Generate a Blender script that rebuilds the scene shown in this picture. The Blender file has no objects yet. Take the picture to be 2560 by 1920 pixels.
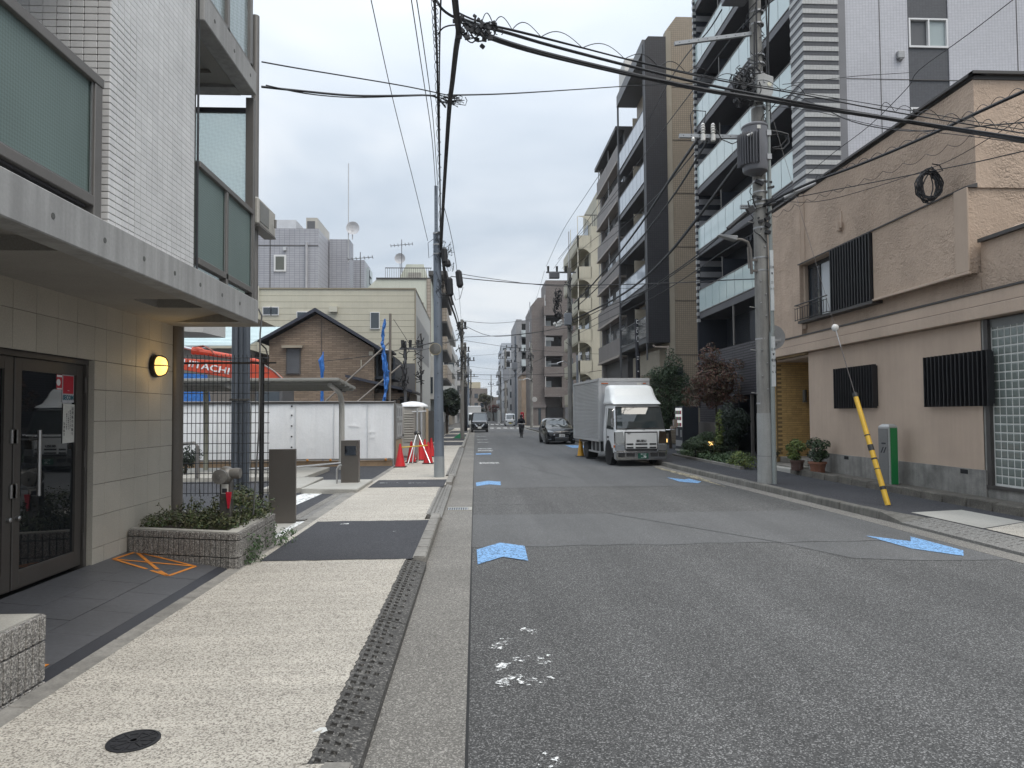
import bpy, bmesh, math, random
from mathutils import Vector, Matrix
RD = random.Random(11)
SC = bpy.context.scene
COL = SC.collection
# ---------------------------------------------------------------- camera
cam = bpy.data.cameras.new('camera'); camo = bpy.data.objects.new('camera', cam); COL.objects.link(camo)
_r = Vector((0.998637, -0.051729, -0.006977)); _u = Vector((0.005158, -0.035214, 0.999366)); _f = Vector((0.051942, 0.99804, 0.034899))
camo.matrix_world = Matrix(((_r.x, _u.x, -_f.x, 0), (_r.y, _u.y, -_f.y, 0), (_r.z, _u.z, -_f.z, 1.75), (0, 0, 0, 1)))
cam.sensor_width = 36; cam.lens = 24.961; cam.shift_y = 0.005614; cam.clip_start = 0.05; cam.clip_end = 3000
SC.camera = camo
# ---------------------------------------------------------------- sky, sun, exposure
SC.view_settings.view_transform = 'Standard'; SC.view_settings.look = 'None'
SC.view_settings.exposure = 0.52; SC.view_settings.gamma = 1; SC.view_settings.use_curve_mapping = False
SUN_EL, SUN_AZ = 57, 138          # azimuth clockwise from +Y
W = bpy.data.worlds.new('World'); SC.world = W; W.use_nodes = True
nt = W.node_tree; N = nt.nodes; L = nt.links; N.clear()
out = N.new('ShaderNodeOutputWorld'); bg = N.new('ShaderNodeBackground'); bg.inputs[1].default_value = 0.1
sky = N.new('ShaderNodeTexSky'); sky.sky_type = 'NISHITA'; sky.sun_disc = False
sky.sun_elevation = math.radians(SUN_EL); sky.sun_rotation = math.radians(SUN_AZ); sky.air_density = 1.2; sky.dust_density = 2.5
tc = N.new('ShaderNodeTexCoord')
sep = N.new('ShaderNodeSeparateXYZ'); L.new(tc.outputs['Generated'], sep.inputs[0])
# flatten direction onto a cloud layer: xy / (z + .18)
addz = N.new('ShaderNodeMath'); addz.operation = 'ADD'; addz.inputs[1].default_value = 0.16
mxz = N.new('ShaderNodeMath'); mxz.operation = 'MAXIMUM'; mxz.inputs[1].default_value = 0.0
L.new(sep.outputs[2], mxz.inputs[0]); L.new(mxz.outputs[0], addz.inputs[0])
dv = N.new('ShaderNodeVectorMath'); dv.operation = 'DIVIDE'
cmb = N.new('ShaderNodeCombineXYZ')
for i in range(3): L.new(addz.outputs[0], cmb.inputs[i])
L.new(tc.outputs['Generated'], dv.inputs[0]); L.new(cmb.outputs[0], dv.inputs[1])
n1 = N.new('ShaderNodeTexNoise'); n1.inputs['Scale'].default_value = 1.15; n1.inputs['Detail'].default_value = 4; n1.inputs['Roughness'].default_value = .52
n1.inputs['Distortion'].default_value = .25
mpn = N.new('ShaderNodeMapping'); mpn.inputs['Location'].default_value = (3.3, 1.2, 0); mpn.inputs['Scale'].default_value = (.8, 1.0, 1)
L.new(dv.outputs[0], mpn.inputs[0]); L.new(mpn.outputs[0], n1.inputs['Vector'])
cr = N.new('ShaderNodeValToRGB'); e = cr.color_ramp.elements
e[0].position = .36; e[0].color = (4.35, 5.0, 5.8, 1); e[1].position = .66; e[1].color = (7.0, 7.3, 7.6, 1)
x = e.new(.52); x.color = (5.5, 6.05, 6.7, 1)
L.new(n1.outputs[0], cr.inputs[0])
mx = N.new('ShaderNodeMixRGB'); mx.inputs[0].default_value = .93
L.new(sky.outputs[0], mx.inputs[1]); L.new(cr.outputs[0], mx.inputs[2])
# overcast dome: brighter overhead than at the horizon
el = N.new('ShaderNodeMapRange'); el.inputs[1].default_value = 0; el.inputs[2].default_value = 1; el.inputs[3].default_value = .86; el.inputs[4].default_value = 2.9
zz = N.new('ShaderNodeMath'); zz.operation = 'POWER'; zz.inputs[1].default_value = 2.6; L.new(mxz.outputs[0], zz.inputs[0]); L.new(zz.outputs[0], el.inputs[0])
ml = N.new('ShaderNodeVectorMath'); ml.operation = 'SCALE'; L.new(mx.outputs[0], ml.inputs[0]); L.new(el.outputs[0], ml.inputs['Scale'])
L.new(ml.outputs[0], bg.inputs[0]); L.new(bg.outputs[0], out.inputs[0])
sun = bpy.data.lights.new('sun', 'SUN'); sun.energy = 1.4; sun.angle = math.radians(34); sun.color = (1, .93, .82)
suno = bpy.data.objects.new('sun', sun); COL.objects.link(suno)
_a = math.radians(SUN_AZ); _e = math.radians(SUN_EL)
suno.rotation_euler = Vector((math.sin(_a) * math.cos(_e), math.cos(_a) * math.cos(_e), math.sin(_e))).to_track_quat('Z', 'Y').to_euler()
suno.location = (0, 0, 60)

# ---------------------------------------------------------------- materials
MATS = {}
def _new(name):
    m = bpy.data.materials.new(name); m.use_nodes = True
    t = m.node_tree; return m, t, t.nodes, t.links, t.nodes['Principled BSDF']
def _pos(t, scale=(1, 1, 1), obj=False):
    g = t.nodes.new('ShaderNodeTexCoord' if obj else 'ShaderNodeNewGeometry')
    mp = t.nodes.new('ShaderNodeMapping'); mp.inputs['Scale'].default_value = scale
    t.links.new(g.outputs['Object' if obj else 'Position'], mp.inputs[0]); return mp.outputs[0]
def _noise(t, vec, sc, det=4, rough=.55):
    n = t.nodes.new('ShaderNodeTexNoise'); n.inputs['Scale'].default_value = sc; n.inputs['Detail'].default_value = det; n.inputs['Roughness'].default_value = rough
    t.links.new(vec, n.inputs['Vector']); return n.outputs[0]
def _ramp(t, fac, stops):
    r = t.nodes.new('ShaderNodeValToRGB'); e = r.color_ramp.elements
    while len(e) < len(stops): e.new(.5)
    for k, (p, c) in enumerate(stops):
        e[k].position = p; e[k].color = (*c, 1) if not isinstance(c, (int, float)) else (c, c, c, 1)
    t.links.new(fac, r.inputs[0]); return r.outputs[0]
def _mul(t, a, b, f=1.0, mode='MULTIPLY'):
    m = t.nodes.new('ShaderNodeMixRGB'); m.blend_type = mode; m.inputs[0].default_value = f
    for k, s in ((1, a), (2, b)):
        if isinstance(s, tuple): m.inputs[k].default_value = (*s, 1)
        else: t.links.new(s, m.inputs[k])
    return m.outputs[0]
def _bump(t, p, h, strength=.3, dist=.01):
    b = t.nodes.new('ShaderNodeBump'); b.inputs['Strength'].default_value = strength; b.inputs['Distance'].default_value = dist
    t.links.new(h, b.inputs['Height']); t.links.new(b.outputs[0], p.inputs['Normal'])
def mat(name, col, rough=.7, var=.12, vs=1.2, fine=.08, fs=45, bump=0, bs=60, bd=.004, metal=0, spec=.5, streak=0, coat=0, obj=False, each=0):
    """plain surface: base colour, slow cloudy wear, fine grain, optional vertical rain streaks"""
    if name in MATS: return MATS[name]
    m, t, n, l, p = _new(name)
    v = _pos(t, obj=obj); c = col
    if var: c = _mul(t, c, _ramp(t, _noise(t, v, vs, 5, .6), [(.3, 1 - var), (.7, 1 + var * .6)]))
    if fine: c = _mul(t, c, _ramp(t, _noise(t, v, fs, 3, .6), [(.3, 1 - fine), (.7, 1 + fine)]))
    if streak:
        v2 = _pos(t, (9, 9, .55), obj=obj); c = _mul(t, c, _ramp(t, _noise(t, v2, 1.0, 4, .6), [(.35, 1 - streak), (.62, 1.0)]))
    if each:  # every tile or brick a touch different, as fired
        g1 = n.new('ShaderNodeNewGeometry'); g2 = n.new('ShaderNodeObjectInfo')
        for sck in (g1.outputs['Random Per Island'], g2.outputs['Random']): c = _mul(t, c, _ramp(t, sck, [(0, 1 - each), (1, 1 + each)]))
    if isinstance(c, tuple): p.inputs['Base Color'].default_value = (*c, 1)
    else: l.new(c, p.inputs['Base Color'])
    p.inputs['Roughness'].default_value = rough; p.inputs['Metallic'].default_value = metal; p.inputs['Specular IOR Level'].default_value = spec
    p.inputs['Coat Weight'].default_value = coat; p.inputs['Coat Roughness'].default_value = .04
    if bump: _bump(t, p, _noise(t, _pos(t, obj=obj), bs, 4, .6), bump, bd)
    MATS[name] = m; return m
def speckle(name, c0, c1, sc, lo, hi, rough=.85, bump=.5, bd=.004, big=.12, third=None, streaky=0, lanes=0):
    """coarse aggregate: two tones mixed by a stone pattern"""
    m, t, n, l, p = _new(name); v = _pos(t)
    w = t.nodes.new('ShaderNodeTexVoronoi'); w.inputs['Scale'].default_value = sc; l.new(v, w.inputs['Vector'])
    n2 = _noise(t, v, sc * .6, 3, .7); mixf = t.nodes.new('ShaderNodeMath'); mixf.operation = 'ADD'
    hs = t.nodes.new('ShaderNodeSeparateColor'); l.new(w.outputs['Color'], hs.inputs[0])
    mm = t.nodes.new('ShaderNodeMath'); mm.operation = 'MULTIPLY'; mm.inputs[1].default_value = .55; l.new(hs.outputs[0], mm.inputs[0])
    l.new(mm.outputs[0], mixf.inputs[0]); l.new(n2, mixf.inputs[1])
    c = _ramp(t, mixf.outputs[0], [(lo, c0), (hi, c1)] if third is None else [(lo, c0), (hi, c1), (min(.99, hi + .16), third)])
    c = _mul(t, c, _ramp(t, _noise(t, v, .55, 5, .6), [(.3, 1 - big), (.7, 1 + big * .7)]))
    if lanes:
        c = _mul(t, c, _ramp(t, _noise(t, _pos(t, (1.3, .06, 1)), 1.0, 3, .5), [(.36, 1 - lanes), (.62, 1 + lanes * .6)])); c = _mul(t, c, _ramp(t, _noise(t, v, 1.7, 2, .5), [(.66, 1.0), (.78, 1 - lanes * 1.6)]))
    if streaky:
        c = _mul(t, c, _ramp(t, _noise(t, _pos(t, (.7, 7, 1)), 1.0, 3, .6), [(.45, 1.0), (.72, 1 + streaky)]))
    l.new(c, p.inputs['Base Color']); p.inputs['Roughness'].default_value = rough; p.inputs['Specular IOR Level'].default_value = .3
    _bump(t, p, mixf.outputs[0], bump, bd); MATS[name] = m; return m
def tilemat(name, c1, c2, grout, w, h, off=0.0, rough=.55, joint=.06, var=.1, bumpy=.4, flip=False, spec=.4):
    """small far facade tiles (a few pixels each) on either wall direction: u = x + y, v = z"""
    m, t, n, l, p = _new(name); g = n.new('ShaderNodeNewGeometry'); s = n.new('ShaderNodeSeparateXYZ'); l.new(g.outputs['Position'], s.inputs[0])
    a = n.new('ShaderNodeMath'); l.new(s.outputs[0], a.inputs[0]); l.new(s.outputs[1], a.inputs[1])
    c = n.new('ShaderNodeCombineXYZ'); l.new(a.outputs[0], c.inputs[0]); l.new(s.outputs[2], c.inputs[1])
    b = n.new('ShaderNodeTexBrick'); l.new(c.outputs[0], b.inputs['Vector']); b.offset = off; b.squash = 1
    b.inputs['Color1'].default_value = (*c1, 1); b.inputs['Color2'].default_value = (*c2, 1); b.inputs['Mortar'].default_value = (*grout, 1)
    b.inputs['Scale'].default_value = 1; b.inputs['Brick Width'].default_value = w; b.inputs['Row Height'].default_value = h
    b.inputs['Mortar Size'].default_value = min(w, h) * joint; b.inputs['Mortar Smooth'].default_value = .2; b.inputs['Bias'].default_value = 0
    k = _mul(t, b.outputs['Color'], _ramp(t, _noise(t, g.outputs['Position'], .35, 5, .6), [(.3, 1 - var), (.7, 1 + var * .5)]))
    l.new(k, p.inputs['Base Color']); p.inputs['Roughness'].default_value = rough; p.inputs['Specular IOR Level'].default_value = spec
    iv = n.new('ShaderNodeMath'); iv.operation = 'SUBTRACT'; iv.inputs[0].default_value = 1; l.new(b.outputs['Fac'], iv.inputs[1])
    _bump(t, p, iv.outputs[0], bumpy, .006); MATS[name] = m; return m
def glass(name, col, rough=.05, spec=.8, metal=0, bump=0, bs=8):
    m, t, n, l, p = _new(name)
    p.inputs['Base Color'].default_value = (*col, 1); p.inputs['Roughness'].default_value = rough; p.inputs['Specular IOR Level'].default_value = spec
    p.inputs['Metallic'].default_value = metal
    if bump: _bump(t, p, _noise(t, _pos(t), bs, 2, .5), bump, .01)
    MATS[name] = m; return m
def clearglass(name, tint=(.85, .92, .9), refl=.12, milk=None, milkf=.0):
    """thin pane: mostly see-through with a mirror share"""
    m, t, n, l, p = _new(name); o = n['Material Output']
    tr = n.new('ShaderNodeBsdfTransparent'); tr.inputs[0].default_value = (*tint, 1)
    gl = n.new('ShaderNodeBsdfGlossy'); gl.inputs['Roughness'].default_value = .02
    lw = n.new('ShaderNodeLayerWeight'); lw.inputs[0].default_value = .35
    mr = n.new('ShaderNodeMapRange'); mr.inputs[3].default_value = refl; mr.inputs[4].default_value = 1; l.new(lw.outputs['Fresnel'], mr.inputs[0])
    mx = n.new('ShaderNodeMixShader'); l.new(mr.outputs[0], mx.inputs[0]); l.new(tr.outputs[0], mx.inputs[1]); l.new(gl.outputs[0], mx.inputs[2])
    last = mx.outputs[0]
    if milk:
        df = n.new('ShaderNodeBsdfTranslucent'); df.inputs[0].default_value = (*milk, 1)
        d2 = n.new('ShaderNodeBsdfDiffuse'); d2.inputs[0].default_value = (*milk, 1)
        ms = n.new('ShaderNodeMixShader'); ms.inputs[0].default_value = .45; l.new(df.outputs[0], ms.inputs[1]); l.new(d2.outputs[0], ms.inputs[2])
        m3 = n.new('ShaderNodeMixShader'); m3.inputs[0].default_value = milkf; l.new(last, m3.inputs[1]); l.new(ms.outputs[0], m3.inputs[2]); last = m3.outputs[0]
        v = _pos(t, (1, 1, 1))
        w = n.new('ShaderNodeTexChecker'); w.inputs['Scale'].default_value = 34
        rot = n.new('ShaderNodeMapping'); rot.inputs['Rotation'].default_value = (.6, .78, .5); l.new(v, rot.inputs[0]); l.new(rot.outputs[0], w.inputs[0])
        for q in (df, d2):
            c = _mul(t, milk, _ramp(t, w.outputs[1], [(.4, .86), (.6, 1.06)])); l.new(c, q.inputs[0])
    l.new(last, o.inputs[0]); MATS[name] = m; return m
def emit(name, col, st):
    m, t, n, l, p = _new(name); p.inputs['Base Color'].default_value = (*col, 1)
    p.inputs['Emission Color'].default_value = (*col, 1); p.inputs['Emission Strength'].default_value = st; MATS[name] = m; return m
def leafmat(name, cols, rough=.55, trans=.25):
    m, t, n, l, p = _new(name); g = n.new('ShaderNodeNewGeometry')
    k = len(cols); c = _ramp(t, g.outputs['Random Per Island'], [(i / (k - 1), cols[i]) for i in range(k)])
    c = _mul(t, c, _ramp(t, _noise(t, g.outputs['Position'], 2.2, 3, .6), [(.3, .6), (.7, 1.25)]))
    l.new(c, p.inputs['Base Color']); p.inputs['Roughness'].default_value = rough; p.inputs['Specular IOR Level'].default_value = .35
    p.inputs['Transmission Weight'].default_value = 0
    MATS[name] = m; return m
def paintmark(name, col, wear_lo, wear_hi, sc=9):
    """worn road paint with see-through chips where the asphalt grain shows"""
    m, t, n, l, p = _new(name); v = _pos(t); o = n['Material Output']
    p.inputs['Base Color'].default_value = (*col, 1); p.inputs['Roughness'].default_value = .75
    a = _noise(t, v, sc, 6, .75); f = _ramp(t, a, [(wear_lo, 0.0), (wear_hi, 1.0)])
    tr = n.new('ShaderNodeBsdfTransparent'); mx = n.new('ShaderNodeMixShader')
    l.new(f, mx.inputs[0]); l.new(tr.outputs[0], mx.inputs[1]); l.new(p.outputs[0], mx.inputs[2]); l.new(mx.outputs[0], o.inputs[0])
    MATS[name] = m; return m

# ---------------------------------------------------------------- mesh helpers
OFF = {}
class MB:
    def __init__(s): s.v = []; s.f = []; s.mi = []
    def add(s, vs, fs, m=0):
        b = len(s.v); s.v += [tuple(p) for p in vs]
        for f in fs: s.f.append(tuple(b + i for i in f)); s.mi.append(m)
        return s
    def box(s, x0, x1, y0, y1, z0, z1, m=0):
        if x0 > x1: x0, x1 = x1, x0
        if y0 > y1: y0, y1 = y1, y0
        if z0 > z1: z0, z1 = z1, z0
        return s.add([(x0, y0, z0), (x1, y0, z0), (x1, y1, z0), (x0, y1, z0), (x0, y0, z1), (x1, y0, z1), (x1, y1, z1), (x0, y1, z1)],
                     [(0, 3, 2, 1), (4, 5, 6, 7), (0, 1, 5, 4), (1, 2, 6, 5), (2, 3, 7, 6), (3, 0, 4, 7)], m)
    def hexa(s, lo, hi, m=0):
        """lo, hi: 4 points each (same winding, counter-clockwise seen from above)"""
        return s.add(list(lo) + list(hi), [(0, 3, 2, 1), (4, 5, 6, 7), (0, 1, 5, 4), (1, 2, 6, 5), (2, 3, 7, 6), (3, 0, 4, 7)], m)
    def obox(s, c, d, rz=0, rx=0, ry=0, m=0):
        M = Matrix.Translation(c) @ Matrix.Rotation(rz, 4, 'Z') @ Matrix.Rotation(ry, 4, 'Y') @ Matrix.Rotation(rx, 4, 'X')
        x, y, z = d[0] / 2, d[1] / 2, d[2] / 2
        vs = [M @ Vector(p) for p in ((-x, -y, -z), (x, -y, -z), (x, y, -z), (-x, y, -z), (-x, -y, z), (x, -y, z), (x, y, z), (-x, y, z))]
        return s.add(vs, [(0, 3, 2, 1), (4, 5, 6, 7), (0, 1, 5, 4), (1, 2, 6, 5), (2, 3, 7, 6), (3, 0, 4, 7)], m)
    def prism(s, pts, ax, a, b, m=0):
        """extrude 2D polygon: ax 'x' pts=(y,z), 'y' pts=(x,z), 'z' pts=(x,y)"""
        def P(p, t): return (t, p[0], p[1]) if ax == 'x' else (p[0], t, p[1]) if ax == 'y' else (p[0], p[1], t)
        n = len(pts); vs = [P(p, a) for p in pts] + [P(p, b) for p in pts]
        return s.add(vs, [tuple(range(n)), tuple(range(2 * n - 1, n - 1, -1))] + [(i, (i + 1) % n, n + (i + 1) % n, n + i) for i in range(n)], m)
    def quad(s, a, b, c, d, m=0): return s.add([a, b, c, d], [(0, 1, 2, 3)], m)
    def poly(s, pts, m=0): return s.add(pts, [tuple(range(len(pts)))], m)
    def tube(s, pts, r, n=6, m=0, caps=True):
        pts = [Vector(p) for p in pts]; k = len(pts); rr = r if isinstance(r, (list, tuple)) else [r] * k
        ring = []; up = Vector((0, 0, 1)); prev = None
        for i, p in enumerate(pts):
            d = (pts[min(i + 1, k - 1)] - pts[max(i - 1, 0)]).normalized()
            if prev is None:
                ref = up if abs(d.z) < .9 else Vector((1, 0, 0)); a = d.cross(ref).normalized()
            else: a = (prev - d * prev.dot(d)).normalized()
            b = d.cross(a); prev = a
            ring.append([p + (a * math.cos(2 * math.pi * j / n) + b * math.sin(2 * math.pi * j / n)) * rr[i] for j in range(n)])
        vs = [q for rg in ring for q in rg]; fs = []
        for i in range(k - 1):
            for j in range(n):
                fs.append((i * n + j, i * n + (j + 1) % n, (i + 1) * n + (j + 1) % n, (i + 1) * n + j))
        if caps: fs += [tuple(range(n - 1, -1, -1)), tuple((k - 1) * n + j for j in range(n))]
        return s.add(vs, fs, m)
    def cyl(s, p, q, r0, r1=None, n=12, m=0): return s.tube([p, q], [r0, r0 if r1 is None else r1], n, m)
    def lathe(s, prof, c, n=16, m=0, ax='z'):
        """prof: (radius, height) list"""
        vs = []; k = len(prof)
        for r, h in prof:
            for j in range(n):
                a = 2 * math.pi * j / n; u, w = r * math.cos(a), r * math.sin(a)
                vs.append((c[0] + u, c[1] + w, c[2] + h) if ax == 'z' else (c[0] + u, c[1] + h, c[2] + w) if ax == 'y' else (c[0] + h, c[1] + u, c[2] + w))
        fs = [(i * n + j, i * n + (j + 1) % n, (i + 1) * n + (j + 1) % n, (i + 1) * n + j) for i in range(k - 1) for j in range(n)]
        fs += [tuple(range(n - 1, -1, -1)), tuple((k - 1) * n + j for j in range(n))]
        return s.add(vs, fs, m)
    def ball(s, c, r, n=10, m=0):
        if not isinstance(r, (tuple, list)): r = (r, r, r)
        k = max(4, n // 2 + 1)
        vs = []; fs = []
        for i in range(k):
            th = math.pi * i / (k - 1)
            for j in range(n):
                a = 2 * math.pi * j / n
                vs.append((c[0] + r[0] * math.sin(th) * math.cos(a), c[1] + r[1] * math.sin(th) * math.sin(a), c[2] + r[2] * math.cos(th)))
        fs = [(i * n + j, (i + 1) * n + j, (i + 1) * n + (j + 1) % n, i * n + (j + 1) % n) for i in range(k - 1) for j in range(n)]
        return s.add(vs, fs, m)
    def hole_wall(s, ax, c, a0, a1, z0, z1, holes, depth, m=0):
        """a wall face on plane x=c (ax 'x', a=y) or y=c (ax 'y', a=x) with rectangular openings and reveals `depth` long"""
        A = sorted({a0, a1, *[h[0] for h in holes], *[h[1] for h in holes]}); Z = sorted({z0, z1, *[h[2] for h in holes], *[h[3] for h in holes]})
        P = (lambda a, z, d=0: (c + d, a, z)) if ax == 'x' else (lambda a, z, d=0: (a, c + d, z))
        for i in range(len(A) - 1):
            for j in range(len(Z) - 1):
                ma, mz = (A[i] + A[i + 1]) / 2, (Z[j] + Z[j + 1]) / 2
                if not (a0 <= ma <= a1 and z0 <= mz <= z1) or any(h[0] < ma < h[1] and h[2] < mz < h[3] for h in holes): continue
                s.quad(P(A[i], Z[j]), P(A[i + 1], Z[j]), P(A[i + 1], Z[j + 1]), P(A[i], Z[j + 1]), m)
        for h in holes:
            for (p, q) in (((h[0], h[2]), (h[1], h[2])), ((h[1], h[2]), (h[1], h[3])), ((h[1], h[3]), (h[0], h[3])), ((h[0], h[3]), (h[0], h[2]))):
                s.quad(P(*p), P(*q), P(*q, depth), P(*p, depth), m)
        return s
    def mesh(s, name, mats, off=(0, 0, 0), smooth=False, bevel=0, seg=1, ang=35):
        me = bpy.data.meshes.new(name); ox, oy, oz = off
        me.from_pydata([(x - ox, y - oy, z - oz) for x, y, z in s.v], [], s.f)
        mats = mats if isinstance(mats, (list, tuple)) else [mats]
        for q in mats: me.materials.append(q)
        if any(s.mi): me.polygons.foreach_set('material_index', s.mi)
        bm = bmesh.new(); bm.from_mesh(me)
        bmesh.ops.recalc_face_normals(bm, faces=bm.faces)
        if bevel:
            bmesh.ops.remove_doubles(bm, verts=bm.verts, dist=.0004)
            ed = [e for e in bm.edges if len(e.link_faces) == 2 and e.calc_face_angle(0) > math.radians(ang)]
            bmesh.ops.bevel(bm, geom=ed, offset=bevel, segments=seg, affect='EDGES', clamp_overlap=True)
        bm.to_mesh(me); bm.free()
        if smooth:
            me.polygons.foreach_set('use_smooth', [True] * len(me.polygons)); me.set_sharp_from_angle(angle=math.radians(ang))
        me.update(); return me
    def build(s, name, mats, parent=None, **k):
        off = OFF.get(parent, (0, 0, 0)) if parent else (0, 0, 0)
        o = bpy.data.objects.new(name, s.mesh(name, mats, off, **k)); COL.objects.link(o)
        if parent: o.parent = parent; OFF[o] = off
        return o
    def top(s, name, mats, label, cat, group=None, base=None, **k):
        """a thing that is one mesh, origin at its base"""
        if base is None:
            xs = [p[0] for p in s.v]; ys = [p[1] for p in s.v]; base = ((min(xs) + max(xs)) / 2, (min(ys) + max(ys)) / 2, min(p[2] for p in s.v))
        o = bpy.data.objects.new(name, s.mesh(name, mats, base, **k)); COL.objects.link(o); o.location = base; OFF[o] = tuple(base)
        tag(o, label, cat, group); return o
    def struct(s, name, mats, kind='structure', **k):
        o = bpy.data.objects.new(name, s.mesh(name, mats, **k)); COL.objects.link(o); o['kind'] = kind; OFF[o] = (0, 0, 0); return o
def tag(o, label, cat, group=None):
    o['label'] = label; o['category'] = cat
    if group: o['group'] = group
def thing(name, label, cat, loc=(0, 0, 0), group=None, local=False, rz=0):
    """an Empty at the thing's base; its parts are meshes under it (local: parts are modelled round the origin)"""
    o = bpy.data.objects.new(name, None); COL.objects.link(o); o.location = loc; o.rotation_euler = (0, 0, rz); o.empty_display_size = .2
    OFF[o] = (0, 0, 0) if local else tuple(loc); tag(o, label, cat, group); return o
def piece(name, me, parent, loc=(0, 0, 0), rot=(0, 0, 0), scale=None):
    o = bpy.data.objects.new(name, me); COL.objects.link(o); off = OFF.get(parent, (0, 0, 0))
    o.parent = parent; o.location = (loc[0] - off[0], loc[1] - off[1], loc[2] - off[2]); o.rotation_euler = rot
    if scale: o.scale = scale
    return o
def dup(root, loc, rz=None, label=None):
    r = root.copy(); COL.objects.link(r); r.location = loc
    if rz is not None: r.rotation_euler = (0, 0, rz)
    if label: r['label'] = label
    for ch in list(root.children):
        c = ch.copy(); COL.objects.link(c); c.parent = r
        for g in list(ch.children):
            d = g.copy(); COL.objects.link(d); d.parent = c
    return r
def stuffpart(o): o['kind'] = 'stuff'; return o
def text_mesh(txt, size, depth=.004, font=None, bold=0, align='CENTER', res=2, shear=0):
    cu = bpy.data.curves.new('lettering', 'FONT'); cu.body = txt; cu.size = size; cu.extrude = depth / 2; cu.align_x = align; cu.align_y = 'CENTER'
    cu.resolution_u = res; cu.offset = bold; cu.shear = shear
    o = bpy.data.objects.new('lettering', cu); COL.objects.link(o)
    me = bpy.data.meshes.new_from_object(o.evaluated_get(bpy.context.evaluated_depsgraph_get()))
    bpy.data.objects.remove(o); bpy.data.curves.remove(cu); return me
def lettering(txt, size, mt, parent, loc, face, depth=.004, sx=1, bold=0, name='lettering', align='CENTER', tilt=0, shear=0):
    """face: direction the text looks at: '-y', '-x', '+x' ; loc in the parent's coordinates"""
    me = text_mesh(txt, size, depth, bold=bold, align=align, shear=shear); me.materials.clear(); me.materials.append(mt)
    rot = {'-y': Matrix.Rotation(math.pi / 2, 4, 'X'), '+x': Matrix.Rotation(math.pi / 2, 4, 'Z') @ Matrix.Rotation(math.pi / 2, 4, 'X'),
           '-x': Matrix.Rotation(-math.pi / 2, 4, 'Z') @ Matrix.Rotation(math.pi / 2, 4, 'X'), '+z': Matrix.Identity(4)}[face]
    me.transform(rot @ Matrix.Rotation(tilt, 4, 'Z') @ Matrix.Scale(sx, 4, (1, 0, 0)))
    return piece(name, me, parent, loc)
# ================================================================ THE GROUND
M_asph = speckle('asphalt_coarse', (.043, .042, .041), (.105, .103, .100), 125, .54, .98, bump=.6, bd=.005, big=.10, third=(.25, .245, .238), lanes=.14)
M_asph2 = speckle('asphalt_fine', (.082, .081, .080), (.112, .111, .109), 150, .55, 1.0, bump=.25, bd=.003, big=.08, third=(.2, .2, .2), lanes=.10)
M_newasph = speckle('asphalt_new', (.03, .031, .035), (.058, .058, .064), 130, .5, 1.0, bump=.5, big=.15, third=(.1, .1, .105))
M_gutter = speckle('gutter_concrete', (.11, .103, .093), (.205, .193, .173), 130, .5, .95, bump=.5, big=.16, third=(.33, .31, .28))
M_walk = speckle('washed_concrete', (.165, .148, .128), (.425, .39, .335), 125, .50, .80, bump=.5, bd=.004, big=.10, third=(.49, .455, .395), streaky=.18)
M_kerb = mat('kerb_concrete', (.25, .235, .21), .85, .25, 1.6, .14, 60, .4, 70, streak=.25)
M_kerbR = mat('kerb_concrete_old', (.17, .16, .14), .88, .3, 1.3, .14, 60, .4, 70, streak=.35)
M_plate = speckle('ramp_plate_dark', (.045, .043, .041), (.10, .095, .088), 90, .5, 1.0, bump=.5, third=(.19, .18, .165))
M_plate2 = speckle('ramp_plate_grey', (.15, .145, .135), (.21, .2, .185), 90, .5, 1.0, bump=.4, third=(.3, .29, .27))
M_conc = mat('pale_concrete', (.36, .345, .31), .85, .18, .9, .12, 55, .35, 60)
M_white = paintmark('white_road_paint', (.72, .72, .7), .36, .5, 14)
M_whiteworn = paintmark('white_road_paint_worn', (.78, .78, .76), .50, .56, 13)
M_blue = paintmark('blue_road_paint', (.19, .36, .60), .385, .50, 34)
M_dirtg = mat('bare_ground', (.12, .115, .108), .95, .3, .4, .2, 30)
_far = [(-.05, 6.9), (1.0, 6.9)]
def xr(y):
    """right kerb line of the road"""
    if y < 10.9: return 6.56
    return max(6.2, 6.56 - (y - 11) * .032)
g = MB(); g.quad((-700, -300, -.06), (700, -300, -.06), (700, 1200, -.06), (-700, 1200, -.06)); g.struct('ground', M_dirtg)
g = MB()
ys = [-6, 0, 8, 11, 14, 18, 22.5, 40, 88]
for a, b in zip(ys, ys[1:]): g.quad((-.06, a, 0), (xr(a) + .02, a, 0), (xr(b) + .02, b, 0), (-.06, b, 0))
g.quad((-30, 88, 0), (60, 88, 0), (60, 96.5, 0), (-30, 96.5, 0)); g.quad((-.6, 96.5, 0), (6.4, 96.5, 0), (6.4, 330, 0), (-.6, 330, 0))
g.struct('road', M_asph)
def ragged(y0, y1, xa, xb, n=26, amp=.05, z=.004):
    """patch outline whose cross edges wander like a hand-laid overlay"""
    rr = random.Random(int(y0 * 10)); lo = [(xa + (xb - xa) * i / n, y0 + rr.uniform(-amp, amp), z) for i in range(n + 1)]
    hi = [(xa + (xb - xa) * i / n, y1 + rr.uniform(-amp, amp), z) for i in range(n + 1)]
    b = MB()
    for i in range(n): b.quad(lo[i], lo[i + 1], hi[i + 1], hi[i])
    return b
ragged(9.45, 12.45, -.05, 6.3).struct('road_patch', M_asph2)
b = MB(); b.poly([(4.1, 9.4, .004), (4.5, 8.35, .004), (5.2, 8.15, .004), (6.3, 8.1, .004), (6.3, 9.4, .004)]); b.struct('road_patch', M_asph2)
ragged(17.0, 87.9, -.05, 6.15).struct('road_patch', M_asph2)
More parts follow.
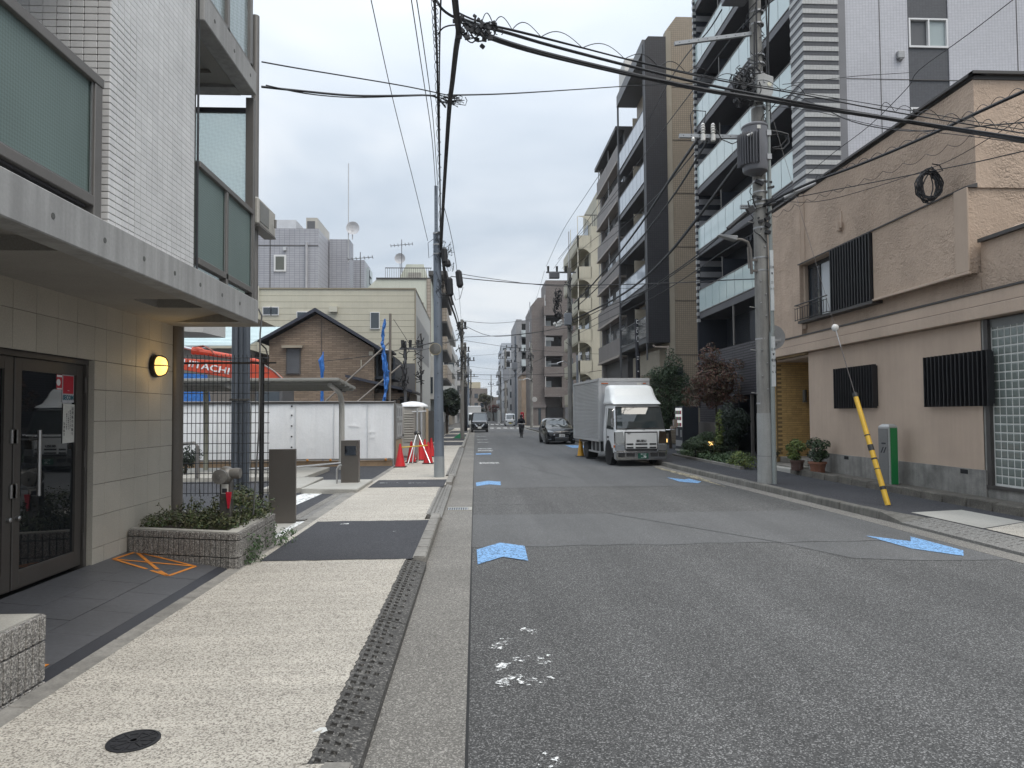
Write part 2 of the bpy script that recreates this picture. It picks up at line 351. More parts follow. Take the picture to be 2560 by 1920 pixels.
# dark cracks and cuts in the overlay
b = MB()
for (x0, y0, x1, y1) in ((2.3, 12.45, 4.1, 9.4), (1.5, 24, 2.6, 19.5), (2.2, 33, 2.9, 28), (-.05, 13.9, 1.5, 13.75)):
    d = Vector((x1 - x0, y1 - y0, 0)).normalized(); s = Vector((-d.y, d.x, 0)) * .008
    b.quad((x0 - s.x, y0 - s.y, .008), (x0 + s.x, y0 + s.y, .008), (x1 + s.x, y1 + s.y, .008), (x1 - s.x, y1 - s.y, .008))
b.struct('road_crack', mat('crack_tar', (.03, .03, .03), .9), kind='stuff')
# left gutter: slabs with joints
y = 1.0; rr = random.Random(3)
for ln in (2.0, 3.12, 3.4, 4.3, 4.2, 5, 6, 6, 8, 10, 12, 14):
    b = MB(); b.box(-.585, -.062, y + .004, y + ln - .004, -.05, .006); b.struct('gutter_slab', M_gutter, bevel=.003); y += ln
b = MB(); b.box(-.062, -.045, 1, 88, -.05, .003); b.struct('road_seam', mat('seam_black', (.02, .02, .02), .9))
# left kerb: kerb stones and drop-kerb plates (each its own piece of the setting)
walk = MB(); [walk.quad((-2.5, a, .125), (x, a, .125), (x, c, .125), (-2.5, c, .125)) for a, c, x in ((3.28, 3.42, -.7), (3.42, 8.22, -.80), (8.22, 11.22, -.7), (11.22, 16.62, -.80), (16.62, 19.02, -.7), (19.02, 36.42, -.80), (36.42, 88, -.7))]; 
_pr = random.Random(17); _py = [3.42 + .04 * i for i in range(121)]; _px = [-.795 + _pr.uniform(-.007, .009) for _ in _py]
for i in range(120): walk.quad((-.86, _py[i], .1285), (_px[i], _py[i], .1285), (_px[i + 1], _py[i + 1], .1285), (-.86, _py[i + 1], .1285))
side = walk.struct('pavement', M_walk)
kerbL = thing('kerb', 'concrete kerb of blocks and dark ramp plates along the left gutter', 'kerb', (-.65, 8, 0))
del kerbL['category']; del kerbL['label']; kerbL['kind'] = 'structure'
ks = MB(); ks.prism([(-.585, 0), (-.575, .135), (-.72, .14), (-.74, 0)], 'y', 0, .594); me_k = ks.mesh('kerb_stone', M_kerb, bevel=.012, seg=2)
def plate_mesh(name, w, ln, zl, zh, rows, hw, hl, depth, m):
    """sloping drop-kerb plate with recessed rectangular pockets, local x: 0 road side .. -w footway side"""
    b = MB(); zf = lambda x: zl + (zh - zl) * (-x / w)
    xs = [0, -.05]; cw = (w - .08) / 3
    for i in range(3): c = -.05 - cw * (i + .5); xs += [c + hw / 2, c - hw / 2]
    xs += [-w]; xs = sorted(xs, reverse=True)
    ysx = [0]; rl = ln / rows
    for j in range(rows): c = rl * (j + .5); ysx += [c - hl / 2, c + hl / 2]
    ysx += [ln]
    for i in range(len(xs) - 1):
        for j in range(len(ysx) - 1):
            col = (i - 2) // 2 if i >= 2 and i % 2 == 0 else -1
            row = (j - 1) // 2
            hole = i >= 2 and i % 2 == 0 and i < 8 and j % 2 == 1 and not (row % 2 and col == 0)
            a, c = xs[i], xs[i + 1]; d = depth if hole else 0
            P = [(a, ysx[j], zf(a) - d), (a, ysx[j + 1], zf(a) - d), (c, ysx[j + 1], zf(c) - d), (c, ysx[j], zf(c) - d)]
            b.quad(*P)
            if hole:
                T = [(p[0], p[1], p[2] + d) for p in P]
                for q in range(4): b.quad(P[q], P[(q + 1) % 4], T[(q + 1) % 4], T[q])
    b.quad((0, 0, zl), (0, ln, zl), (0, ln, -.02), (0, 0, -.02)); b.quad((0, 0, zl), (-w, 0, zh), (-w, 0, -.02), (0, 0, -.02)); b.quad((0, ln, zl), (-w, ln, zh), (-w, ln, -.02), (0, ln, -.02))
    return b.mesh(name, m)
me_p1 = plate_mesh('ramp_plate', .25, .594, .07, .127, 6, .032, .056, .016, M_plate)
me_p2 = plate_mesh('ramp_plate', .25, .594, .06, .127, 7, .030, .04, .016, M_plate2)
y = 1.62
while y < 46:
    kind = 'k' if (y < 3.3 or 7.9 <= y < 11.3 or 16.7 <= y < 19.2 or y > 36) else ('d' if y < 8 else 'g')
    if kind == 'k': piece('kerb_stone', me_k, kerbL, (0, y, 0), (0, 0, rr.uniform(-.004, .004)))
    else: piece('ramp_plate', me_p1 if kind == 'd' else me_p2, kerbL, (-.565, y, rr.uniform(-.002, .002)))
    y += .6
for y in (46, 60, 74): b = MB(); b.prism([(-.585, 0), (-.575, .135), (-.72, .14), (-.74, 0)], 'y', y, y + 13.9); b.build('kerb_stone', M_kerb, kerbL)
# wedge stone end caps where kerb drops to plates, painted lumps on the plates
b = MB(); [b.add([(x, y, .129), (x + .03, y + .05, .131), (x + .06, y + .055, .129), (x + .075, y + .02, .126), (x + .05, y - .01, .126)], [(0, 1, 2, 3, 4)]) for x, y in ((-.845, 3.75),)]; b.struct('paint_spill', mat('white_spill', (.6, .6, .57), .6), kind='stuff')
# footway overlays
for (a, c) in ((8.15, 11.1), (16.2, 18.02), (38, 43), (45, 50), (53, 60), (64, 72)):
    ragged(a, c, -2.42, -.722, 14, .018, .13).struct('pavement_patch', M_newasph)
b = MB(); b.box(-2.5, -.95, 3.18, 3.28, 0, .118); b.struct('pavement_patch', M_newasph)
for (x0, y0, w, h) in ((-2.02, 10.75, .12, .10), (-2.35, 17.2, .5, .05), (-1.6, 17.1, .5, .04), (-1.15, 10.0, .12, .06)):
    b = MB(); b.quad((x0, y0, .1345), (x0 + w, y0 + .02, .1345), (x0 + w, y0 + h, .1345), (x0, y0 + h, .1345)); b.struct('paint_fleck', M_whiteworn, kind='stuff')
# manhole
mh = thing('manhole_cover', 'round dark iron manhole cover with spoke pattern in the pale pavement', 'manhole', (-1.72, 3.715, .125))
M_iron = mat('cast_iron', (.028, .028, .031), .55, .25, 6, .2, 60, .2, 90, metal=.3)
b = MB(); b.lathe([(.125, 0), (.125, .006), (.113, .0075), (.112, .004), (0.001, .004)], (-1.72, 3.715, .125), 40); b.build('frame_ring', M_iron, mh)
b = MB()
for k in range(8):
    a = math.pi / 4 * k; c, s = math.cos(a), math.sin(a)
    b.obox((-1.72 + c * .07, 3.715 + s * .07, .1305), (.07, .012, .004), a)
    b.obox((-1.72 + math.cos(a + .39) * .088, 3.715 + math.sin(a + .39) * .088, .1305), (.03, .04, .004), a + .39)
b.lathe([(.028, 0), (.028, .004), (.016, .004), (.016, 0)], (-1.72, 3.715, .129), 20); b.build('raised_pattern', M_iron, mh)
# gutter drain grate
dg = thing('drain_grate', 'small steel drain grate across the left gutter', 'drain grate', (-.3, 13.2, .006))
b = MB(); b.box(-.52, -.07, 13.02, 13.06, .004, .02); b.box(-.52, -.07, 13.4, 13.44, .004, .02); b.box(-.14, -.07, 13.06, 13.4, .004, .018); b.build('frame', M_conc, dg)
b = MB(); b.box(-.52, -.14, 13.06, 13.4, .004, .0095); b.build('pit', mat('pit_black', (.01, .01, .01), .9), dg)
b = MB(); b.box(-.0125, .0125, 13.06, 13.4, .011, .021); mb_ = b.mesh('bar', mat('zinc', (.33, .34, .35), .5, metal=.6))
for k in range(9): piece('bar', mb_, dg, (-.495 + k * .042, 0, 0))
# right side: gutter strip, kerb stones, drop plates, dark footway
b = MB(); ys = [-2, 4, 8, 11, 14, 18, 22.5, 40, 87]
for a, c in zip(ys, ys[1:]):
    b.hexa([(xr(a) - .30, a, -.05), (xr(a) + .02, a, -.05), (xr(c) + .02, c, -.05), (xr(c) - .30, c, -.05)], [(xr(a) - .30, a, .007), (xr(a) + .02, a, .009), (xr(c) + .02, c, .009), (xr(c) - .30, c, .007)])
b.struct('right_gutter', M_gutter)
kerbR = thing('kerb', 'x', 'x', (6.5, 14, 0)); del kerbR['category']; del kerbR['label']; kerbR['kind'] = 'structure'
ks = MB(); ks.prism([(0, 0), (.012, .125), (.03, .14), (.16, .14), (.16, 0)], 'y', .006, .594); me_kr = ks.mesh('kerb_stone', M_kerbR, bevel=.01)
y = 11.3
while y < 46:
    ang = math.atan2(xr(y + .6) - xr(y), .6); piece('kerb_stone', me_kr, kerbR, (xr(y), y, rr.uniform(-.004, .004)), (0, 0, -ang)); y += .6
b = MB(); b.prism([(6.2, 0), (6.212, .125), (6.23, .14), (6.36, .14), (6.36, 0)], 'y', 46.1, 86); b.build('kerb_stone', M_kerbR, kerbR)
b = MB(); b.hexa([(6.56, 10.7, 0), (6.95, 10.7, 0), (6.95, 11.3, 0), (6.56, 11.3, 0)], [(6.57, 10.7, .05), (6.95, 10.7, .12), (6.72, 11.3, .14), (6.57, 11.3, .14)]); b.build('kerb_stone', M_kerbR, kerbR, bevel=.006)
me_pr = plate_mesh('ramp_plate', .44, .594, .045, .12, 5, .075, .022, .012, M_plate2); me_pr.transform(Matrix.Rotation(math.pi, 4, 'Z'))
for k in range(12): piece('ramp_plate', me_pr, kerbR, (6.56, 10.7 - .6 * k, 0), (0, 0, 0))
b = MB()
ys = [3, 10.6, 11.3, 14, 18, 22.5, 30, 40, 87]
for a, c in zip(ys, ys[1:]):
    wa = .44 if a < 11 else .155; wc = .44 if c < 11 else .155
    b.quad((xr(a) + wa, a, .122), (8.9, a, .15), (8.9, c, .15), (xr(c) + wc, c, .122))
b.quad((8.9, 18.2, .15), (12, 18.2, .16), (12, 60, .16), (8.9, 60, .15)); b.quad((8.9, 60, .15), (12, 60, .16), (12, 87, .16), (8.9, 87, .15))
b.struct('right_pavement', M_newasph)
b = MB(); b.poly([(7.0, 11.15, .1305), (7.95, 11.3, .139), (7.98, 10.0, .139), (7.02, 9.55, .13)]); b.struct('pavement_slab', M_conc)
b = MB(); b.poly([(7.02, 9.5, .131), (8.0, 9.98, .140), (8.7, 9.4, .152), (8.7, 5, .152), (7.02, 5, .131)]); b.struct('pavement_slab', M_walk)
b = MB(); b.poly([(8.35, 11.75, .1505), (9, 11.0, .156), (8.9, 10.2, .156), (8.3, 10.9, .1505)]); b.struct('pavement_slab', M_conc)
b = MB(); b.quad((5.9, 16.5, .011), (6.12, 19.5, .011), (5.86, 23, .011), (5.75, 22.5, .011)); b.struct('kerb_paint', paintmark('yellow_kerb_paint', (.40, .35, .24), .42, .56, 7))
# road markings
def mark(pts, m, z=.0115, name='road_marking'):
    b = MB(); b.poly([(x, y, z) for x, y in pts]); return b.struct(name, m)
for dy in (0, 9.07):
    s = 1
    mark([(.01, 9.25 + dy), (.33, 9.72 + dy), (.33, 8.76 + dy), (.02, 8.34 + dy)], M_blue); mark([(.33, 9.72 + dy), (.645, 9.45 + dy), (.62, 8.5 + dy), (.33, 8.76 + dy)], M_blue)
mark([(.03, 31.2), (.7, 31.2), (.7, 32.2), (.03, 32)], M_blue)
mark([(5.48, 9.8), (5.84, 9.32), (5.87, 8.33), (5.54, 8.83)], M_blue); mark([(5.84, 9.32), (6.06, 9.68), (6.1, 8.66), (5.87, 8.33)], M_blue)
mark([(5.2, 19.15), (5.5, 18.5), (5.52, 17.48), (5.19, 17.93)], M_blue); mark([(5.5, 18.5), (5.68, 18.75), (5.74, 17.86), (5.52, 17.48)], M_blue)
mark([(5.0, 39.5), (5.9, 39.5), (5.9, 36.5), (5.0, 36.5)], M_blue)
for (y, d) in ((25.3, .8), (34, 1.1), (36, .9), (44.5, .9), (49, 1), (57, 1)): mark([(.12, y), (.85, y), (.85, y + d), (.12, y + d)], M_whiteworn, .0118)
# the almost worn-off speed figure in the foreground
def strokes(S, m, w=.05):
    for (x0, y0, x1, y1) in S:
        d = Vector((x1 - x0, y1 - y0, 0)).normalized(); s = Vector((-d.y, d.x, 0)) * w
        mark([(x0 - s.x, y0 - s.y), (x1 - s.x, y1 - s.y), (x1 + s.x, y1 + s.y), (x0 + s.x, y0 + s.y)], m, .0085)
M_wornest = paintmark('white_road_paint_ghost', (.8, .8, .78), .55, .60, 19)
strokes([(.13, 5.35, .25, 5.6), (.36, 5.85, .5, 5.7), (.5, 5.2, .48, 5.0), (.15, 4.9, .2, 5.1), (.14, 4.62, .3, 4.85), (.28, 4.66, .5, 4.76), (.32, 3.45, .40, 3.72), (.28, 5.05, .34, 5.2)], M_wornest, .055)
strokes([(.14, 4.66, .27, 4.82), (.145, 4.93, .2, 5.04), (.13, 5.36, .2, 5.5), (.36, 5.82, .46, 5.78)], paintmark('white_road_paint_chips', (.82, .82, .8), .48, .56, 26), .028)
for (x0, y0) in ((1.7, 90.5), (2.55, 90.4), (3.4, 90.3), (4.25, 90.2), (5.1, 90.1), (5.95, 90)):
    mark([(x0 - .62, y0), (x0 - .12, y0), (x0 - .12, y0 + 3.2), (x0 - .62, y0 + 3.2)], M_white, .012, 'crosswalk_stripe')
    mark([(x0 - .62, y0 + 34), (x0 - .12, y0 + 34), (x0 - .12, y0 + 39), (x0 - .62, y0 + 39)], M_white, .012, 'crosswalk_stripe')
mark([(1.2, 98), (3, 98), (3, 99.2), (1.2, 99.2)], M_whiteworn, .012)
# forecourt car park on the left
b = MB(); b.poly([(-2.62, 9.4, .085), (-2.62, 24, .085), (-14, 24, .085), (-14, 9.4, .085)]); b.struct('parking_lot', M_newasph)
mark([(-3.55, 9.45), (-2.64, 9.45), (-2.64, 11.4), (-3.4, 11.3)], M_conc, .092, 'concrete_apron')
mark([(-2.78, 9.7), (-2.68, 9.7), (-2.66, 11.4), (-2.8, 11.3)], M_white, .097)
mark([(-3.85, 14.6), (-3.35, 13.45), (-3.26, 15.7), (-3.56, 15.95)], M_white, .09)
for (x0, x1, m) in ((-2.98, -2.82, M_gutter), (-2.82, -2.7, M_plate2), (-2.7, -2.62, M_kerb)):
    for k in range(11): b = MB(); b.box(x0 + .004, x1 - .004, 11.5 + k * .6, 12.09 + k * .6, .05, .105 + (.012 if x1 > -2.65 else 0)); b.struct('edge_block', m)
for pts in ([(-4.7, 18.5), (-3.85, 18.3), (-3.78, 15.7), (-4.6, 15.6)], [(-3.74, 15.5), (-3.70, 17.5), (-2.5, 17.5), (-2.5, 15.25)], [(-8.6, 22), (-4.4, 21.8), (-4.4, 18.6), (-8.6, 18.6)]):
    b = MB(); b.prism(pts, 'z', .03, .2); b.struct('concrete_island', M_conc, bevel=.015)
# footway edging blocks on the building side
y = 2.4
ed = MB(); ed.prism([(0, 0), (0, .118), (-.08, .122), (-.14, .132), (-.15, 0)], 'y', .004, .594); me_e = ed.mesh('edging_block', M_kerb, bevel=.006)
edg = thing('pavement_edging', 'x', 'x', (-2.5, 10, 0)); del edg['label']; del edg['category']; edg['kind'] = 'structure'
while y < 24: piece('edging_block', me_e, edg, (-2.5 + rr.uniform(-.003, .003), y, 0)); y += .6
# ================================================================ LEFT APARTMENT BLOCK
M_wtile = mat('sandstone_wall_tile', (.42, .385, .325), .6, .10, 1.5, .10, 70, .12, 80, each=.035)
M_grout = mat('dark_grout', (.06, .058, .055), .9)
M_fair = mat('fairfaced_concrete', (.33, .325, .315), .75, .16, 1.1, .06, 40, .15, 30, streak=.22)
M_soff = mat('soffit_spray', (.30, .285, .26), .9, .12, 1.2, .12, 90, .3, 110)
M_ptile = mat('pale_grey_glazed_tile', (.62, .61, .60), .35, .10, 2.5, .05, 120, .25, 160, bd=.002, streak=.08, each=.045)
M_bronze = mat('bronze_door_metal', (.085, .076, .068), .42, .12, 2, .05, 60, metal=.25)
M_rail = mat('grey_rail_metal', (.17, .16, .15), .45, .12, 2, .04, 60, metal=.3)
M_raild = mat('dark_rail_metal', (.05, .05, .055), .5, .1)
M_dglass = glass('door_glass', (.012, .014, .016), .015, .9)
M_slate = mat('slate_floor_tile', (.088, .090, .098), .45, .2, 1.3, .14, 26, .12, 30)
M_slated = mat('slate_floor_dark', (.032, .034, .042), .5, .2, 1.5, .1, 30)
M_steel = mat('brushed_steel', (.42, .41, .40), .32, .1, 3, .08, 80, metal=.9)
M_brown = mat('brown_downpipe', (.115, .10, .085), .4, .12, 2)
M_navy = mat('blue_grey_column_paint', (.085, .098, .118), .4, .1, 2)
M_gpan = None
def patterned(name, col, sc, rough=.28):
    m, t, n, l, p = _new(name); v = _pos(t); rot = n.new('ShaderNodeMapping'); rot.inputs['Rotation'].default_value = (.785, 0, 0); rot.inputs['Scale'].default_value = (0, sc, sc)
    l.new(v, rot.inputs[0]); w = n.new('ShaderNodeTexChecker'); w.inputs['Scale'].default_value = 1
    l.new(rot.outputs[0], w.inputs['Vector']); c = _mul(t, col, _ramp(t, w.outputs[1], [(.4, .86), (.6, 1.12)])); c = _mul(t, c, _ramp(t, _noise(t, v, .9, 3), [(.3, .88), (.7, 1.1)]))
    l.new(c, p.inputs['Base Color']); p.inputs['Roughness'].default_value = rough; p.inputs['Specular IOR Level'].default_value = .7
    _bump(t, p, w.outputs[1], .25, .004); MATS[name] = m; return m
M_gpan = patterned('figured_green_glass', (.135, .18, .168), 62)
M_part = clearglass('figured_partition_glass', (.90, .97, .97), .04, (.80, .88, .88), .35)
bl = thing('apartment_building', 'grey tiled apartment block with concrete balcony slab over a glass entrance', 'building', (-3.9, 6, .2))
# sloping entrance floor (tiles), dark nosing
ent = thing('entrance_floor', 'x', 'x', (-3.3, 6, .2)); del ent['label']; del ent['category']; ent['kind'] = 'structure'
zf = lambda x: .135 + (.25 - .135) * (-2.76 - x) / 1.14
b = MB(); b.quad((-2.65, 2.4, .100), (-2.65, 9.6, .100), (-5, 9.6, .245), (-5, 2.4, .245)); b.build('screed', M_grout, ent)
xs = [-2.765, -3.15, -3.54, -3.93]
for i in range(3):
    yy = 2.45 + (.3 if i % 2 else 0)
    while yy < 9.3:
        a, c = xs[i] - .003, xs[i + 1] + .003; q = MB(); j = rr.uniform(-.0012, .0012)
        q.hexa([(c, yy + .003, zf(c) - .02), (a, yy + .003, zf(a) - .02), (a, yy + .597, zf(a) - .02), (c, yy + .597, zf(c) - .02)], [(c, yy + .003, zf(c) + j), (a, yy + .003, zf(a) + j), (a, yy + .597, zf(a) + j), (c, yy + .597, zf(c) + j)])
        q.build('floor_tile', M_slate, ent); yy += .6
b = MB(); b.prism([(-2.655, .08), (-2.655, .118), (-2.76, .137), (-2.76, .08)], 'y', 2.4, 7.9); b.build('nosing', M_slated, ent)
# orange tape on the floor
tp = thing('tape_marking', 'orange tape rectangle with a cross stuck on the dark entrance floor', 'tape marking', (-3.4, 7.8, .19))
M_tape = mat('orange_tape', (.62, .22, .03), .6, .2, 14)
C4 = [(-3.84, 7.83), (-3.84, 8.32), (-3.0, 7.80), (-3.0, 7.28)]
for (p, q) in (((-3.84, 7.80), (-3.80, 8.22)), ((-3.80, 8.22), (-2.98, 7.78)), ((-2.98, 7.78), (-3.06, 7.30)), ((-3.06, 7.30), (-3.30, 7.46)), ((-3.36, 7.5), (-3.84, 7.80)), ((-3.84, 7.80), (-2.98, 7.78)), ((-3.80, 8.22), (-3.26, 7.52)), ((-3.22, 7.47), (-3.06, 7.30))):
    d = (Vector(q) - Vector(p)).normalized(); s = Vector((-d.y, d.x)) * .019
    b = MB(); b.quad(*[(u[0] + k * s.x, u[1] + k * s.y, zf(u[0] + k * s.x) + .004) for u, k in ((p, -1), (p, 1), (q, 1), (q, -1))]); b.build('tape_strip', M_tape, tp)
b = MB(); b.quad((-2.82, 4.75, .147), (-2.78, 4.75, .145), (-2.78, 4.84, .145), (-2.82, 4.84, .147)); b.top('tape_marking', M_tape, 'short scrap of orange tape beside the near block planter', 'tape marking')
# tiled entrance wall
b = MB(); b.hole_wall('x', -3.912, 2.0, 9.40, .1, 3.02, [(4.9, 7.49, .1, 2.335)], -.25); b.box(-9, -4.17, 0, 9.4, 0, 3.0); b.box(-9, -3.915, 9.2, 9.4, 0, 3.0); b.build('wall_core', M_grout, bl)
_tm = {}
def wtile(y0, y1, z0, z1):
    k = (round(y1 - y0, 3), round(z1 - z0, 3))
    if k not in _tm: q = MB(); q.box(-.02, .012, .0022, k[0] - .0022, .0022, k[1] - .0022); _tm[k] = q.mesh('wall_tile', M_wtile, bevel=.0025)
    piece('wall_tile', _tm[k], bl, (-3.912 + rr.uniform(-.0008, .0008), y0, z0))
zs = [.08, .41, .735, 1.06, 1.385, 1.71, 2.035, 2.335, 2.68, 3.005]
ysr = [7.49, 7.72, 8.05, 8.375, 8.7, 9.03, 9.37]
for i in range(len(zs) - 1):
    for j in range(len(ysr) - 1): wtile(ysr[j], ysr[j + 1], zs[i], zs[i + 1])
for j in range(9):
    for i in (7, 8): wtile(7.49 - .325 * (j + 1), 7.49 - .325 * j, zs[i], zs[i + 1])
b = MB(); b.quad((-3.9, 7.488, .1), (-3.9, 7.488, 2.335), (-4.1, 7.488, 2.335), (-4.1, 7.488, .1)); b.build('jamb_reveal', M_wtile, bl)
# double door
b = MB()
b.box(-4.10, -3.955, 7.44, 7.486, .2, 2.333); b.box(-4.10, -3.955, 4.9, 7.44, 2.285, 2.333); b.box(-4.1, -3.955, 4.9, 4.95, .2, 2.285); b.build('door_frame', M_bronze, bl, bevel=.004)
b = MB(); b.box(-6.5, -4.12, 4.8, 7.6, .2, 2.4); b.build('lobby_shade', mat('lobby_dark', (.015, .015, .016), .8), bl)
for (y0, y1, hy) in ((4.96, 6.345, 6.02), (6.365, 7.435, 6.62)):
    b = MB(); s = .095
    b.box(-4.045, -3.985, y0, y0 + s, .265, 2.28); b.box(-4.045, -3.985, y1 - s - .02, y1, .265, 2.28); b.box(-4.045, -3.985, y0 + s, y1 - s - .02, 2.17, 2.28); b.box(-4.045, -3.985, y0 + s, y1 - s - .02, .265, .42)
    dr = b.build('door', M_bronze, bl, bevel=.004)
    b = MB(); b.box(-4.02, -4.008, y0 + s - .005, y1 - s - .015, .415, 2.175); b.build('pane', M_dglass, dr)
    b = MB(); b.cyl((-3.92, hy, 1.05), (-3.92, hy, 1.64), .017); [b.cyl((-4.01, hy, z), (-3.92, hy, z), .012) for z in (1.12, 1.56)]; b.build('handle', M_steel, dr, smooth=True)
    e0 = y0 if y0 > 6 else y1
    for z in (1.06, 1.53): b = MB(); b.box(-3.985, -3.965, e0 - .035, e0 + .03, z, z + .12); b.build('lock_plate', M_steel, dr, bevel=.003)
    b = MB(); b.lathe([(.02, 0), (.02, .03), (.012, .035)], (-3.985, e0 + (.05 if y0 > 6 else -.05), .88), 12, ax='x'); b.build('key_cylinder', M_steel, dr)
    if y0 > 6:
        b = MB(); [b.cyl((-3.965, 7.445, z), (-3.965, 7.445, z + .16), .013) for z in (.42, 1.25, 2.0)]; b.build('hinge', M_bronze, dr, smooth=True)
# stickers and notice on the door glass (read from outside as in the photo)
M_red = mat('sticker_red', (.45, .012, .03), .4, .05); M_paper = mat('notice_paper', (.55, .54, .50), .8, .08, 6); M_ink = mat('print_ink', (.03, .03, .035), .7, 0, 1, 0); M_inkw = mat('print_white', (.72, .72, .72), .6, 0, 1, 0)
M_teal = mat('print_teal', (.02, .12, .16), .6, 0, 1, 0)
st = thing('security_sticker', 'red security sticker on the door glass above a paper notice', 'sticker', (-4.003, 7.2, 2.0))
b = MB(); b.box(-4.0075, -4.0045, 7.11, 7.31, 1.90, 2.17); b.build('backing', mat('sticker_grey', (.42, .42, .44), .5, 0), st)
b = MB(); b.box(-4.0045, -4.0030, 7.122, 7.298, 1.985, 2.16); b.build('red_field', M_red, st)
lettering('SECOM', .062, M_teal, st, (-4.002, 7.21, 1.945), '+x', .002, 0.9, bold=.002)
lettering('---', .05, M_inkw, st, (-4.002, 7.21, 2.02), '+x', .001, .6)
st2 = thing('warning_sticker', 'small red and white sticker left of the red security sticker', 'sticker', (-4.003, 7.06, 2.1))
b = MB(); b.box(-4.0075, -4.0045, 7.015, 7.105, 2.02, 2.165); b.build('backing', M_red, st2)
b = MB(); b.box(-4.0045, -4.0035, 7.018, 7.10, 2.142, 2.162); b.lathe([(.033, 0), (.033, .001)], (-4.0045, 7.045, 2.09), 14, ax='x'); b.box(-4.0045, -4.0035, 7.02, 7.10, 2.024, 2.036); b.build('white_print', M_inkw, st2)
nt_ = thing('paper_notice', 'white paper notice with vertical Japanese lines taped to the door glass', 'notice', (-4.003, 7.22, 1.7))
b = MB(); b.hexa([(-4.0035, 7.12, 1.5), (-4.002, 7.12, 1.5), (-4.002, 7.325, 1.505), (-4.0035, 7.325, 1.505)], [(-4.0035, 7.125, 1.885), (-4.002, 7.125, 1.885), (-4.002, 7.335, 1.88), (-4.0035, 7.335, 1.88)]); b.build('sheet', M_paper, nt_)
for (yy, tx, sz, z) in ((7.285, '訪問販売お断り', .036, 1.69), (7.245, '関係者以外立入禁止', .018, 1.72), (7.215, 'チラシ投函禁止です', .018, 1.71), (7.185, '防犯カメラ作動中', .018, 1.70), (7.145, '管理組合', .03, 1.62)):
    for i, ch in enumerate(tx): lettering(ch, sz, M_ink, nt_, (-4.0005, yy, z + (len(tx) / 2 - i) * sz * 1.15), '+x', .001)
# concrete slab: street beam, skewed end, soffit with light pockets
def end_y(x): return 8.15 + (-2.45 - x) * .841
b = MB(); b.hexa([(-2.62, -2, 2.80), (-2.45, -2, 2.80), (-2.45, 8.15, 2.80), (-2.62, 8.0, 2.80)], [(-2.62, -2, 3.06), (-2.45, -2, 3.06), (-2.45, 8.15, 3.06), (-2.62, 8.0, 3.06)])
bm_ = b.build('balcony_slab', M_fair, bl, bevel=.008)
b = MB(); b.hexa([(-2.62, 8.0, 2.80), (-2.45, 8.15, 2.80), (-4.2, 9.62, 2.985), (-4.2, 9.45, 2.985)], [(-2.62, 8.0, 3.055), (-2.45, 8.15, 3.055), (-4.2, 9.62, 3.055), (-4.2, 9.45, 3.055)]); b.build('slab_edge', M_fair, bl)
b = MB(); cuts_x = [-2.62, -2.94, -3.42, -4.0]; cuts_y = [-2, 2.6, 5.14, 7.25, 7.82, 9.5]
for i in range(3):
    for j in range(5):
        hole = i == 1 and j in (1, 3); z = 2.93
        x0, x1, y0, y1 = cuts_x[i], cuts_x[i + 1], cuts_y[j], cuts_y[j + 1]
        d = .11 if hole else 0
        P = [(x0, y0, z + d), (x1, y0, z + d), (x1, y1, z + d), (x0, y1, z + d)]
        b.quad(*P)
        if hole:
            T = [(p[0], p[1], z) for p in P]
            for q in range(4): b.quad(P[q], P[(q + 1) % 4], T[(q + 1) % 4], T[q])
b.build('soffit', M_soff, bl)
b = MB(); b.box(-4.2, -2.62, -2, 8.1, 3.045, 3.055); b.build('balcony_floor', M_fair, bl)
b = MB(); b.box(-2.66, -2.63, -2, 8.0, 2.86, 2.93); b.build('drip_groove', M_grout, bl)
hl = MB(); hl.lathe([(.016, .001), (.016, -.012), (.004, -.013)], (0, 0, 0), 14, ax='x'); hl.lathe([(.019, 0), (.019, .0015), (.015, .0015), (.015, 0)], (0, 0, 0), 14, ax='x'); mh_ = hl.mesh('tie_hole', mat('tie_hole_dark', (.10, .10, .095), .9))
for yy in (3.1, 3.67, 4.23, 4.81, 5.37, 5.91, 6.45, 7.0, 7.52): piece('tie_hole', mh_, bl, (-2.449, yy, 2.925 + (.005 if yy > 6 else 0)))
# tiled pier between the balconies
b = MB(); b.box(-5, -2.515, 4.972, 6.49, 3.055, 9.5); b.build('pier_core', M_grout, bl)
ts = MB(); ts.box(0, .012, .002, .0895, .002, .0455); me_s = ts.mesh('facade_tile', M_ptile, bevel=.003)
tf = MB(); tf.box(.002, .0895, -.012, 0, .002, .0455); me_f = tf.mesh('facade_tile', M_ptile, bevel=.003)
rest = MB(); cnt = 0
pw, ph = .0918, .0478
for k in range(136):
    z = 3.06 + k * ph
    for i in range(17):
        y0 = 4.962 + i * pw
        if y0 + pw > 6.52: continue
        if i < 4 and k < 32: piece('facade_tile', me_s, bl, (-2.515, y0, z)); cnt += 1
        else: rest.box(-2.515, -2.5035, y0 + .002, min(y0 + .0895, 6.492), z + .002, z + .0455)
    for i in range(14):
        x0 = -2.5035 - (i + 1) * pw
        if i < 4 and 0 <= k < 36 : piece('facade_tile', me_f, bl, (x0, 4.972, z)); cnt += 1
        elif k < 60: rest.box(x0 + .002, x0 + .0895, 4.960, 4.972, z + .002, z + .0455)
stuffpart(rest.build('facade_tiles', M_ptile, bl))
b = MB(); b.box(-2.508, -2.494, 6.492, 6.51, 3.06, 9.3); b.build('tile_trim', M_raild, bl)
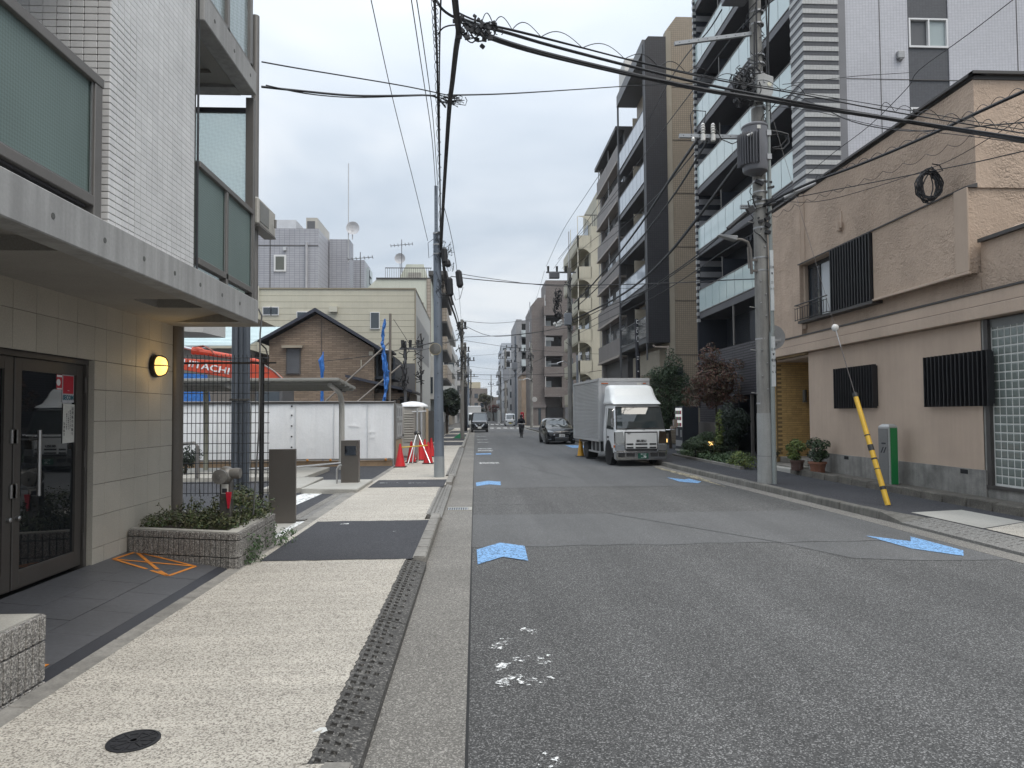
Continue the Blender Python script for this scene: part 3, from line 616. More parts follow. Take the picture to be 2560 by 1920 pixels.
# balcony south of the pier: big figured glass panel
b = MB(); b.box(-2.56, -2.48, -1.5, 4.84, 3.955, 4.02); b.build('top_rail', M_rail, bl, bevel=.004); b = MB(); b.box(-2.555, -2.485, -1.5, 4.74, 3.135, 3.20); b.build('bottom_rail', M_rail, bl, bevel=.004)
b = MB(); b.box(-2.56, -2.485, 4.74, 4.83, 3.05, 3.955); b.box(-2.6, -2.55, 4.66, 4.75, 3.055, 3.14); b.build('rail_post', M_rail, bl, bevel=.004)
b = MB(); b.box(-2.53, -2.515, -1.5, 4.735, 3.20, 3.955); b.build('glass_panel', M_gpan, bl)
b = MB(); b.box(-2.505, -2.497, 4.715, 4.735, 3.2, 3.955); b.box(-2.505, -2.497, -1.5, 4.715, 3.2, 3.212); b.build('gasket', M_steel, bl)
b = MB(); b.box(-2.56, -2.52, -1.5, 4.7, 3.115, 3.133); b.build('rail_shadow_gap', M_raild, bl)
# balcony north of the pier
b = MB(); b.box(-2.56, -2.48, 6.51, 8.06, 4.02, 4.075); b.build('top_rail', M_rail, bl, bevel=.004); b = MB(); b.box(-2.555, -2.485, 6.51, 8.06, 3.13, 3.19); b.build('bottom_rail', M_rail, bl, bevel=.004)
b = MB(); b.box(-2.56, -2.485, 7.22, 7.275, 3.055, 4.02); b.build('rail_post', M_rail, bl, bevel=.004)
b = MB(); b.box(-2.575, -2.485, 8.06, 8.135, 3.055, 5.36); b.build('corner_post', M_rail, bl, bevel=.004)
for (a, c) in ((6.52, 7.22), (7.275, 8.06)):
    b = MB(); b.box(-2.53, -2.515, a, c, 3.19, 4.02); b.build('glass_panel', M_gpan, bl)
    b = MB(); b.box(-2.505, -2.497, c - .018, c, 3.19, 4.02); b.build('gasket', M_steel, bl)
b = MB(); b.box(-3.9, -2.58, 8.085, 8.097, 3.06, 5.19); b.build('partition_pane', M_part, bl)
b = MB(); b.box(-3.9, -2.58, 8.07, 8.11, 5.19, 5.245); b.build('partition_frame', M_raild, bl)
# upper slab and its glass
b = MB(); b.hexa([(-2.62, 6.5, 5.37), (-2.45, 6.5, 5.37), (-2.45, 8.04, 5.37), (-2.62, 8.04, 5.37)], [(-2.62, 6.5, 5.63), (-2.45, 6.5, 5.63), (-2.45, 8.04, 5.63), (-2.62, 8.04, 5.63)]); b.build('balcony_slab', M_fair, bl, bevel=.008)
b = MB(); b.box(-4.5, -2.62, 7.84, 8.04, 5.37, 5.63); b.build('balcony_slab', M_fair, bl)
b = MB(); b.box(-4.5, -2.62, 6.5, 7.84, 5.45, 5.6); b.box(-2.78, -2.62, 6.5, 7.84, 5.40, 5.45); b.box(-4, -2.78, 7.6, 7.84, 5.41, 5.45); b.build('soffit', M_soff, bl)
for yy in (6.75, 7.3, 7.82): piece('tie_hole', mh_, bl, (-2.449, yy, 5.5))
b = MB(); b.box(-2.56, -2.48, 7.20, 7.26, 5.63, 8.5); b.box(-2.56, -2.48, 7.92, 8.0, 5.63, 8.5); b.box(-2.56, -2.48, 6.5, 8, 5.635, 5.70); b.build('window_frame', M_rail, bl, bevel=.004)
for (a, c) in ((6.5, 7.2), (7.26, 7.92)): b = MB(); b.box(-2.53, -2.515, a, c, 5.70, 8.5); b.build('glass_panel', M_part, bl)
b = MB(); b.cyl((-2.58, 8.42, 2.9), (-2.58, 8.42, 6.5), .045, n=12); b.build('downpipe', M_rail, bl, smooth=True)
b = MB(); b.box(-9, -4.4, 4.98, 8.0, 3.05, 9.5); b.build('rear_wall', M_ptile, bl)
b = MB(); b.box(-6, -2.45, -3, 4.955, 5.37, 5.63); b.build('balcony_slab', M_fair, bl); b = MB(); b.box(-6, -4.15, -3, 4.955, 3.06, 5.37); b.build('rear_wall', M_ptile, bl); b = MB(); b.box(-4.1499, -4.14, 1.2, 3.6, 3.1, 5.1); b.build('balcony_window', M_dglass, bl)  # out-of-view slab and wall of the block, added to shade the tiled pier
# round column at the wall end and the triple pipe column
b = MB(); b.cyl((-3.93, 9.52, .2), (-3.93, 9.52, 3.0), .105, n=20); b.build('round_column', M_brown, bl, smooth=True)
b = MB(); b.prism([(-6.6, 12.2), (-5.0, 13.3), (-4.9, 14.2), (-6.6, 14.2)], 'z', 3.30, 3.55); b.build('entrance_canopy', mat('canopy_pale', (.45, .45, .44), .7, .1), bl)
tc_ = thing('column_cluster', 'three dark blue grey steel pipes standing together behind the wire mesh fence', 'column', (-3.72, 11.5, .05))
for x, rad in ((-3.815, .052), (-3.72, .045), (-3.635, .055)): b = MB(); b.cyl((x, 11.5 + (.03 if rad < .05 else 0), .05), (x, 11.5, 3.6), rad, n=16); b.build('pipe', M_navy, tc_, smooth=True)
b = MB(); b.box(-3.88, -3.57, 11.43, 11.445, 2.0, 2.03); b.build('clamp', M_steel, tc_)
# wall lamp
lp = thing('wall_lamp', 'lit yellow bulkhead lamp with wire guard on the tiled entrance wall', 'lamp', (-3.9, 8.83, 2.37))
M_blk = mat('black_metal', (.02, .02, .021), .4, .1)
b = MB(); b.lathe([(.135, 0), (.14, .03), (.13, .055), (.118, .06)], (-3.899, 8.83, 2.37), 28, ax='x'); b.build('base', M_blk, lp, smooth=True)
b = MB(); b.lathe([(.117, .04), (.115, .08), (.098, .125), (.06, .15), (.01, .158)], (-3.899, 8.83, 2.37), 28, ax='x'); b.build('shade', emit('lamp_glow', (1, .62, .17), 1.25), lp, smooth=True)
for an in (0.0, math.pi / 2, math.pi / 4):
    pts = [(-3.9 + h, 8.83 + r * math.cos(an), 2.37 + r * math.sin(an)) for r, h in ((-.13, .05), (-.122, .1), (-.1, .142), (-.06, .166), (0, .176), (.06, .166), (.1, .142), (.122, .1), (.13, .05))]
    if an != math.pi / 4: b = MB(); b.tube(pts, .0075, 5); b.build('guard_wire', M_blk, lp)
pl = bpy.data.lights.new('lamp_light', 'POINT'); pl.energy = 2; pl.color = (1, .66, .25); pl.shadow_soft_size = .1
plo = bpy.data.objects.new('lamp_light', pl); COL.objects.link(plo); plo.parent = lp; plo.location = (.26, 0, 0)
# air conditioner at the balcony end
ac = thing('air_conditioner', 'beige air conditioner box at the far end of the balcony', 'air conditioner', (-2.42, 8.6, 3.98))
M_cream = mat('cream_casing', (.42, .40, .36), .5, .1)
b = MB(); b.box(-2.6, -2.47, 8.2, 8.9, 3.96, 4.27); b.build('casing', M_cream, ac, bevel=.015)
b = MB(); b.box(-2.47, -2.462, 8.25, 8.6, 4.0, 4.23); b.build('grille', mat('grey_grille', (.2, .2, .19), .6), ac)
b = MB(); b.box(-2.6, -2.46, 8.22, 8.88, 3.94, 3.96); b.cyl((-2.43, 8.75, 4.15), (-2.43, 8.75, 4.05), .015); b.build('bracket', M_rail, ac)
# cable down the slab corner
b = MB(); b.tube([(-2.47, 8.22, 2.98), (-2.44, 8.25, 2.9), (-2.46, 8.26, 2.7), (-2.47, 8.27, 1.6), (-2.6, 8.5, .6)], .009, 6); b.top('cable_conduit', mat('grey_conduit', (.12, .12, .12), .6), 'thin grey conduit hanging from the corner of the concrete balcony slab', 'conduit')

# ---- block planters
M_rock = speckle('split_face_block', (.10, .095, .09), (.30, .28, .255), 120, .5, .95, bump=.9, bd=.006, big=.18, third=(.42, .40, .37))
M_cap = mat('block_cap', (.34, .325, .29), .9, .25, 3, .15, 80, .4, 80)
M_soil = mat('soil', (.035, .028, .02), .95, .3, 6)
_bk = {}
def ribblock(n, h):
    if (n, h) not in _bk:
        q = MB(); q.box(.002, n * .0655 - .002, 0, .09, .003, h - .003)
        for i in range(n):
            w = .010 + .002 * (i % 3); q.hexa([(i * .0655 + .006, -.018 - .002 * (i % 2), .004), (i * .0655 + .0595, -.018, .004), (i * .0655 + .0615, 0, .004), (i * .0655 + .004, 0, .004)], [(i * .0655 + .006, -.018, h - .004), (i * .0655 + .0595, -.018 - .003 * (i % 2), h - .004), (i * .0655 + .0615, 0, h - .004), (i * .0655 + .004, 0, h - .004)])
        _bk[(n, h)] = q.mesh('block', M_rock, bevel=.003)
    return _bk[(n, h)]
def rib_run(par, p, q, courses):
    d = Vector((q[0] - p[0], q[1] - p[1])); L_ = d.length; a = math.atan2(d.y, d.x); tot = int(round(L_ / .0655)); sc = L_ / (tot * .0655); d.normalize()
    for ci, (z, h) in enumerate(courses):
        i = 0; first = 3 if ci % 2 else 6
        while i < tot:
            n = min(first if i == 0 else 6, tot - i)
            piece('block', ribblock(n, h), par, (p[0] + d.x * i * .0655 * sc, p[1] + d.y * i * .0655 * sc, z), (0, 0, a), (sc, 1, 1)); i += n
pt = thing('planter', 'grey ribbed block planter full of ground cover beside the tiled wall', 'planter', (-3.2, 8.6, .13))
CO = [(.05, .182), (.235, .182), (.42, .078)]
A, Bc, Cc, Dc = (-3.88, 8.22), (-2.55, 7.80), (-2.60, 9.36), (-3.88, 9.36)
rib_run(pt, A, Bc, CO); rib_run(pt, Bc, (-2.585, 8.86), CO); rib_run(pt, (-2.59, 8.90), Cc, CO)
b = MB(); b.prism([(-3.86, 8.36), (-2.69, 7.99), (-2.735, 9.30), (-3.86, 9.34)], 'z', .05, .455); b.build('soil', M_soil, pt)
b = MB(); b.hexa([(-3.88, 8.235, .496), (-2.565, 7.815, .496), (-2.7, 7.97, .496), (-3.88, 8.35, .496)], [(-3.88, 8.235, .503), (-2.565, 7.815, .503), (-2.7, 7.97, .503), (-3.88, 8.35, .503)])
b.hexa([(-2.565, 7.815, .496), (-2.612, 9.36, .496), (-2.735, 9.36, .496), (-2.7, 7.97, .496)], [(-2.565, 7.815, .5035), (-2.612, 9.36, .5035), (-2.735, 9.36, .5035), (-2.7, 7.97, .5035)]); b.build('cap', M_cap, pt)
b = MB(); b.prism([(-3.88, 8.3), (-2.66, 7.9), (-2.7, 9.36), (-2.78, 9.36), (-2.74, 8.02), (-3.88, 8.4)], 'z', .05, .494); b.build('core', M_grout, pt)
p2 = thing('planter', 'weathered ribbed block planter at the near edge of the entrance floor', 'planter', (-3.2, 4.0, .12))
CO2 = [(.03, .11), (.145, .24), (.39, .155)]
rib_run(p2, (-2.66, 2.6), (-2.66, 4.56), CO2); rib_run(p2, (-2.66, 4.56), (-4.2, 4.56), CO2)
b = MB(); b.hexa([(-2.675, 2.6, .54), (-2.675, 4.545, .54), (-4.2, 4.545, .54), (-4.2, 2.6, .54)], [(-2.675, 2.6, .552), (-2.675, 4.545, .55), (-4.2, 4.545, .56), (-4.2, 2.6, .56)]); b.build('cap', M_cap, p2)
b = MB(); b.box(-4.2, -2.70, 2.6, 4.52, .02, .53); b.build('core', M_grout, p2)
# ================================================================ RIGHT: STUCCO HOUSE
def stuccomat():
    m, t, n, l, p = _new('stucco'); v = _pos(t)
    big = _noise(t, v, 1.1, 5, .6); c = _mul(t, (.47, .36, .278), _ramp(t, big, [(.3, .9), (.7, 1.07)]))
    st = _noise(t, _pos(t, (5, 5, .5)), 1.0, 5, .65); c = _mul(t, c, _ramp(t, st, [(.33, .93), (.55, 1.0)]))
    l.new(c, p.inputs['Base Color']); p.inputs['Roughness'].default_value = .85; p.inputs['Specular IOR Level'].default_value = .25
    w = n.new('ShaderNodeTexNoise'); w.inputs['Scale'].default_value = 17; w.inputs['Detail'].default_value = 6; w.inputs['Distortion'].default_value = .9; l.new(v, w.inputs['Vector'])
    mask = _ramp(t, _noise(t, v, .8, 3), [(.42, .25), (.62, 1.0)])
    hgt = _mul(t, w.outputs[0], mask); _bump(t, p, hgt, 1.0, .07); MATS['stucco'] = m; return m
M_stu = stuccomat()
M_stu2 = mat('stucco_smooth', (.45, .348, .27), .85, .10, .9, .06, 60, .3, 30, bd=.008, streak=.05)
M_found = mat('stained_foundation', (.25, .24, .22), .9, .42, 2.2, .12, 50, .35, 50, streak=.22)
M_trim = mat('dark_trim', (.055, .05, .047), .5, .1)
M_slat = mat('black_slat', (.012, .012, .014), .45, .1, 3)
M_win = glass('window_glass', (.035, .045, .055), .03, .9, bump=.03, bs=1.5)
M_winl = glass('curtain_glass', (.50, .53, .55), .08, .8)
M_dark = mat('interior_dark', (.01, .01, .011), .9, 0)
M_alu = mat('aluminium', (.55, .55, .55), .35, .08, metal=.7)
M_brk = mat('ochre_brick', (.46, .30, .115), .6, .15, 9, .1, 60, .25, 60, each=.10)
M_mort = mat('brick_mortar', (.22, .15, .07), .9)
XH = 8.9
hs = thing('stucco_house', 'pinkish beige stucco house with black slatted windows and a glass block wall', 'house', (9.5, 15, .15))
XO = 8.74
b = MB()
b.box(XH, 15, 12.0, 18.5, .1, 3.35); b.build('ground_floor_wall', M_stu2, hs)
b = MB(); b.box(XH - .035, XH + .1, 11.95, 18.52, .05, .72); b.build('foundation', M_found, hs)
for yy in (16.6, 12.5): b = MB(); b.box(XH - .037, XH, yy - .1, yy + .1, .62, .70); b.build('air_vent', M_dark, hs)
# band course over the shopfront, two mouldings
b = MB(); b.box(XH - .16, XH + .1, 7.2, 20.85, 3.36, 3.575); b.box(XH - .13, XH + .1, 7.2, 20.85, 3.585, 3.80); b.build('band_course', M_stu2, hs, bevel=.008)
b = MB(); b.box(XH - .125, XH, 7.2, 20.85, 3.572, 3.588); b.box(XH - .15, XH + .1, 7.2, 20.85, 3.80, 3.835); b.build('band_flashing', M_trim, hs)
b = MB(); b.box(XH + .02, 15, 12.0, 20.8, 3.8, 4.2); b.box(XH, 15, 12.02, 18.6, 5.72, 7.70); b.build('upper_wall', M_stu, hs)
b = MB(); b.box(XH - .1, 15, 18.62, 20.82, 3.83, 7.62); b.build('pilaster', M_stu, hs)
b = MB(); b.hexa([(XH - .02, 18.55, 4), (XH + .2, 18.55, 4), (XH + .2, 18.63, 4), (XH - .1, 18.63, 4)], [(XH - .02, 18.55, 7.65), (XH + .2, 18.55, 7.65), (XH + .2, 18.63, 7.65), (XH - .1, 18.63, 7.65)]); b.build('pilaster_return', M_stu2, hs)
# projecting first-floor box with window and slatted shutter
b = MB(); b.hole_wall('x', XO, 12.05, 18.6, 4.2, 5.72, [(15.05, 18.58, 4.2, 5.70)], .45); b.quad((XO, 12.05, 4.2), (XO, 12.05, 5.72), (15, 12.05, 5.72), (15, 12.05, 4.2)); b.quad((XO, 12.05, 4.2), (15, 12.05, 4.2), (15, 18.6, 4.2), (XO, 18.6, 4.2)); b.build('projecting_bay', M_stu, hs)
b = MB(); b.box(XO - .05, XO + .02, 12.0, 15.05, 4.17, 4.22); b.box(XO - .04, XO, 12.0, 12.35, 4.22, 5.72); b.build('bay_edge', M_stu2, hs, bevel=.01)
b = MB(); b.hexa([(XO - .03, 12.0, 5.72), (XH + .01, 12.0, 5.72), (XH + .01, 18.62, 5.72), (XO - .03, 18.62, 5.72)], [(XO - .03, 12.0, 5.745), (XH + .01, 12.0, 5.80), (XH + .01, 18.62, 5.80), (XO - .03, 18.62, 5.745)]); b.build('bay_flashing', M_trim, hs)
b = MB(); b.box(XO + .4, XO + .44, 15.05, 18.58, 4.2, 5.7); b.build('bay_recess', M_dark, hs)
wd = MB(); wd.box(XO + .22, XO + .29, 16.9, 18.58, 4.2, 4.26); wd.box(XO + .22, XO + .29, 16.9, 18.58, 5.6, 5.7); [wd.box(XO + .22, XO + .29, y - .03, y + .03, 4.26, 5.6) for y in (16.9, 17.35, 17.9, 18.5)]
wf = wd.build('window', M_slat, hs)
b = MB(); b.box(XO + .25, XO + .262, 17.9, 18.5, 4.26, 5.6); b.build('pane', M_win, wf)
b = MB(); b.box(XO + .25, XO + .262, 17.35, 17.9, 4.26, 5.6); b.build('pane', M_winl, wf)
b = MB(); b.box(XO + .24, XO + .252, 16.85, 17.35, 4.26, 5.6); b.build('pane', M_winl, wf)
sl = MB(); sl.box(-.09, .0, -.02, .02, 4.2, 5.705); me_sl = sl.mesh('slat', M_slat, bevel=.003)
b = MB(); b.box(XO + .02, XO + .05, 15.05, 16.85, 4.2, 5.7); b.build('shutter_back', M_slat, hs)
for k in range(15): piece('slat', me_sl, hs, (XO + .02, 15.10 + k * .122, 0))
b = MB(); b.box(XO - .06, XO + .3, 15.02, 18.6, 4.13, 4.2); b.build('sill', M_trim, hs)
rl = MB(); rl.tube([(XO - .12, 16.88, 4.62), (XO - .12, 18.64, 4.62)], .016, 6); rl.tube([(XO - .12, 16.88, 4.53), (XO - .12, 18.64, 4.53)], .010, 5); rl.tube([(XO - .12, 16.88, 4.22), (XO - .12, 18.64, 4.22)], .012, 5)
for k in range(13):
    y = 16.92 + k * .142; rl.tube([(XO - .12, y, 4.2), (XO - .12, y, 4.55)], .008, 5)
for s in (-1, 1): rl.tube([(XO - .12, 17.25 + s * .01, 4.24), (XO - .12, 17.25 + s * .10, 4.36), (XO - .12, 17.25 + s * .07, 4.47), (XO - .12, 17.25, 4.40)], .007, 5)
rl.tube([(XO - .12, 16.88, 4.22), (XO + .1, 16.88, 4.22)], .01, 5); rl.tube([(XO - .12, 18.64, 4.62), (XO + .1, 18.64, 4.62)], .012, 5)
rl.build('railing', mat('iron_railing', (.018, .018, .018), .5), hs)
# roof cornice
b = MB(); b.box(XH - .07, XH + .2, 11.93, 20.9, 7.73, 7.79); b.box(XH - .07, 15, 11.92, 12.05, 7.73, 7.79); b.box(XH, 15, 12, 20.8, 7.66, 7.74); b.build('roof_cornice', M_trim, hs, bevel=.006)
# lower wing nearest the camera
b = MB(); b.box(XH + .03, 15, 7.2, 12.0, 3.82, 4.72); b.build('wing_wall', M_stu, hs)
b = MB(); b.box(XH - .05, 15, 7.2, 11.97, 4.72, 4.78); b.build('wing_coping', M_trim, hs)
b = MB(); b.box(10.2, 14, 7.5, 11.6, 4.78, 5.5); b.build('roof_box', M_trim, hs); b = MB(); b.hexa([(XH + .1, 10.6, 4.79), (XH + .5, 10.6, 4.79), (XH + .5, 11.6, 4.79), (XH + .1, 11.6, 4.79)], [(XH + .15, 10.6, 4.86), (XH + .4, 10.7, 4.9), (XH + .45, 11.5, 4.85), (XH + .2, 11.4, 4.88)]); b.build('loose_cover', M_stu2, hs)
b = MB(); b.box(XH + .25, 15, 7.2, 12, .1, 3.36); b.box(XH, 15, 7.2, 12.0, .05, .42); b.box(XH, XH + .25, 11.96, 12.02, .4, 3.36); b.build('wing_base', M_found, hs)
b = MB(); b.box(XH - .03, XH + .22, 7.2, 11.96, .42, .47); b.box(XH + .0, XH + .2, 11.86, 11.96, .47, 3.34); b.build('block_wall_frame', M_trim, hs)
b = MB(); b.box(XH + .02, XH + .06, 10.9, 11.0, 3.2, 3.36); b.box(XH - .1, XH + .1, 7.2, 10.9, 3.26, 3.36); b.build('awning_box', mat('olive_trim', (.13, .115, .05), .6), hs)
M_gb = glass('glass_block', (.15, .175, .16), .10, .8, bump=.12, bs=14)
M_gj = mat('block_joint', (.55, .55, .52), .7, .1)
gw = MB(); gw.box(XH + .063, XH + .16, 7.2, 11.86, .47, 3.34); gwall = gw.build('glass_block_wall', M_gj, hs)
gb = MB(); gb.box(-.055, 0, .008, .137, .008, .137)
gb.hexa([(-.055, .012, .012), (-.055, .012, .133), (-.055, .133, .133), (-.055, .133, .012)][::-1], [(-.059, .03, .03), (-.059, .03, .115), (-.059, .115, .115), (-.059, .115, .03)][::-1]); me_gb = gb.mesh('glass_block', M_gb, bevel=.004)
for r in range(19):
    for c in range(9): piece('glass_block', me_gb, gwall, (XH + .115, 11.84 - (c + 1) * .145, .50 + r * .1475))
b = MB(); b.box(XH + .05, XH + .099, 7.2, 11.86, 3.20, 3.34); b.build('head_pane', mat('grey_pane', (.16, .17, .165), .3), hs)
# slatted window boxes on the ground floor
for (y0, y1, lab) in ((15.25, 16.96, 0), (11.72, 13.46, 1)):
    b = MB(); b.box(XH - .03, XH - .002, y0, y1, 1.88, 2.78); bx = b.build('slat_screen', M_slat, hs)
    sl = MB(); sl.box(XH - .13, XH - .03, -.012, .012, 1.84, 2.81); me2 = sl.mesh('slat', M_slat, bevel=.003)
    nsl = int((y1 - y0) / .113)
    for k in range(nsl + 1): piece('slat', me2, bx, (0, y0 + .01 + k * (y1 - y0 - .02) / nsl, 0))
# entrance recess with ochre brick
b = MB(); b.box(XH + .02, 15, 20.62, 20.9, .1, 3.36); b.box(10.3, 15, 18.5, 20.62, .1, 3.4); b.box(XH - .1, 15, 18.5, 20.85, 3.3, 3.37); b.build('entrance_recess', M_mort, hs)
b = MB(); b.box(XH + .05, 11, 18.5, 20.62, 3.24, 3.3); b.build('entrance_ceiling', M_stu2, hs)
br = MB(); br.box(.004, .296, -.012, 0, .004, .061); me_br = br.mesh('brick', M_brk, bevel=.003)
bs_ = MB(); bs_.box(-.012, 0, .004, .276, .004, .061); me_bs = bs_.mesh('brick', M_brk, bevel=.003)
b = MB(); b.box(XH + .01, XH + .05, 20.60, 20.91, .1, 3.36); b.build('brick_pier', M_mort, hs)
for r in range(44):
    z = .45 + r * .065
    for c in range(5):
        x = XH + .03 + c * .3 - (.15 if r % 2 else 0)
        if x < XH: continue
        piece('brick', me_br, hs, (x, 20.62, z))
    piece('brick', me_bs, hs, (XH + .01, 20.62, z))
b = MB(); b.box(XH - .35, 11, 18.5, 20.7, .1, .30); b.box(XH + .1, 11, 18.9, 20.7, .3, .46); b.build('entrance_step', mat('step_stone', (.19, .175, .15), .8, .25, 3, .15, 60), hs, bevel=.015)
b = MB(); b.box(8.35, XH - .35, 18.3, 20.7, .12, .26); b.build('entrance_step', M_conc, hs, bevel=.02)
b = MB(); b.cyl((9.75, 20.55, 2.1), (9.75, 20.55, 2.42), .06, n=12); b.box(9.7, 9.8, 20.5, 20.6, 2.05, 2.1); b.build('porch_light', mat('smoked_lamp', (.1, .095, .08), .3), hs)
b = MB(); b.cyl((XH - .06, 16.1 + .55, 6.2), (XH - .06, 16.65, 6.36), .05, n=10); b.box(XH - .02, XH, 16.6, 16.7, 6.15, 6.62); b.ball((XH - .06, 16.65, 6.17), .055, 8); b.cyl((XH - .06, 16.55, 6.2), (XH - .06, 16.55, 6.34), .03); b.build('insulator_bracket', M_stu2, hs)
b = MB(); b.box(XH - .6, XH - .036, 7.2, 18.4, .12, .26); b.build('plinth_ledge', mat('mossy_ledge', (.105, .095, .08), .95, .4, 2.5, .25, 40, .7, 40, bd=.02), hs)
for k in range(18):
    q = MB(); y = 7.4 + k * .61; q.hexa([(XH - .62 - rr.uniform(0, .03), y, .1), (XH - .46, y, .1), (XH - .46, y + .59, .1), (XH - .62, y + .59, .1)], [(XH - .60, y, .285 + rr.uniform(-.02, .02)), (XH - .48, y, .285), (XH - .48, y + .59, .285), (XH - .60, y + .59, .28 + rr.uniform(-.02, .02))])
    q.build('ledge_stone', MATS['mossy_ledge'], hs, bevel=.015)
# ================================================================ RIGHT: DARK APARTMENTS WITH GLASS BALCONIES
M_wt = tilemat('white_facade_tile', (.50, .50, .53), (.46, .46, .49), (.20, .20, .22), .1, .05, .0, .35)
M_dt = tilemat('charcoal_facade_tile', (.075, .077, .085), (.065, .066, .074), (.03, .03, .033), .1, .05, .0, .35)
M_nav = tilemat('navy_facade_tile', (.02, .024, .032), (.018, .021, .028), (.01, .01, .013), .2, .1, .0, .5)
M_slabd = mat('dark_slab_panel', (.085, .083, .09), .5, .1, 1, .05, 40, streak=.06)
M_navy2 = mat('balcony_navy', (.022, .026, .036), .5, .12)
M_bg = glass('balcony_glass', (.50, .60, .60), .06, .9)
M_bandl = tilemat('band_tile_light', (.46, .46, .45), (.42, .42, .41), (.2, .2, .2), .1, .05, .0, .35)
ap = thing('apartment_tower', 'dark apartment tower with pale glass balconies and a striped corner pier', 'building', (12, 26, 0))
XA, YA = 10.2, 21.1; ZT = 24.5
b = MB(); b.box(11.5, 22, YA + .25, 31.8, 0, ZT); b.build('core_wall', M_nav, ap)
b = MB(); b.box(11.6, 13.63, YA + .12, YA + .25, 3, ZT); b.box(14.95, 22, YA + .12, YA + .25, 3, ZT); b.build('tiled_gable', M_wt, ap)
b = MB(); b.hole_wall('y', YA + .15, 13.63, 14.95, 3, ZT, [(13.68, 14.91, 13.2 - 2.85 * k, 14.1 - 2.85 * k) for k in range(-3, 3)], .12); b.build('dark_window_strip', M_dt, ap)
for k in range(-3, 3):
    z = 13.2 - 2.85 * k
    q = MB(); f_ = .05; q.box(13.66, 14.93, YA + .10, YA + .26, z - .02, z + .04); q.box(13.66, 14.93, YA + .10, YA + .26, z + .87, z + .92); [q.box(x, x + f_, YA + .10, YA + .24, z + .04, z + .87) for x in (13.66, 14.28, 14.88)]
    wnd = q.build('window', mat('white_frame', (.62, .62, .62), .4, .05), ap)
    q = MB(); q.box(13.71, 14.28, YA + .2, YA + .21, z + .04, z + .87); q.build('pane', glass('screen_glass', (.09, .09, .095), .3, .5), wnd)
    q = MB(); q.box(14.33, 14.88, YA + .18, YA + .19, z + .04, z + .87); q.build('pane', glass('frosted_glass', (.30, .35, .35), .12, .8, bump=.3, bs=9), wnd)
    q = MB(); q.box(13.23, 13.45, YA + .0, YA + .12, z - .42, z - .18); q.cyl((13.34, YA + .06, z - .42), (13.34, YA + .06, z - .47), .07); q.build('vent_hood', mat('hood_grey', (.3, .3, .3), .4, metal=.5), ap, bevel=.02)
for z in (12.15, 15.0, 17.85, 9.3): b = MB(); b.box(11.35, 22, YA + .112, YA + .14, z - .012, z + .012); b.build('movement_joint', M_trim, ap)
for x in (12.72, 17.2): b = MB(); b.box(x - .012, x + .012, YA + .112, YA + .14, 3, ZT); b.build('movement_joint', M_trim, ap)
b = MB(); b.box(11.33, 11.6, YA + .08, YA + .3, 3, ZT); b.build('gable_return', mat('grey_panel', (.15, .15, .16), .5), ap)
b = MB(); b.box(XA + .02, 11.32, YA + .02, 22.0, 0, ZT); b.build('corner_pier', M_dt, ap)
lb = MB(); lb.box(XA, 11.33, YA, 22.0, 0, .149); me_l = lb.mesh('tile_band', M_bandl, bevel=.004)
for k in range(56): piece('tile_band', me_l, ap, (0, 0, 7.6 + k * .297))
# balconies: slab, glass panes, rail, privacy panel, striped end wall
pn = MB(); pn.box(0, .014, .012, .858, 0, .97); me_pn = pn.mesh('glass_pane', M_bg)
BY0, BY1 = 22.0, 31.78
for k in range(7):
    z = 6.35 + 2.85 * k
    b = MB(); b.box(XA + .04, 11.6, BY0, BY1, z - .32, z - .03); b.build('balcony_slab', M_slabd, ap, bevel=.01)
    rb = MB(); rb.box(XA + .02, XA + .075, BY0, BY1, z + .985, z + 1.02); rb.box(XA + .02, XA + .08, BY0, BY1, z - .03, z + .005); rb.build('balcony_rail', M_rail, ap)
    for j in range(11): piece('glass_pane', me_pn, ap, (XA + .04, BY0 + .05 + j * .883, z + .01))
    for yy in (29.2, 25.4): b = MB(); b.box(XA + .25, 11.5, yy, yy + .03, z, z + 1.9); b.build('privacy_panel', M_navy2, ap); b = MB(); b.box(XA + .22, XA + .25, yy - .01, yy + .04, z, z + 2.0); b.build('panel_post', M_rail, ap)
    b = MB(); b.box(11.47, 11.5, 22.6, 24.6, z, z + 2.0); b.box(11.47, 11.5, 26.4, 28.6, z, z + 2.0); b.box(11.47, 11.5, 29.8, 31.4, z, z + 2.0); b.build('balcony_window', M_win, ap)
    q = MB()
    for i in range(5): q.box(XA + .1, 11.5, 31.70, 31.74, z + .1 + i * .5, z + .35 + i * .5)
    stuffpart(q.build('end_wall_bands', mat('band_grey', (.24, .24, .25), .5), ap))
    for i in range(4): q = MB(); q.box(10.7, 10.78, 26.0 + i * .35, 26.2 + i * .35, z + 2.1, z + 2.3); q.build('balcony_hanger', M_navy2, ap)
b = MB(); b.box(XA + .06, 11.6, 31.74, 31.85, 0, ZT); b.build('end_wall', M_navy2, ap)
q = MB(); [q.box(XA - .06, XA + .08, 31.72, 31.88, 5.9 + i * .297, 5.9 + i * .297 + .15) for i in range(62)]; stuffpart(q.build('end_pier_bands', M_bandl, ap))
b = MB(); b.box(XA - .04, XA + .08, 31.74, 31.86, 2, ZT); b.build('end_pier', M_navy2, ap)
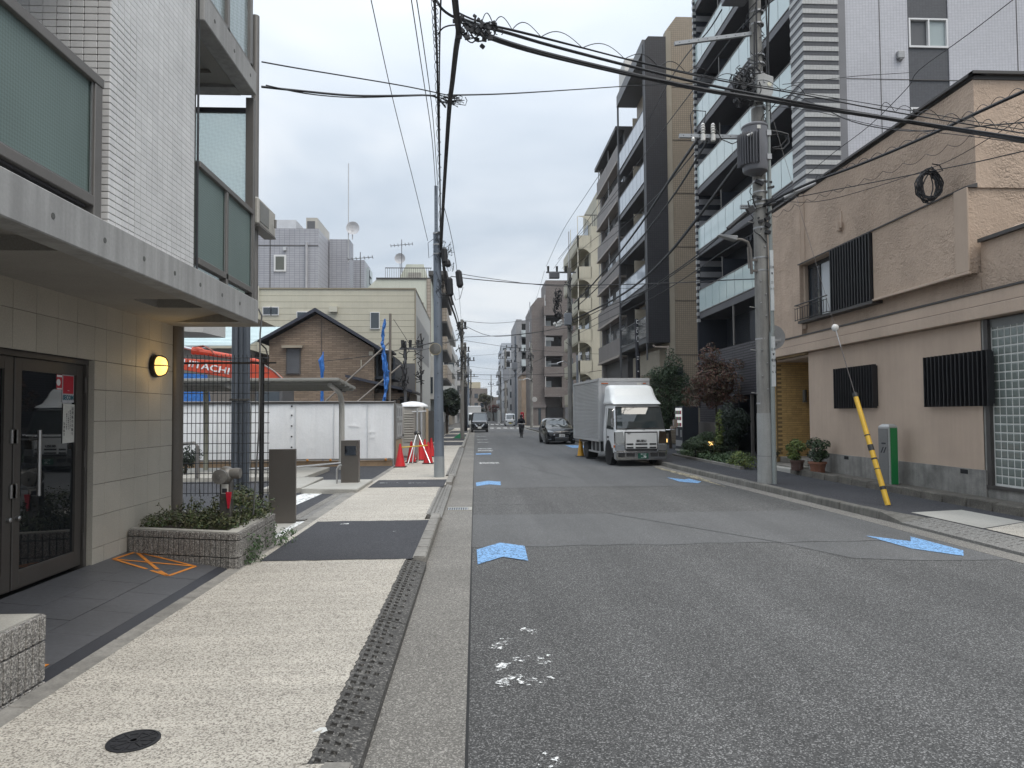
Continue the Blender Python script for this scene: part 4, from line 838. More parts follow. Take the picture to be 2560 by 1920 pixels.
# podium: ribbed dark wall, gallery above, dark opening below
M_ribt = tilemat('ribbed_podium', (.085, .080, .09), (.07, .066, .076), (.022, .021, .024), .9, .10, .3, .45, joint=.22, bumpy=1.0)
b = MB(); b.box(XA, XA + .2, 21.2, 31.8, 2.45, 4.42); b.box(XA, XA + .2, 27.6, 31.8, 0, 2.45); b.build('podium_wall', M_ribt, ap)
b = MB(); b.box(XA + .9, 12, 21.2, 27.6, 0, 2.45); b.build('podium_opening', M_dark, ap)
b = MB(); [b.box(XA + .05, XA + .15, y, y + .1, 0, 2.45) for y in (22.6, 24.6, 25.9)]; b.build('podium_post', M_rail, ap)
b = MB(); b.box(XA + .05, XA + .1, 27.55, 27.65, 4.4, 6.05); b.box(XA + .05, XA + .1, 24.1, 24.2, 4.4, 6.05); b.build('gallery_post', M_rail, ap)
b = MB(); b.box(XA + .5, XA + .55, 25, 27.0, 4.4, 5.7); b.build('gallery_panel', M_navy2, ap)
b = MB(); b.box(XA - .25, XA - .2, 28.6, 31.2, .35, 1.35); b.build('mesh_screen', mat('screen_taupe', (.14, .125, .115), .7), ap)
# ================================================================ RIGHT: BEIGE TILE APARTMENTS
M_bt = tilemat('beige_facade_tile', (.345, .285, .215), (.315, .26, .195), (.19, .155, .115), .11, .11, .0, .5, joint=.1)
M_bt2 = mat('beige_render', (.34, .30, .235), .7, .1, 1, .05, 40, streak=.08)
M_char = tilemat('charcoal_pillar_tile', (.038, .037, .043), (.031, .03, .035), (.018, .018, .02), .12, .12, .0, .5, joint=.1)
M_sheet = glass('pale_balcony_glass', (.47, .51, .56), .08, .8)
M_grey = mat('grey_frame', (.10, .10, .105), .5, .1)
be = thing('apartment_building', 'beige tiled apartment building with a full height charcoal pillar and glass balconies', 'building', (11, 38, 0))
b = MB(); b.prism([(10.38, 3), (14.5, 3), (14.5, 23.1), (10.9, 23.1), (10.38, 22.4)], 'y', 37.0, 44); b.build('tiled_gable', M_bt, be)
b = MB(); b.box(10.30, 10.6, 36.95, 37.4, 3, 22.3); b.build('gable_edge', M_bt2, be)
for k in range(6): z = 4.85 + 2.88 * k + (0 if k else 0); b = MB(); b.box(10.62, 14.5, 36.985, 37.01, z - .014, z + .014); b.build('movement_joint', M_trim, be)
b = MB(); b.prism([(9.15, 5.5), (10.30, 5.5), (10.30, 21.95), (9.35, 21.95), (9.15, 21.7)], 'y', 36.9, 37.35); b.build('charcoal_pillar', M_char, be)
b = MB(); b.box(10.4, 14, 37.3, 44.2, 0, 22.4); b.build('core_wall', M_bt2, be)
b = MB(); b.box(9.12, 10.4, 37.35, 44.3, 21.3, 22.0); b.build('roof_beam', M_grey, be)
b = MB(); b.box(9.3, 14, 42.5, 44.3, 22.0, 23.6); b.build('roof_house', mat('pale_roof_panel', (.55, .53, .5), .6), be)
for z in (6.0, 8.85, 11.6, 14.4, 17.25):
    b = MB(); b.box(9.22, 10.4, 37.36, 44.2, z - .42, z - .12); b.build('balcony_slab', M_grey, be)
    b = MB(); b.box(9.2, 9.215, 37.36, 44.2, z - .1, z + .95); b.build('glass_parapet', M_sheet if z > 7 else glass('dark_balcony_glass', (.05, .055, .06), .05, .9), be)
    q = MB(); [q.box(9.195, 9.22, 37.4 + i * .97, 37.415 + i * .97, z - .1, z + .95) for i in range(8)]; q.box(9.18, 9.23, 37.36, 44.2, z + .95, z + .99); q.box(9.18, 9.23, 37.36, 44.2, z - .14, z - .1); q.build('parapet_frame', M_grey, be)
    b = MB(); b.box(9.3, 10.4, 40.6, 40.65, z - .1, z + 1.8); b.build('privacy_panel', M_bt2, be)
    b = MB(); b.box(9.9, 10.35, 40.7, 41.5, z + 1.75, z + 2.0); b.build('balcony_unit', M_grey, be)
    b = MB(); b.box(10.36, 10.4, 38.1, 39.8, z - .1, z + 1.85); b.box(10.36, 10.4, 41.6, 43.4, z - .1, z + 1.85); b.build('balcony_window', M_win, be)
b = MB(); b.box(9.14, 9.24, 44.2, 44.32, 3.2, 22); b.box(9.14, 9.22, 37.33, 37.4, 4.6, 21.8); b.build('balcony_pilaster', M_grey, be)
b = MB(); b.box(9.9, 10.9, 37.6, 44, 0, 5.2); b.build('ground_floor', M_bt2, be)
b = MB(); b.box(10.4, 10.9, 36.7, 37, 2.2, 4.2); b.build('ground_window', M_win, be)
b = MB(); b.cyl((10.15, 36.8, 0), (10.15, 36.8, 5.3), .07, n=10); b.tube([(9.35, 36.8, 5.35), (9.45, 36.8, 5.25), (10.15, 36.8, 5.22)], .05, 8); b.build('drain_pipe', mat('pink_beige_pipe', (.36, .30, .25), .5), be, smooth=True)
fw = MB(); fw.box(9.3, 10.0, 36.3, 36.34, 1.9, 1.92)
fnc = thing('board_fence', 'beige horizontal board fence behind the truck beside the beige apartments', 'fence', (9.8, 36, .15))
fb = MB(); fb.box(8.6, 10.8, 36.3, 36.33, 0, .13); me_fb = fb.mesh('board', mat('board_beige', (.23, .19, .14), .7, .15, 3), bevel=.006)
fb2 = MB(); fb2.box(8.6, 8.63, 36.35, 41.5, 0, .13); me_fb2 = fb2.mesh('board', MATS['board_beige'], bevel=.006)
for k in range(24): piece('board', me_fb, fnc, (0, 0, .25 + k * .145)); piece('board', me_fb2, fnc, (0, 0, .25 + k * .145))
b = MB(); [b.box(x, x + .06, 36.33, 36.4, .15, 3.75) for x in (8.62, 9.7, 10.7)]; b.build('fence_post', M_grey, fnc)
# taupe balconies building
M_taupe = mat('taupe_panel', (.205, .185, .175), .6, .1, 1, .05, 40, streak=.1); M_taupe2 = mat('taupe_ledge', (.34, .295, .26), .6, .08); M_ttp = mat('taupe_dark', (.075, .072, .072), .6, .1)
ta = thing('apartment_building', 'taupe grey apartment building with solid balcony parapets and brown ledges', 'building', (10, 48, 0))
b = MB(); b.box(9.65, 14, 44.4, 52, 0, 19.9); b.build('core_wall', M_ttp, ta)
b = MB(); b.box(9.05, 14, 44.4, 52.4, 19.9, 20.15); b.build('roof_slab', M_ttp, ta)
b = MB(); b.box(9.4, 14, 51.6, 52.2, 0, 19.9); b.build('end_wall', M_taupe, ta)
for z0, z1 in ((17.95, 18.98), (15.46, 16.57), (13.1, 14.07), (10.6, 11.57), (8.06, 9.13), (5.5, 6.6)):
    b = MB(); b.box(9.18, 9.26, 44.5, 48.2, z0, z1); b.build('parapet', M_taupe, ta); b = MB(); b.box(9.18, 9.26, 48.25, 52.2, z0, z1); b.build('parapet', M_taupe, ta)
    b = MB(); b.box(9.10, 9.7, 44.5, 52.2, z0 - .16, z0 - .04); b.box(9.14, 9.28, 44.5, 52.2, z0 - .03, z0); b.build('ledge', M_taupe2, ta)
    b = MB(); b.box(9.26, 9.65, 44.45, 44.5, z0, z1); b.build('parapet_return', M_ttp, ta)
    b = MB(); b.box(9.62, 9.65, 45, 47.6, z1 - .8, z1 + .9); b.box(9.62, 9.65, 48.8, 51.2, z1 - .8, z1 + .9); b.build('window', M_win, ta)
    for yy in (48.0, 51.9): b = MB(); b.box(9.24, 9.29, yy, yy + .06, z1, z1 + 1.3); b.build('balcony_pipe', M_alu, ta)
# cream building with rounded balcony openings
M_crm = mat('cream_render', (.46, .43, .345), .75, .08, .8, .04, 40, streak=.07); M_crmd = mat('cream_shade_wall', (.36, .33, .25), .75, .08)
cm = thing('apartment_building', 'cream rendered building with rounded arch balcony ends', 'building', (11, 66, 0))
def arch_wall(y, x0, x1, z0, z1, r):
    """wall strip in the plane y with a quarter-round cut at its lower left"""
    pts = [(x0, z1), (x0, z0 + r)]
    q = []
    for i in range(8): a = math.pi / 2 * i / 7; q.append((x0 + r * math.sin(a) * 1.0, z0 + r * math.cos(a)))
    return pts, q
b = MB(); b.box(10.3, 16, 62, 72, 0, 18.4); b.box(10.9, 16, 62, 70, 18.4, 21.5); b.build('core_wall', M_crm, cm)
for k in range(6):
    z = 1.6 + 2.78 * k
    b = MB(); b.box(9.12, 9.24, 62, 72, z + 1.05, z + 2.08); b.box(9.12, 10.35, 62, 62.14, z + 1.05, z + 2.08); b.build('parapet', M_crm, cm)
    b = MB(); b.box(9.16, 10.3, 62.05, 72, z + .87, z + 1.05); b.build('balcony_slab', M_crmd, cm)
    q = MB(); q.poly([(9.24, 62.02, z + 3.83)] + [(9.24 + 1.15 * math.sin(a), 62.02, z + 2.75 + 1.0 * math.cos(a)) for a in [math.pi / 2 * i / 8 for i in range(9)]] + [(10.4, 62.02, z + 3.83)]); q.build('arch_head', M_crm, cm)
    b = MB(); b.box(9.14, 9.2, 62.1, 62.16, z + 2.08, z + 3.83); b.box(9.14, 9.2, 66.8, 66.86, z + 2.08, z + 3.83); b.build('balcony_post', mat('cream_white', (.6, .58, .5), .6), cm)
    b = MB(); b.box(10.26, 10.3, 63.2, 65.4, z + 1.6, z + 3.4); b.box(10.26, 10.3, 67.6, 70, z + 1.6, z + 3.4); b.build('window', M_win, cm)
b = MB(); [b.cyl((x, 62.1, 18.4), (x, 62.1, 19.4), .02, n=5) for x in (9.9, 10.1, 10.3, 10.5, 10.7)]; b.box(9.8, 10.9, 62.05, 62.15, 19.4, 19.45); b.build('roof_railing', M_trim, cm)
b = MB(); b.box(9.0, 9.3, 62.4, 62.7, 0, 7.0); b.build('steel_column', mat('blue_grey_steel', (.18, .195, .23), .5), cm)
b = MB(); b.box(9.5, 10.3, 61.9, 62, 0, 2.6); b.box(9.6, 10.3, 62.5, 72, 0, 2.5); b.build('garage_shutter', M_ttp, cm)
# mauve brick corner block beyond the side street
M_mauve = tilemat('mauve_brick_tile', (.175, .150, .138), (.155, .132, .122), (.11, .095, .09), .45, .22, .5, .6, joint=.08)
M_mauve2 = mat('mauve_trim', (.15, .13, .125), .7, .1)
mv = thing('apartment_building', 'mauve brown brick apartment block on the far street corner', 'building', (11, 100, 0))
b = MB(); b.box(8.05, 9.9, 100, 112, 0, 17.2); b.box(12.3, 16, 100, 112, 0, 17.2); b.box(9.9, 12.3, 101.2, 112, 0, 17.2); b.box(10.2, 14.5, 101, 108, 17.2, 21.0); b.build('brick_wall', M_mauve, mv)
b = MB(); b.prism([(8.0, 17.2), (10.0, 17.2), (10.0, 18.4), (9.0, 18.4)], 'y', 100.5, 106); b.build('roof_shoulder', M_mauve, mv)
for k in range(5):
    z = 5.6 + 2.88 * k - 1.2
    b = MB(); b.box(9.75, 12.45, 99.2, 99.4, z, z + 1.15); b.box(9.75, 9.9, 99.4, 100, z, z + 1.15); b.build('balcony_parapet', M_mauve, mv)
    b = MB(); b.box(9.75, 12.45, 99.2, 101.2, z - .2, z); b.build('balcony_slab', M_mauve2, mv)
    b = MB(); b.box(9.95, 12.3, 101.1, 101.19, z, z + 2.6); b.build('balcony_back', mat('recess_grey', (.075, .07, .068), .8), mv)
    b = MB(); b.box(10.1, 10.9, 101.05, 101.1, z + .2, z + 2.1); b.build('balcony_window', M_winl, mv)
    b = MB(); b.box(9.85, 9.95, 99.25, 99.35, z + 1.15, z + 2.68); b.build('balcony_post', mat('pale_post', (.45, .43, .42), .6), mv)
    b = MB(); b.box(13.2, 13.9, 99.9, 100, z + .6, z + 2.4); b.build('window', M_win, mv); b = MB(); b.box(8.0, 8.06, 102.5, 103.3, z + .7, z + 2.2); b.build('window', M_win, mv)
b = MB(); b.box(10.0, 12.4, 99.95, 100.1, 0, 2.7); b.build('entrance_dark', M_dark, mv)
b = MB(); b.box(8.0, 10.0, 99.8, 100, 2.7, 3.2); b.box(12.4, 16, 99.8, 100, 2.7, 3.2); b.build('entrance_beam', M_mauve2, mv)
b = MB(); b.box(8.8, 9.2, 98.9, 99, .3, 2.6); b.build('window', M_win, mv)
b = MB(); b.box(12.6, 16, 99.4, 99.6, 0, 3.0); b.build('garage_shutter', M_grey, mv)
b = MB(); b.box(6.6, 16, 97.5, 99.7, .0, .14); b.struct('far_pavement', M_conc)
# narrow grey block further on
M_fg = tilemat('far_grey_tile', (.26, .255, .26), (.24, .235, .24), (.18, .18, .18), .6, .3, .5, .6)
fg = thing('apartment_building', 'slim grey apartment block with stacked balconies behind the mauve one', 'building', (10.5, 140, 0))
b = MB(); b.box(8.2, 9.3, 140, 160, 0, 20.6); b.box(11.0, 14, 140, 160, 0, 20.6); b.box(9.3, 11.0, 141.5, 160, 0, 20.6); b.build('wall', M_fg, fg)
for k in range(6):
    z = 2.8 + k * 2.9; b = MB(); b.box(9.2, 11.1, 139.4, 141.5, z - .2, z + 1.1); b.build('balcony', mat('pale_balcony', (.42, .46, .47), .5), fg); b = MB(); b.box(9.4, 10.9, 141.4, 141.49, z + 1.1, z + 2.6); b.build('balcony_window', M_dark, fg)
fw_ = thing('office_building', 'distant pale narrow building with many small balconies at the right of the street end', 'building', (9.5, 190, 0))
b = MB(); b.box(7.6, 11, 190, 210, 0, 19); b.build('wall', mat('far_white', (.42, .43, .45), .7), fw_)
for k in range(6):
    z = 2.2 + k * 2.8; b = MB(); b.box(7.7, 9.6, 189, 190, z, z + 1.0); b.build('balcony', mat('far_balcony', (.30, .32, .35), .6), fw_); b = MB(); b.box(7.9, 9.4, 189.9, 189.99, z + 1.0, z + 2.5); b.build('window', M_dark, fw_)
br_ = thing('low_house', 'tan low building with a dark side window just before the mauve block', 'house', (9, 122, 0))
b = MB(); b.box(8.0, 9.8, 122, 132, 0, 8.6); b.build('wall', mat('tan_render', (.30, .23, .17), .8), br_); b = MB(); b.box(8.9, 9.5, 121.9, 122, 5, 6.4); b.build('window', M_dark, br_); b = MB(); b.prism([(7.9, 8.6), (9.9, 8.6), (9.0, 9.6)], 'y', 121.8, 132); b.build('roof', M_mauve2, br_)
# ================================================================ LEFT MIDDLE GROUND
# wire mesh fence on a low kerb wall
M_wire = mat('black_wire', (.012, .012, .013), .5, 0, 1, 0)
mf = thing('mesh_fence', 'black wire mesh fence panel beside the triple pipe column', 'fence', (-3.5, 10, .1))
b = MB(); b.box(-5.2, -2.86, 9.92, 10.08, .05, .46); b.build('kerb_wall', M_gutter, mf, bevel=.01)
b = MB(); b.cyl((-2.95, 10.0, .4), (-2.95, 10.0, 2.57), .026, n=10); b.build('fence_post', M_blk, mf, smooth=True)
b = MB()
for k in range(32):
    x = -2.86 - k * .0575; b.tube([(x, 9.985, .66), (x, 9.985, 2.56), (x + .0, 9.96, 2.61), (x + .012, 9.93, 2.60)], .0048, 4)
stuffpart(b.build('vertical_wires', M_wire, mf))
wz = MB(); wz.cyl((-5.1, 9.98, 0), (-2.84, 9.98, 0), .0052, n=4); me_wz = wz.mesh('horizontal_wire', M_wire)
for z in (2.56, 2.48, 2.35, 2.21, 2.07, 1.94, 1.8, 1.66, 1.52, 1.38, 1.25, 1.11, .97, .84, .70): piece('horizontal_wire', me_wz, mf, (0, 0, z))
b = MB(); b.obox((-3.9, 9.975, 2.49), (2.3, .012, .022)); b.build('top_wire_bar', M_wire, mf)
# fire inlet standing in the planter
fi = thing('fire_inlet', 'grey twin fire hose inlet on a post in the block planter with a red tag', 'fire inlet', (-2.92, 8.55, .45))
M_fi = mat('worn_zinc', (.20, .19, .175), .5, .2, 8, .1, 60, metal=.4)
b = MB(); b.box(-2.99, -2.86, 8.50, 8.6, .4, 1.0); b.build('post', mat('dark_stainless', (.12, .11, .10), .4, metal=.5), fi, bevel=.01)
b = MB(); b.ball((-2.92, 8.52, 1.07), (.10, .10, .10), 16); b.lathe([(.075, 0), (.085, -.06), (.085, -.1), (.02, -.105)], (-2.945, 8.46, 1.055), 18, ax='y'); b.lathe([(.055, 0), (.065, .1), (.06, .14), (.02, .145)], (-2.89, 8.5, 1.085), 16, ax='x'); b.lathe([(.02, -.105), (.02, -.125)], (-2.945, 8.46, 1.055), 8, ax='y'); b.build('twin_head', M_fi, fi, smooth=True)
b = MB(); b.box(-2.965, -2.885, 8.492, 8.497, .85, .96); b.build('label_plate', M_paper, fi); b = MB(); b.box(-2.955, -2.9, 8.488, 8.4915, .86, .91); b.build('label_print', M_ink, fi)
b = MB(); b.hexa([(-2.885, 8.47, .68), (-2.87, 8.47, .68), (-2.87, 8.49, .68), (-2.885, 8.49, .68)], [(-2.905, 8.46, .87), (-2.84, 8.46, .87), (-2.84, 8.485, .87), (-2.905, 8.485, .87)]); b.build('red_tag', M_red, fi)
# stainless sign panels
b = MB(); b.box(-3.195, -2.785, 11.2, 11.26, .1, 1.24); sp = b.top('steel_panel', mat('dark_brushed_steel', (.17, .155, .14), .38, .12, .8, .05, 60, metal=.7), 'tall blank brushed steel panel beside the planter', 'sign panel', bevel=.004)
s2 = thing('gate_pillar', 'brushed steel pillar with a square mirror plate near the bicycle shelter', 'pillar', (-2.91, 16.7, .18))
b = MB(); b.box(-3.11, -2.71, 16.66, 16.9, .18, 1.18); b.build('case', MATS['dark_brushed_steel'], s2, bevel=.006)
b = MB(); b.box(-3.02, -2.76, 16.645, 16.66, .83, 1.05); b.build('mirror_plate', glass('mirror_plate_glass', (.8, .8, .8), .06, .9, metal=1, bump=.12, bs=6), s2)
b = MB(); b.tube([(-3.17, 16.5, .2), (-3.17, 16.5, .52), (-3.13, 16.5, .6), (-3.06, 16.5, .62)], .022, 8); b.build('guard_hoop', M_steel, s2)
b = MB(); b.tube([(-3.2, 18, .58), (-4.6, 18, .47), (-6.4, 18.1, .42)], .03, 8); b.tube([(-4.9, 18, .1), (-4.9, 18, .46)], .03, 8); b.top('bike_rail', M_steel, 'low steel tube rail behind the blank steel panel', 'rail')
b = MB(); b.tube([(-7.1, 18.6, .2), (-7.1, 18.6, 1.0), (-7.18, 18.6, 1.08), (-8.6, 18.6, .98)], .04, 8); b.top('guard_rail', M_rail, 'grey hoop rail seen through the black wire mesh', 'rail')
# bicycle shelter
bs = thing('bicycle_shelter', 'grey flat roofed bicycle shelter on curved posts', 'shelter', (-6, 20.5, .15))
M_shel = mat('shelter_grey', (.30, .295, .27), .45, .1, 1.2, .05, 40, metal=.2)
b = MB(); b.hexa([(-9.6, 19.3, 2.70), (-3.66, 19.3, 2.70), (-3.66, 22, 2.56), (-9.9, 22, 2.56)], [(-9.6, 19.3, 2.77), (-3.66, 19.3, 2.77), (-3.66, 22, 2.63), (-9.9, 22, 2.63)]); b.build('roof_sheet', M_shel, bs, bevel=.006)
rb = MB(); rb.obox((0, 20.75, 2.60), (.07, 1.74, .08), 0, .23); me_r = rb.mesh('rafter', M_shel)
b = MB(); [b.box(-9.5, -3.7, y, y + .07, z - .07, z + .02) for y, z in ((19.7, 2.68), (20.4, 2.645), (21.1, 2.61), (21.8, 2.575))]; b.build('purlins', M_shel, bs)
for x in (-3.97, -6.72):
    b = MB(); b.tube([(x, 19.6, 2.60), (x, 20.6, 2.50), (x, 21.1, 2.40), (x, 21.35, 2.2), (x, 21.4, 1.9), (x, 21.4, .15)], [.06, .065, .075, .085, .085, .085], 12); b.build('post', mat('shelter_post', (.42, .41, .385), .5, .08, 2), bs, smooth=True)
b = MB(); b.tube([(-8.9, 19.6, 2.6), (-8.9, 20.6, 2.5), (-8.9, 21.1, 2.4), (-8.9, 21.35, 2.2), (-8.9, 21.4, 1.9), (-8.9, 21.4, .15)], [.06, .065, .075, .085, .085, .085], 12); b.tube([(-7.87, 21.2, 2.5), (-7.87, 21.25, .15)], .07, 12); b.build('post', mat('olive_cream_post', (.36, .35, .27), .5, .08, 2), bs, smooth=True)
b = MB(); b.tube([(-4.3, 21.7, 2.62), (-3.95, 21.9, 2.5)], .05, 8); b.cyl((-4.25, 21.8, 2.52), (-4.0, 21.8, 2.72), .07); b.build('floodlight', M_grey, bs)
# white site hoarding
sf = thing('site_hoarding', 'white construction hoarding of sheeted panels on a timber base', 'fence', (-6, 23.8, .1))
M_sheet_w = mat('white_sheeting', (.80, .81, .82), .4, .05, .6, .03, 20, .35, 1.3, bd=.10, streak=.04)
edges = [-9.8, -8.4, -7.0, -5.9, -4.65, -3.55, -2.70]
for a, c in zip(edges, edges[1:]):
    b = MB(); n = 4; dz = [rr.uniform(-.012, .012) for _ in range(n + 1)]
    for i in range(n):
        x0, x1 = a + (c - a) * i / n, a + (c - a) * (i + 1) / n
        b.quad((x0, 23.74 + dz[i], .34), (x1, 23.74 + dz[i + 1], .34), (x1, 23.74 - dz[i + 1], 2.15), (x0, 23.74 - dz[i], 2.15))
    b.build('sheet_panel', M_sheet_w, sf)
    b = MB(); b.box(c - .008, c + .008, 23.70, 23.73, .34, 2.15); b.build('panel_seam', mat('seam_grey', (.62, .63, .64), .6), sf)
b = MB(); [b.box(-6.05, -6.0, 23.69, 23.71, z, z + .05) for z in (.7, 1.05, 1.4, 1.75, 2.05)]; b.build('seam_clip', M_ink, sf)
b = MB(); b.box(-9.8, -2.7, 23.7, 23.8, 2.15, 2.2); b.tube([(-9.8, 23.68, 2.23), (-2.68, 23.68, 2.2)], .024, 8); b.build('top_tube', M_rail, sf)
b = MB(); b.box(-9.8, -2.75, 23.7, 23.85, .08, .27); b.build('timber_base', mat('base_timber', (.30, .21, .13), .8, .2, 3, .15, 40), sf)
b = MB(); b.tube([(-9.8, 23.66, .33), (-2.72, 23.66, .31)], .02, 6); b.build('bottom_tube', M_rail, sf)
b = MB(); [b.ball((x, 23.64, .30), .045, 6) for x in (-4.75, -4.2, -5.5, -2.95)]; b.build('clamp', mat('orange_clamp', (.5, .2, .03), .6), sf)
b = MB(); b.obox((-4.0, 23.70, 1.42), (.36, .01, .025), 0, 0, .10); b.obox((-3.4, 23.70, 1.22), (.26, .01, .02), 0, 0, -.12); b.obox((-3.4, 23.70, 1.04), (.2, .01, .02), 0, 0, -.05); b.build('sheet_crease', M_sheet_w, sf)
b = MB(); b.box(-2.70, -2.64, 23.72, 23.82, .1, 2.25); b.build('corner_post', M_rail, sf)
b = MB(); b.box(-2.68, -2.62, 23.85, 25.8, .95, 2.15); b.build('notice_board', mat('galvanised_panel', (.25, .25, .25), .6, .12, 2), sf)
for k in range(3): b = MB(); b.box(-2.618, -2.612, 23.95 + k * .62, 24.5 + k * .62, 1.58 if k else 1.66, 2.08); b.build('notice_sheet', mat('permit_paper', (.40, .41, .42), .7, .1), sf)
for k in range(2): b = MB(); b.box(-2.618, -2.612, 24.1 + k * .8, 24.75 + k * .8, 1.02, 1.5); b.build('notice_sheet', MATS['permit_paper'], sf)
for k in range(5): b = MB(); [b.box(-2.6115, -2.61, 24.0 + j * .12, 24.05 + j * .12, 1.72 if k < 3 else 1.1, 2.0 if k < 3 else 1.4) for j in range(k, 14, 5)]; b.build('notice_print', mat('print_grey', (.12, .12, .13), .7), sf)
b = MB(); b.box(-2.68, -2.63, 23.85, 25.8, .1, .9); b.build('side_panel', mat('plywood', (.32, .25, .17), .8, .15), sf)
# scaffold poles with blue sheet, rakers
scf = thing('scaffold_pole', 'scaffold pole wrapped with a twisted blue sheet behind the hoarding corner', 'scaffold pole', (-3.1, 25.2, .1))
b = MB(); b.cyl((-3.02, 25.2, .1), (-2.98, 25.2, 5.35), .045, n=8); b.build('pole', mat('rusty_tube', (.16, .14, .12), .6, .2, 6), scf)
b = MB(); rs = random.Random(31)
for dx in (-.05, .0, .05):
    zz = [2.25 + i * .145 for i in range(21)]; wv = [-3.16 + dx * (1.2 - .9 * abs(z - 3.4)) + .05 * math.sin(z * 2.6) + rs.uniform(-.025, .025) + (.04 if z > 4.2 else 0) * -1 for z in zz]
    b.tube([(wv[i], 25.12 + rs.uniform(-.04, .04), zz[i]) for i in range(21)], [rs.uniform(.022, .06) for _ in range(20)] + [.015], 5)
b.tube([(-3.0, 25.1, 3.3), (-3.1, 25.1, 3.3)], .03, 5); b.build('blue_sheet', mat('blue_tarp', (.02, .13, .42), .5, .3, 5, .1, 30, .6, 14, bd=.05), scf)
for (p, q) in (((-3.0, 25.2, 4.35), (-5.1, 24.3, 2.2)), ):
    b = MB(); b.cyl(p, q, .03, n=8); b.build('raker', MATS['rusty_tube'], scf)
b = MB(); b.cyl((-2.75, 26.4, 3.6), (-4.2, 25.0, 2.15), .03, n=8); b.build('raker', MATS['rusty_tube'], scf)
b = MB(); b.tube([(-5.26, 24.6, 2.25), (-5.24, 24.6, 2.75), (-5.25, 24.6, 3.1), (-5.22, 24.6, 3.35), (-5.27, 24.6, 3.65), (-5.2, 24.6, 3.85)], [.03, .04, .035, .08, .10, .02], 6); b.cyl((-5.2, 24.6, .2), (-5.2, 24.6, 3.95), .02, n=6); b.top('blue_bundle', MATS['blue_tarp'], 'small blue sheet bundle hanging in front of the brick house wall', 'tarpaulin')
# excavator boom and cab behind the hoarding
M_org = mat('excavator_orange', (.52, .06, .02), .42, .12, 2, .05, 30, coat=.2)
ex = thing('excavator', 'orange excavator with white lettering on its raised boom behind the hoarding', 'excavator', (-10, 29, .1))
def bl3(pts, y0, y1): q = MB(); q.prism(pts, 'y', y0, y1); return q
bl3([(-13.6, 4.55), (-12.1, 4.16), (-10.0, 4.02), (-9.2, 3.92), (-8.75, 3.86), (-8.3, 3.58), (-8.0, 3.3), (-7.9, 2.9), (-8.5, 3.0), (-9.2, 3.22), (-10.0, 3.32), (-12.05, 3.69), (-13.6, 4.0)], 29.8, 30.3).build('boom', M_org, ex, bevel=.02)
b = MB(); b.tube([(-13.5, 30.05, 4.85), (-12.0, 30.05, 4.62), (-11.6, 30.05, 4.52)], .05, 10); b.build('cylinder_rod', M_alu, ex)
b = MB(); b.tube([(-11.7, 30.05, 4.5), (-11.2, 30.05, 4.42), (-9.2, 30.05, 4.08), (-8.9, 30.05, 4.02)], [.17, .12, .10, .06], 10); b.ball((-11.5, 30.05, 4.5), (.28, .16, .17), 10); b.build('arm_cylinder', M_org, ex, smooth=True)
b = MB()
for dy in (29.85, 30.0, 30.15): b.tube([(-11.6, dy, 4.62), (-11.2, dy, 4.68), (-10.9, dy, 4.5), (-10.7, dy, 4.28), (-9.5, dy, 4.1), (-8.7, dy, 3.95)], .022, 5)
b.build('hose', mat('hose_red_brown', (.18, .05, .03), .6), ex)
b = MB(); b.tube([(-8.7, 29.78, 3.87), (-8.3, 29.78, 3.62), (-7.95, 29.78, 3.28)], .03, 6); b.build('boom_pipe', M_rail, ex)
lettering('HITACHI', .37, M_inkw, ex, (-11.05, 29.79, 3.79), '-y', .01, 1.35, bold=.006, tilt=-.2)
b = MB(); b.box(-9.0, -7.9, 29.5, 31.5, .8, 2.9); b.build('cab', M_grey, ex, bevel=.05); b = MB(); b.box(-8.9, -8.0, 29.48, 29.5, 1.8, 2.75); b.build('cab_window', M_win, ex); b = MB(); b.box(-11.5, -9.1, 29.6, 32, .8, 1.9); b.build('engine_housing', M_org, ex, bevel=.05)
b = MB(); b.box(-11.5, -7.8, 29.4, 30.0, .1, .8); b.build('crawler_track', M_blk, ex, bevel=.1)
b = MB(); b.hexa([(-13.5, 28, 2.3), (-10.35, 28, 2.3), (-10.35, 28.4, 2.3), (-13.5, 28.4, 2.3)], [(-13.5, 28.1, 3.6), (-10.45, 28.1, 3.38), (-10.45, 28.3, 3.38), (-13.5, 28.3, 3.6)]); b.top('blue_tarpaulin', MATS['blue_tarp'], 'large blue tarpaulin hung below the orange boom', 'tarpaulin')
# neighbouring roofs and houses
mr = thing('workshop', 'low workshop with a pale ribbed metal roof behind the excavator', 'building', (-15, 38, 0))
b = MB(); b.box(-20, -11.6, 36.5, 44, 0, 5.2); b.build('wall', mat('workshop_wall', (.17, .155, .14), .8, .2, .6), mr)
b = MB(); b.hexa([(-20, 36.1, 5.25), (-11.3, 36.1, 5.28), (-11.3, 42, 6.9), (-20, 42, 6.9)], [(-20, 36.1, 5.32), (-11.3, 36.1, 5.35), (-11.3, 42, 6.97), (-20, 42, 6.97)]); b.build('metal_roof', mat('pale_metal_roof', (.50, .60, .61), .45, .1, .5, .05), mr)
rbm = MB(); rbm.obox((-15.65, 0, 0), (8.7, .05, .04), 0, .267); me_rr = rbm.mesh('roof_rib', MATS['pale_metal_roof'])
for k in range(13): piece('roof_rib', me_rr, mr, (0, 36.3 + k * .44, 5.41 + k * .44 * .2735))
b = MB(); b.box(-11.9, -11.5, 36.4, 37.2, 3.8, 5.0); b.box(-20, -11.5, 36.45, 36.5, 4.2, 4.3); b.build('eaves_beam', M_ttp, mr)
M_bh = tilemat('brown_brick_siding', (.29, .22, .16), (.20, .15, .108), (.14, .11, .09), .42, .10, .5, .75, joint=.12, var=.18)
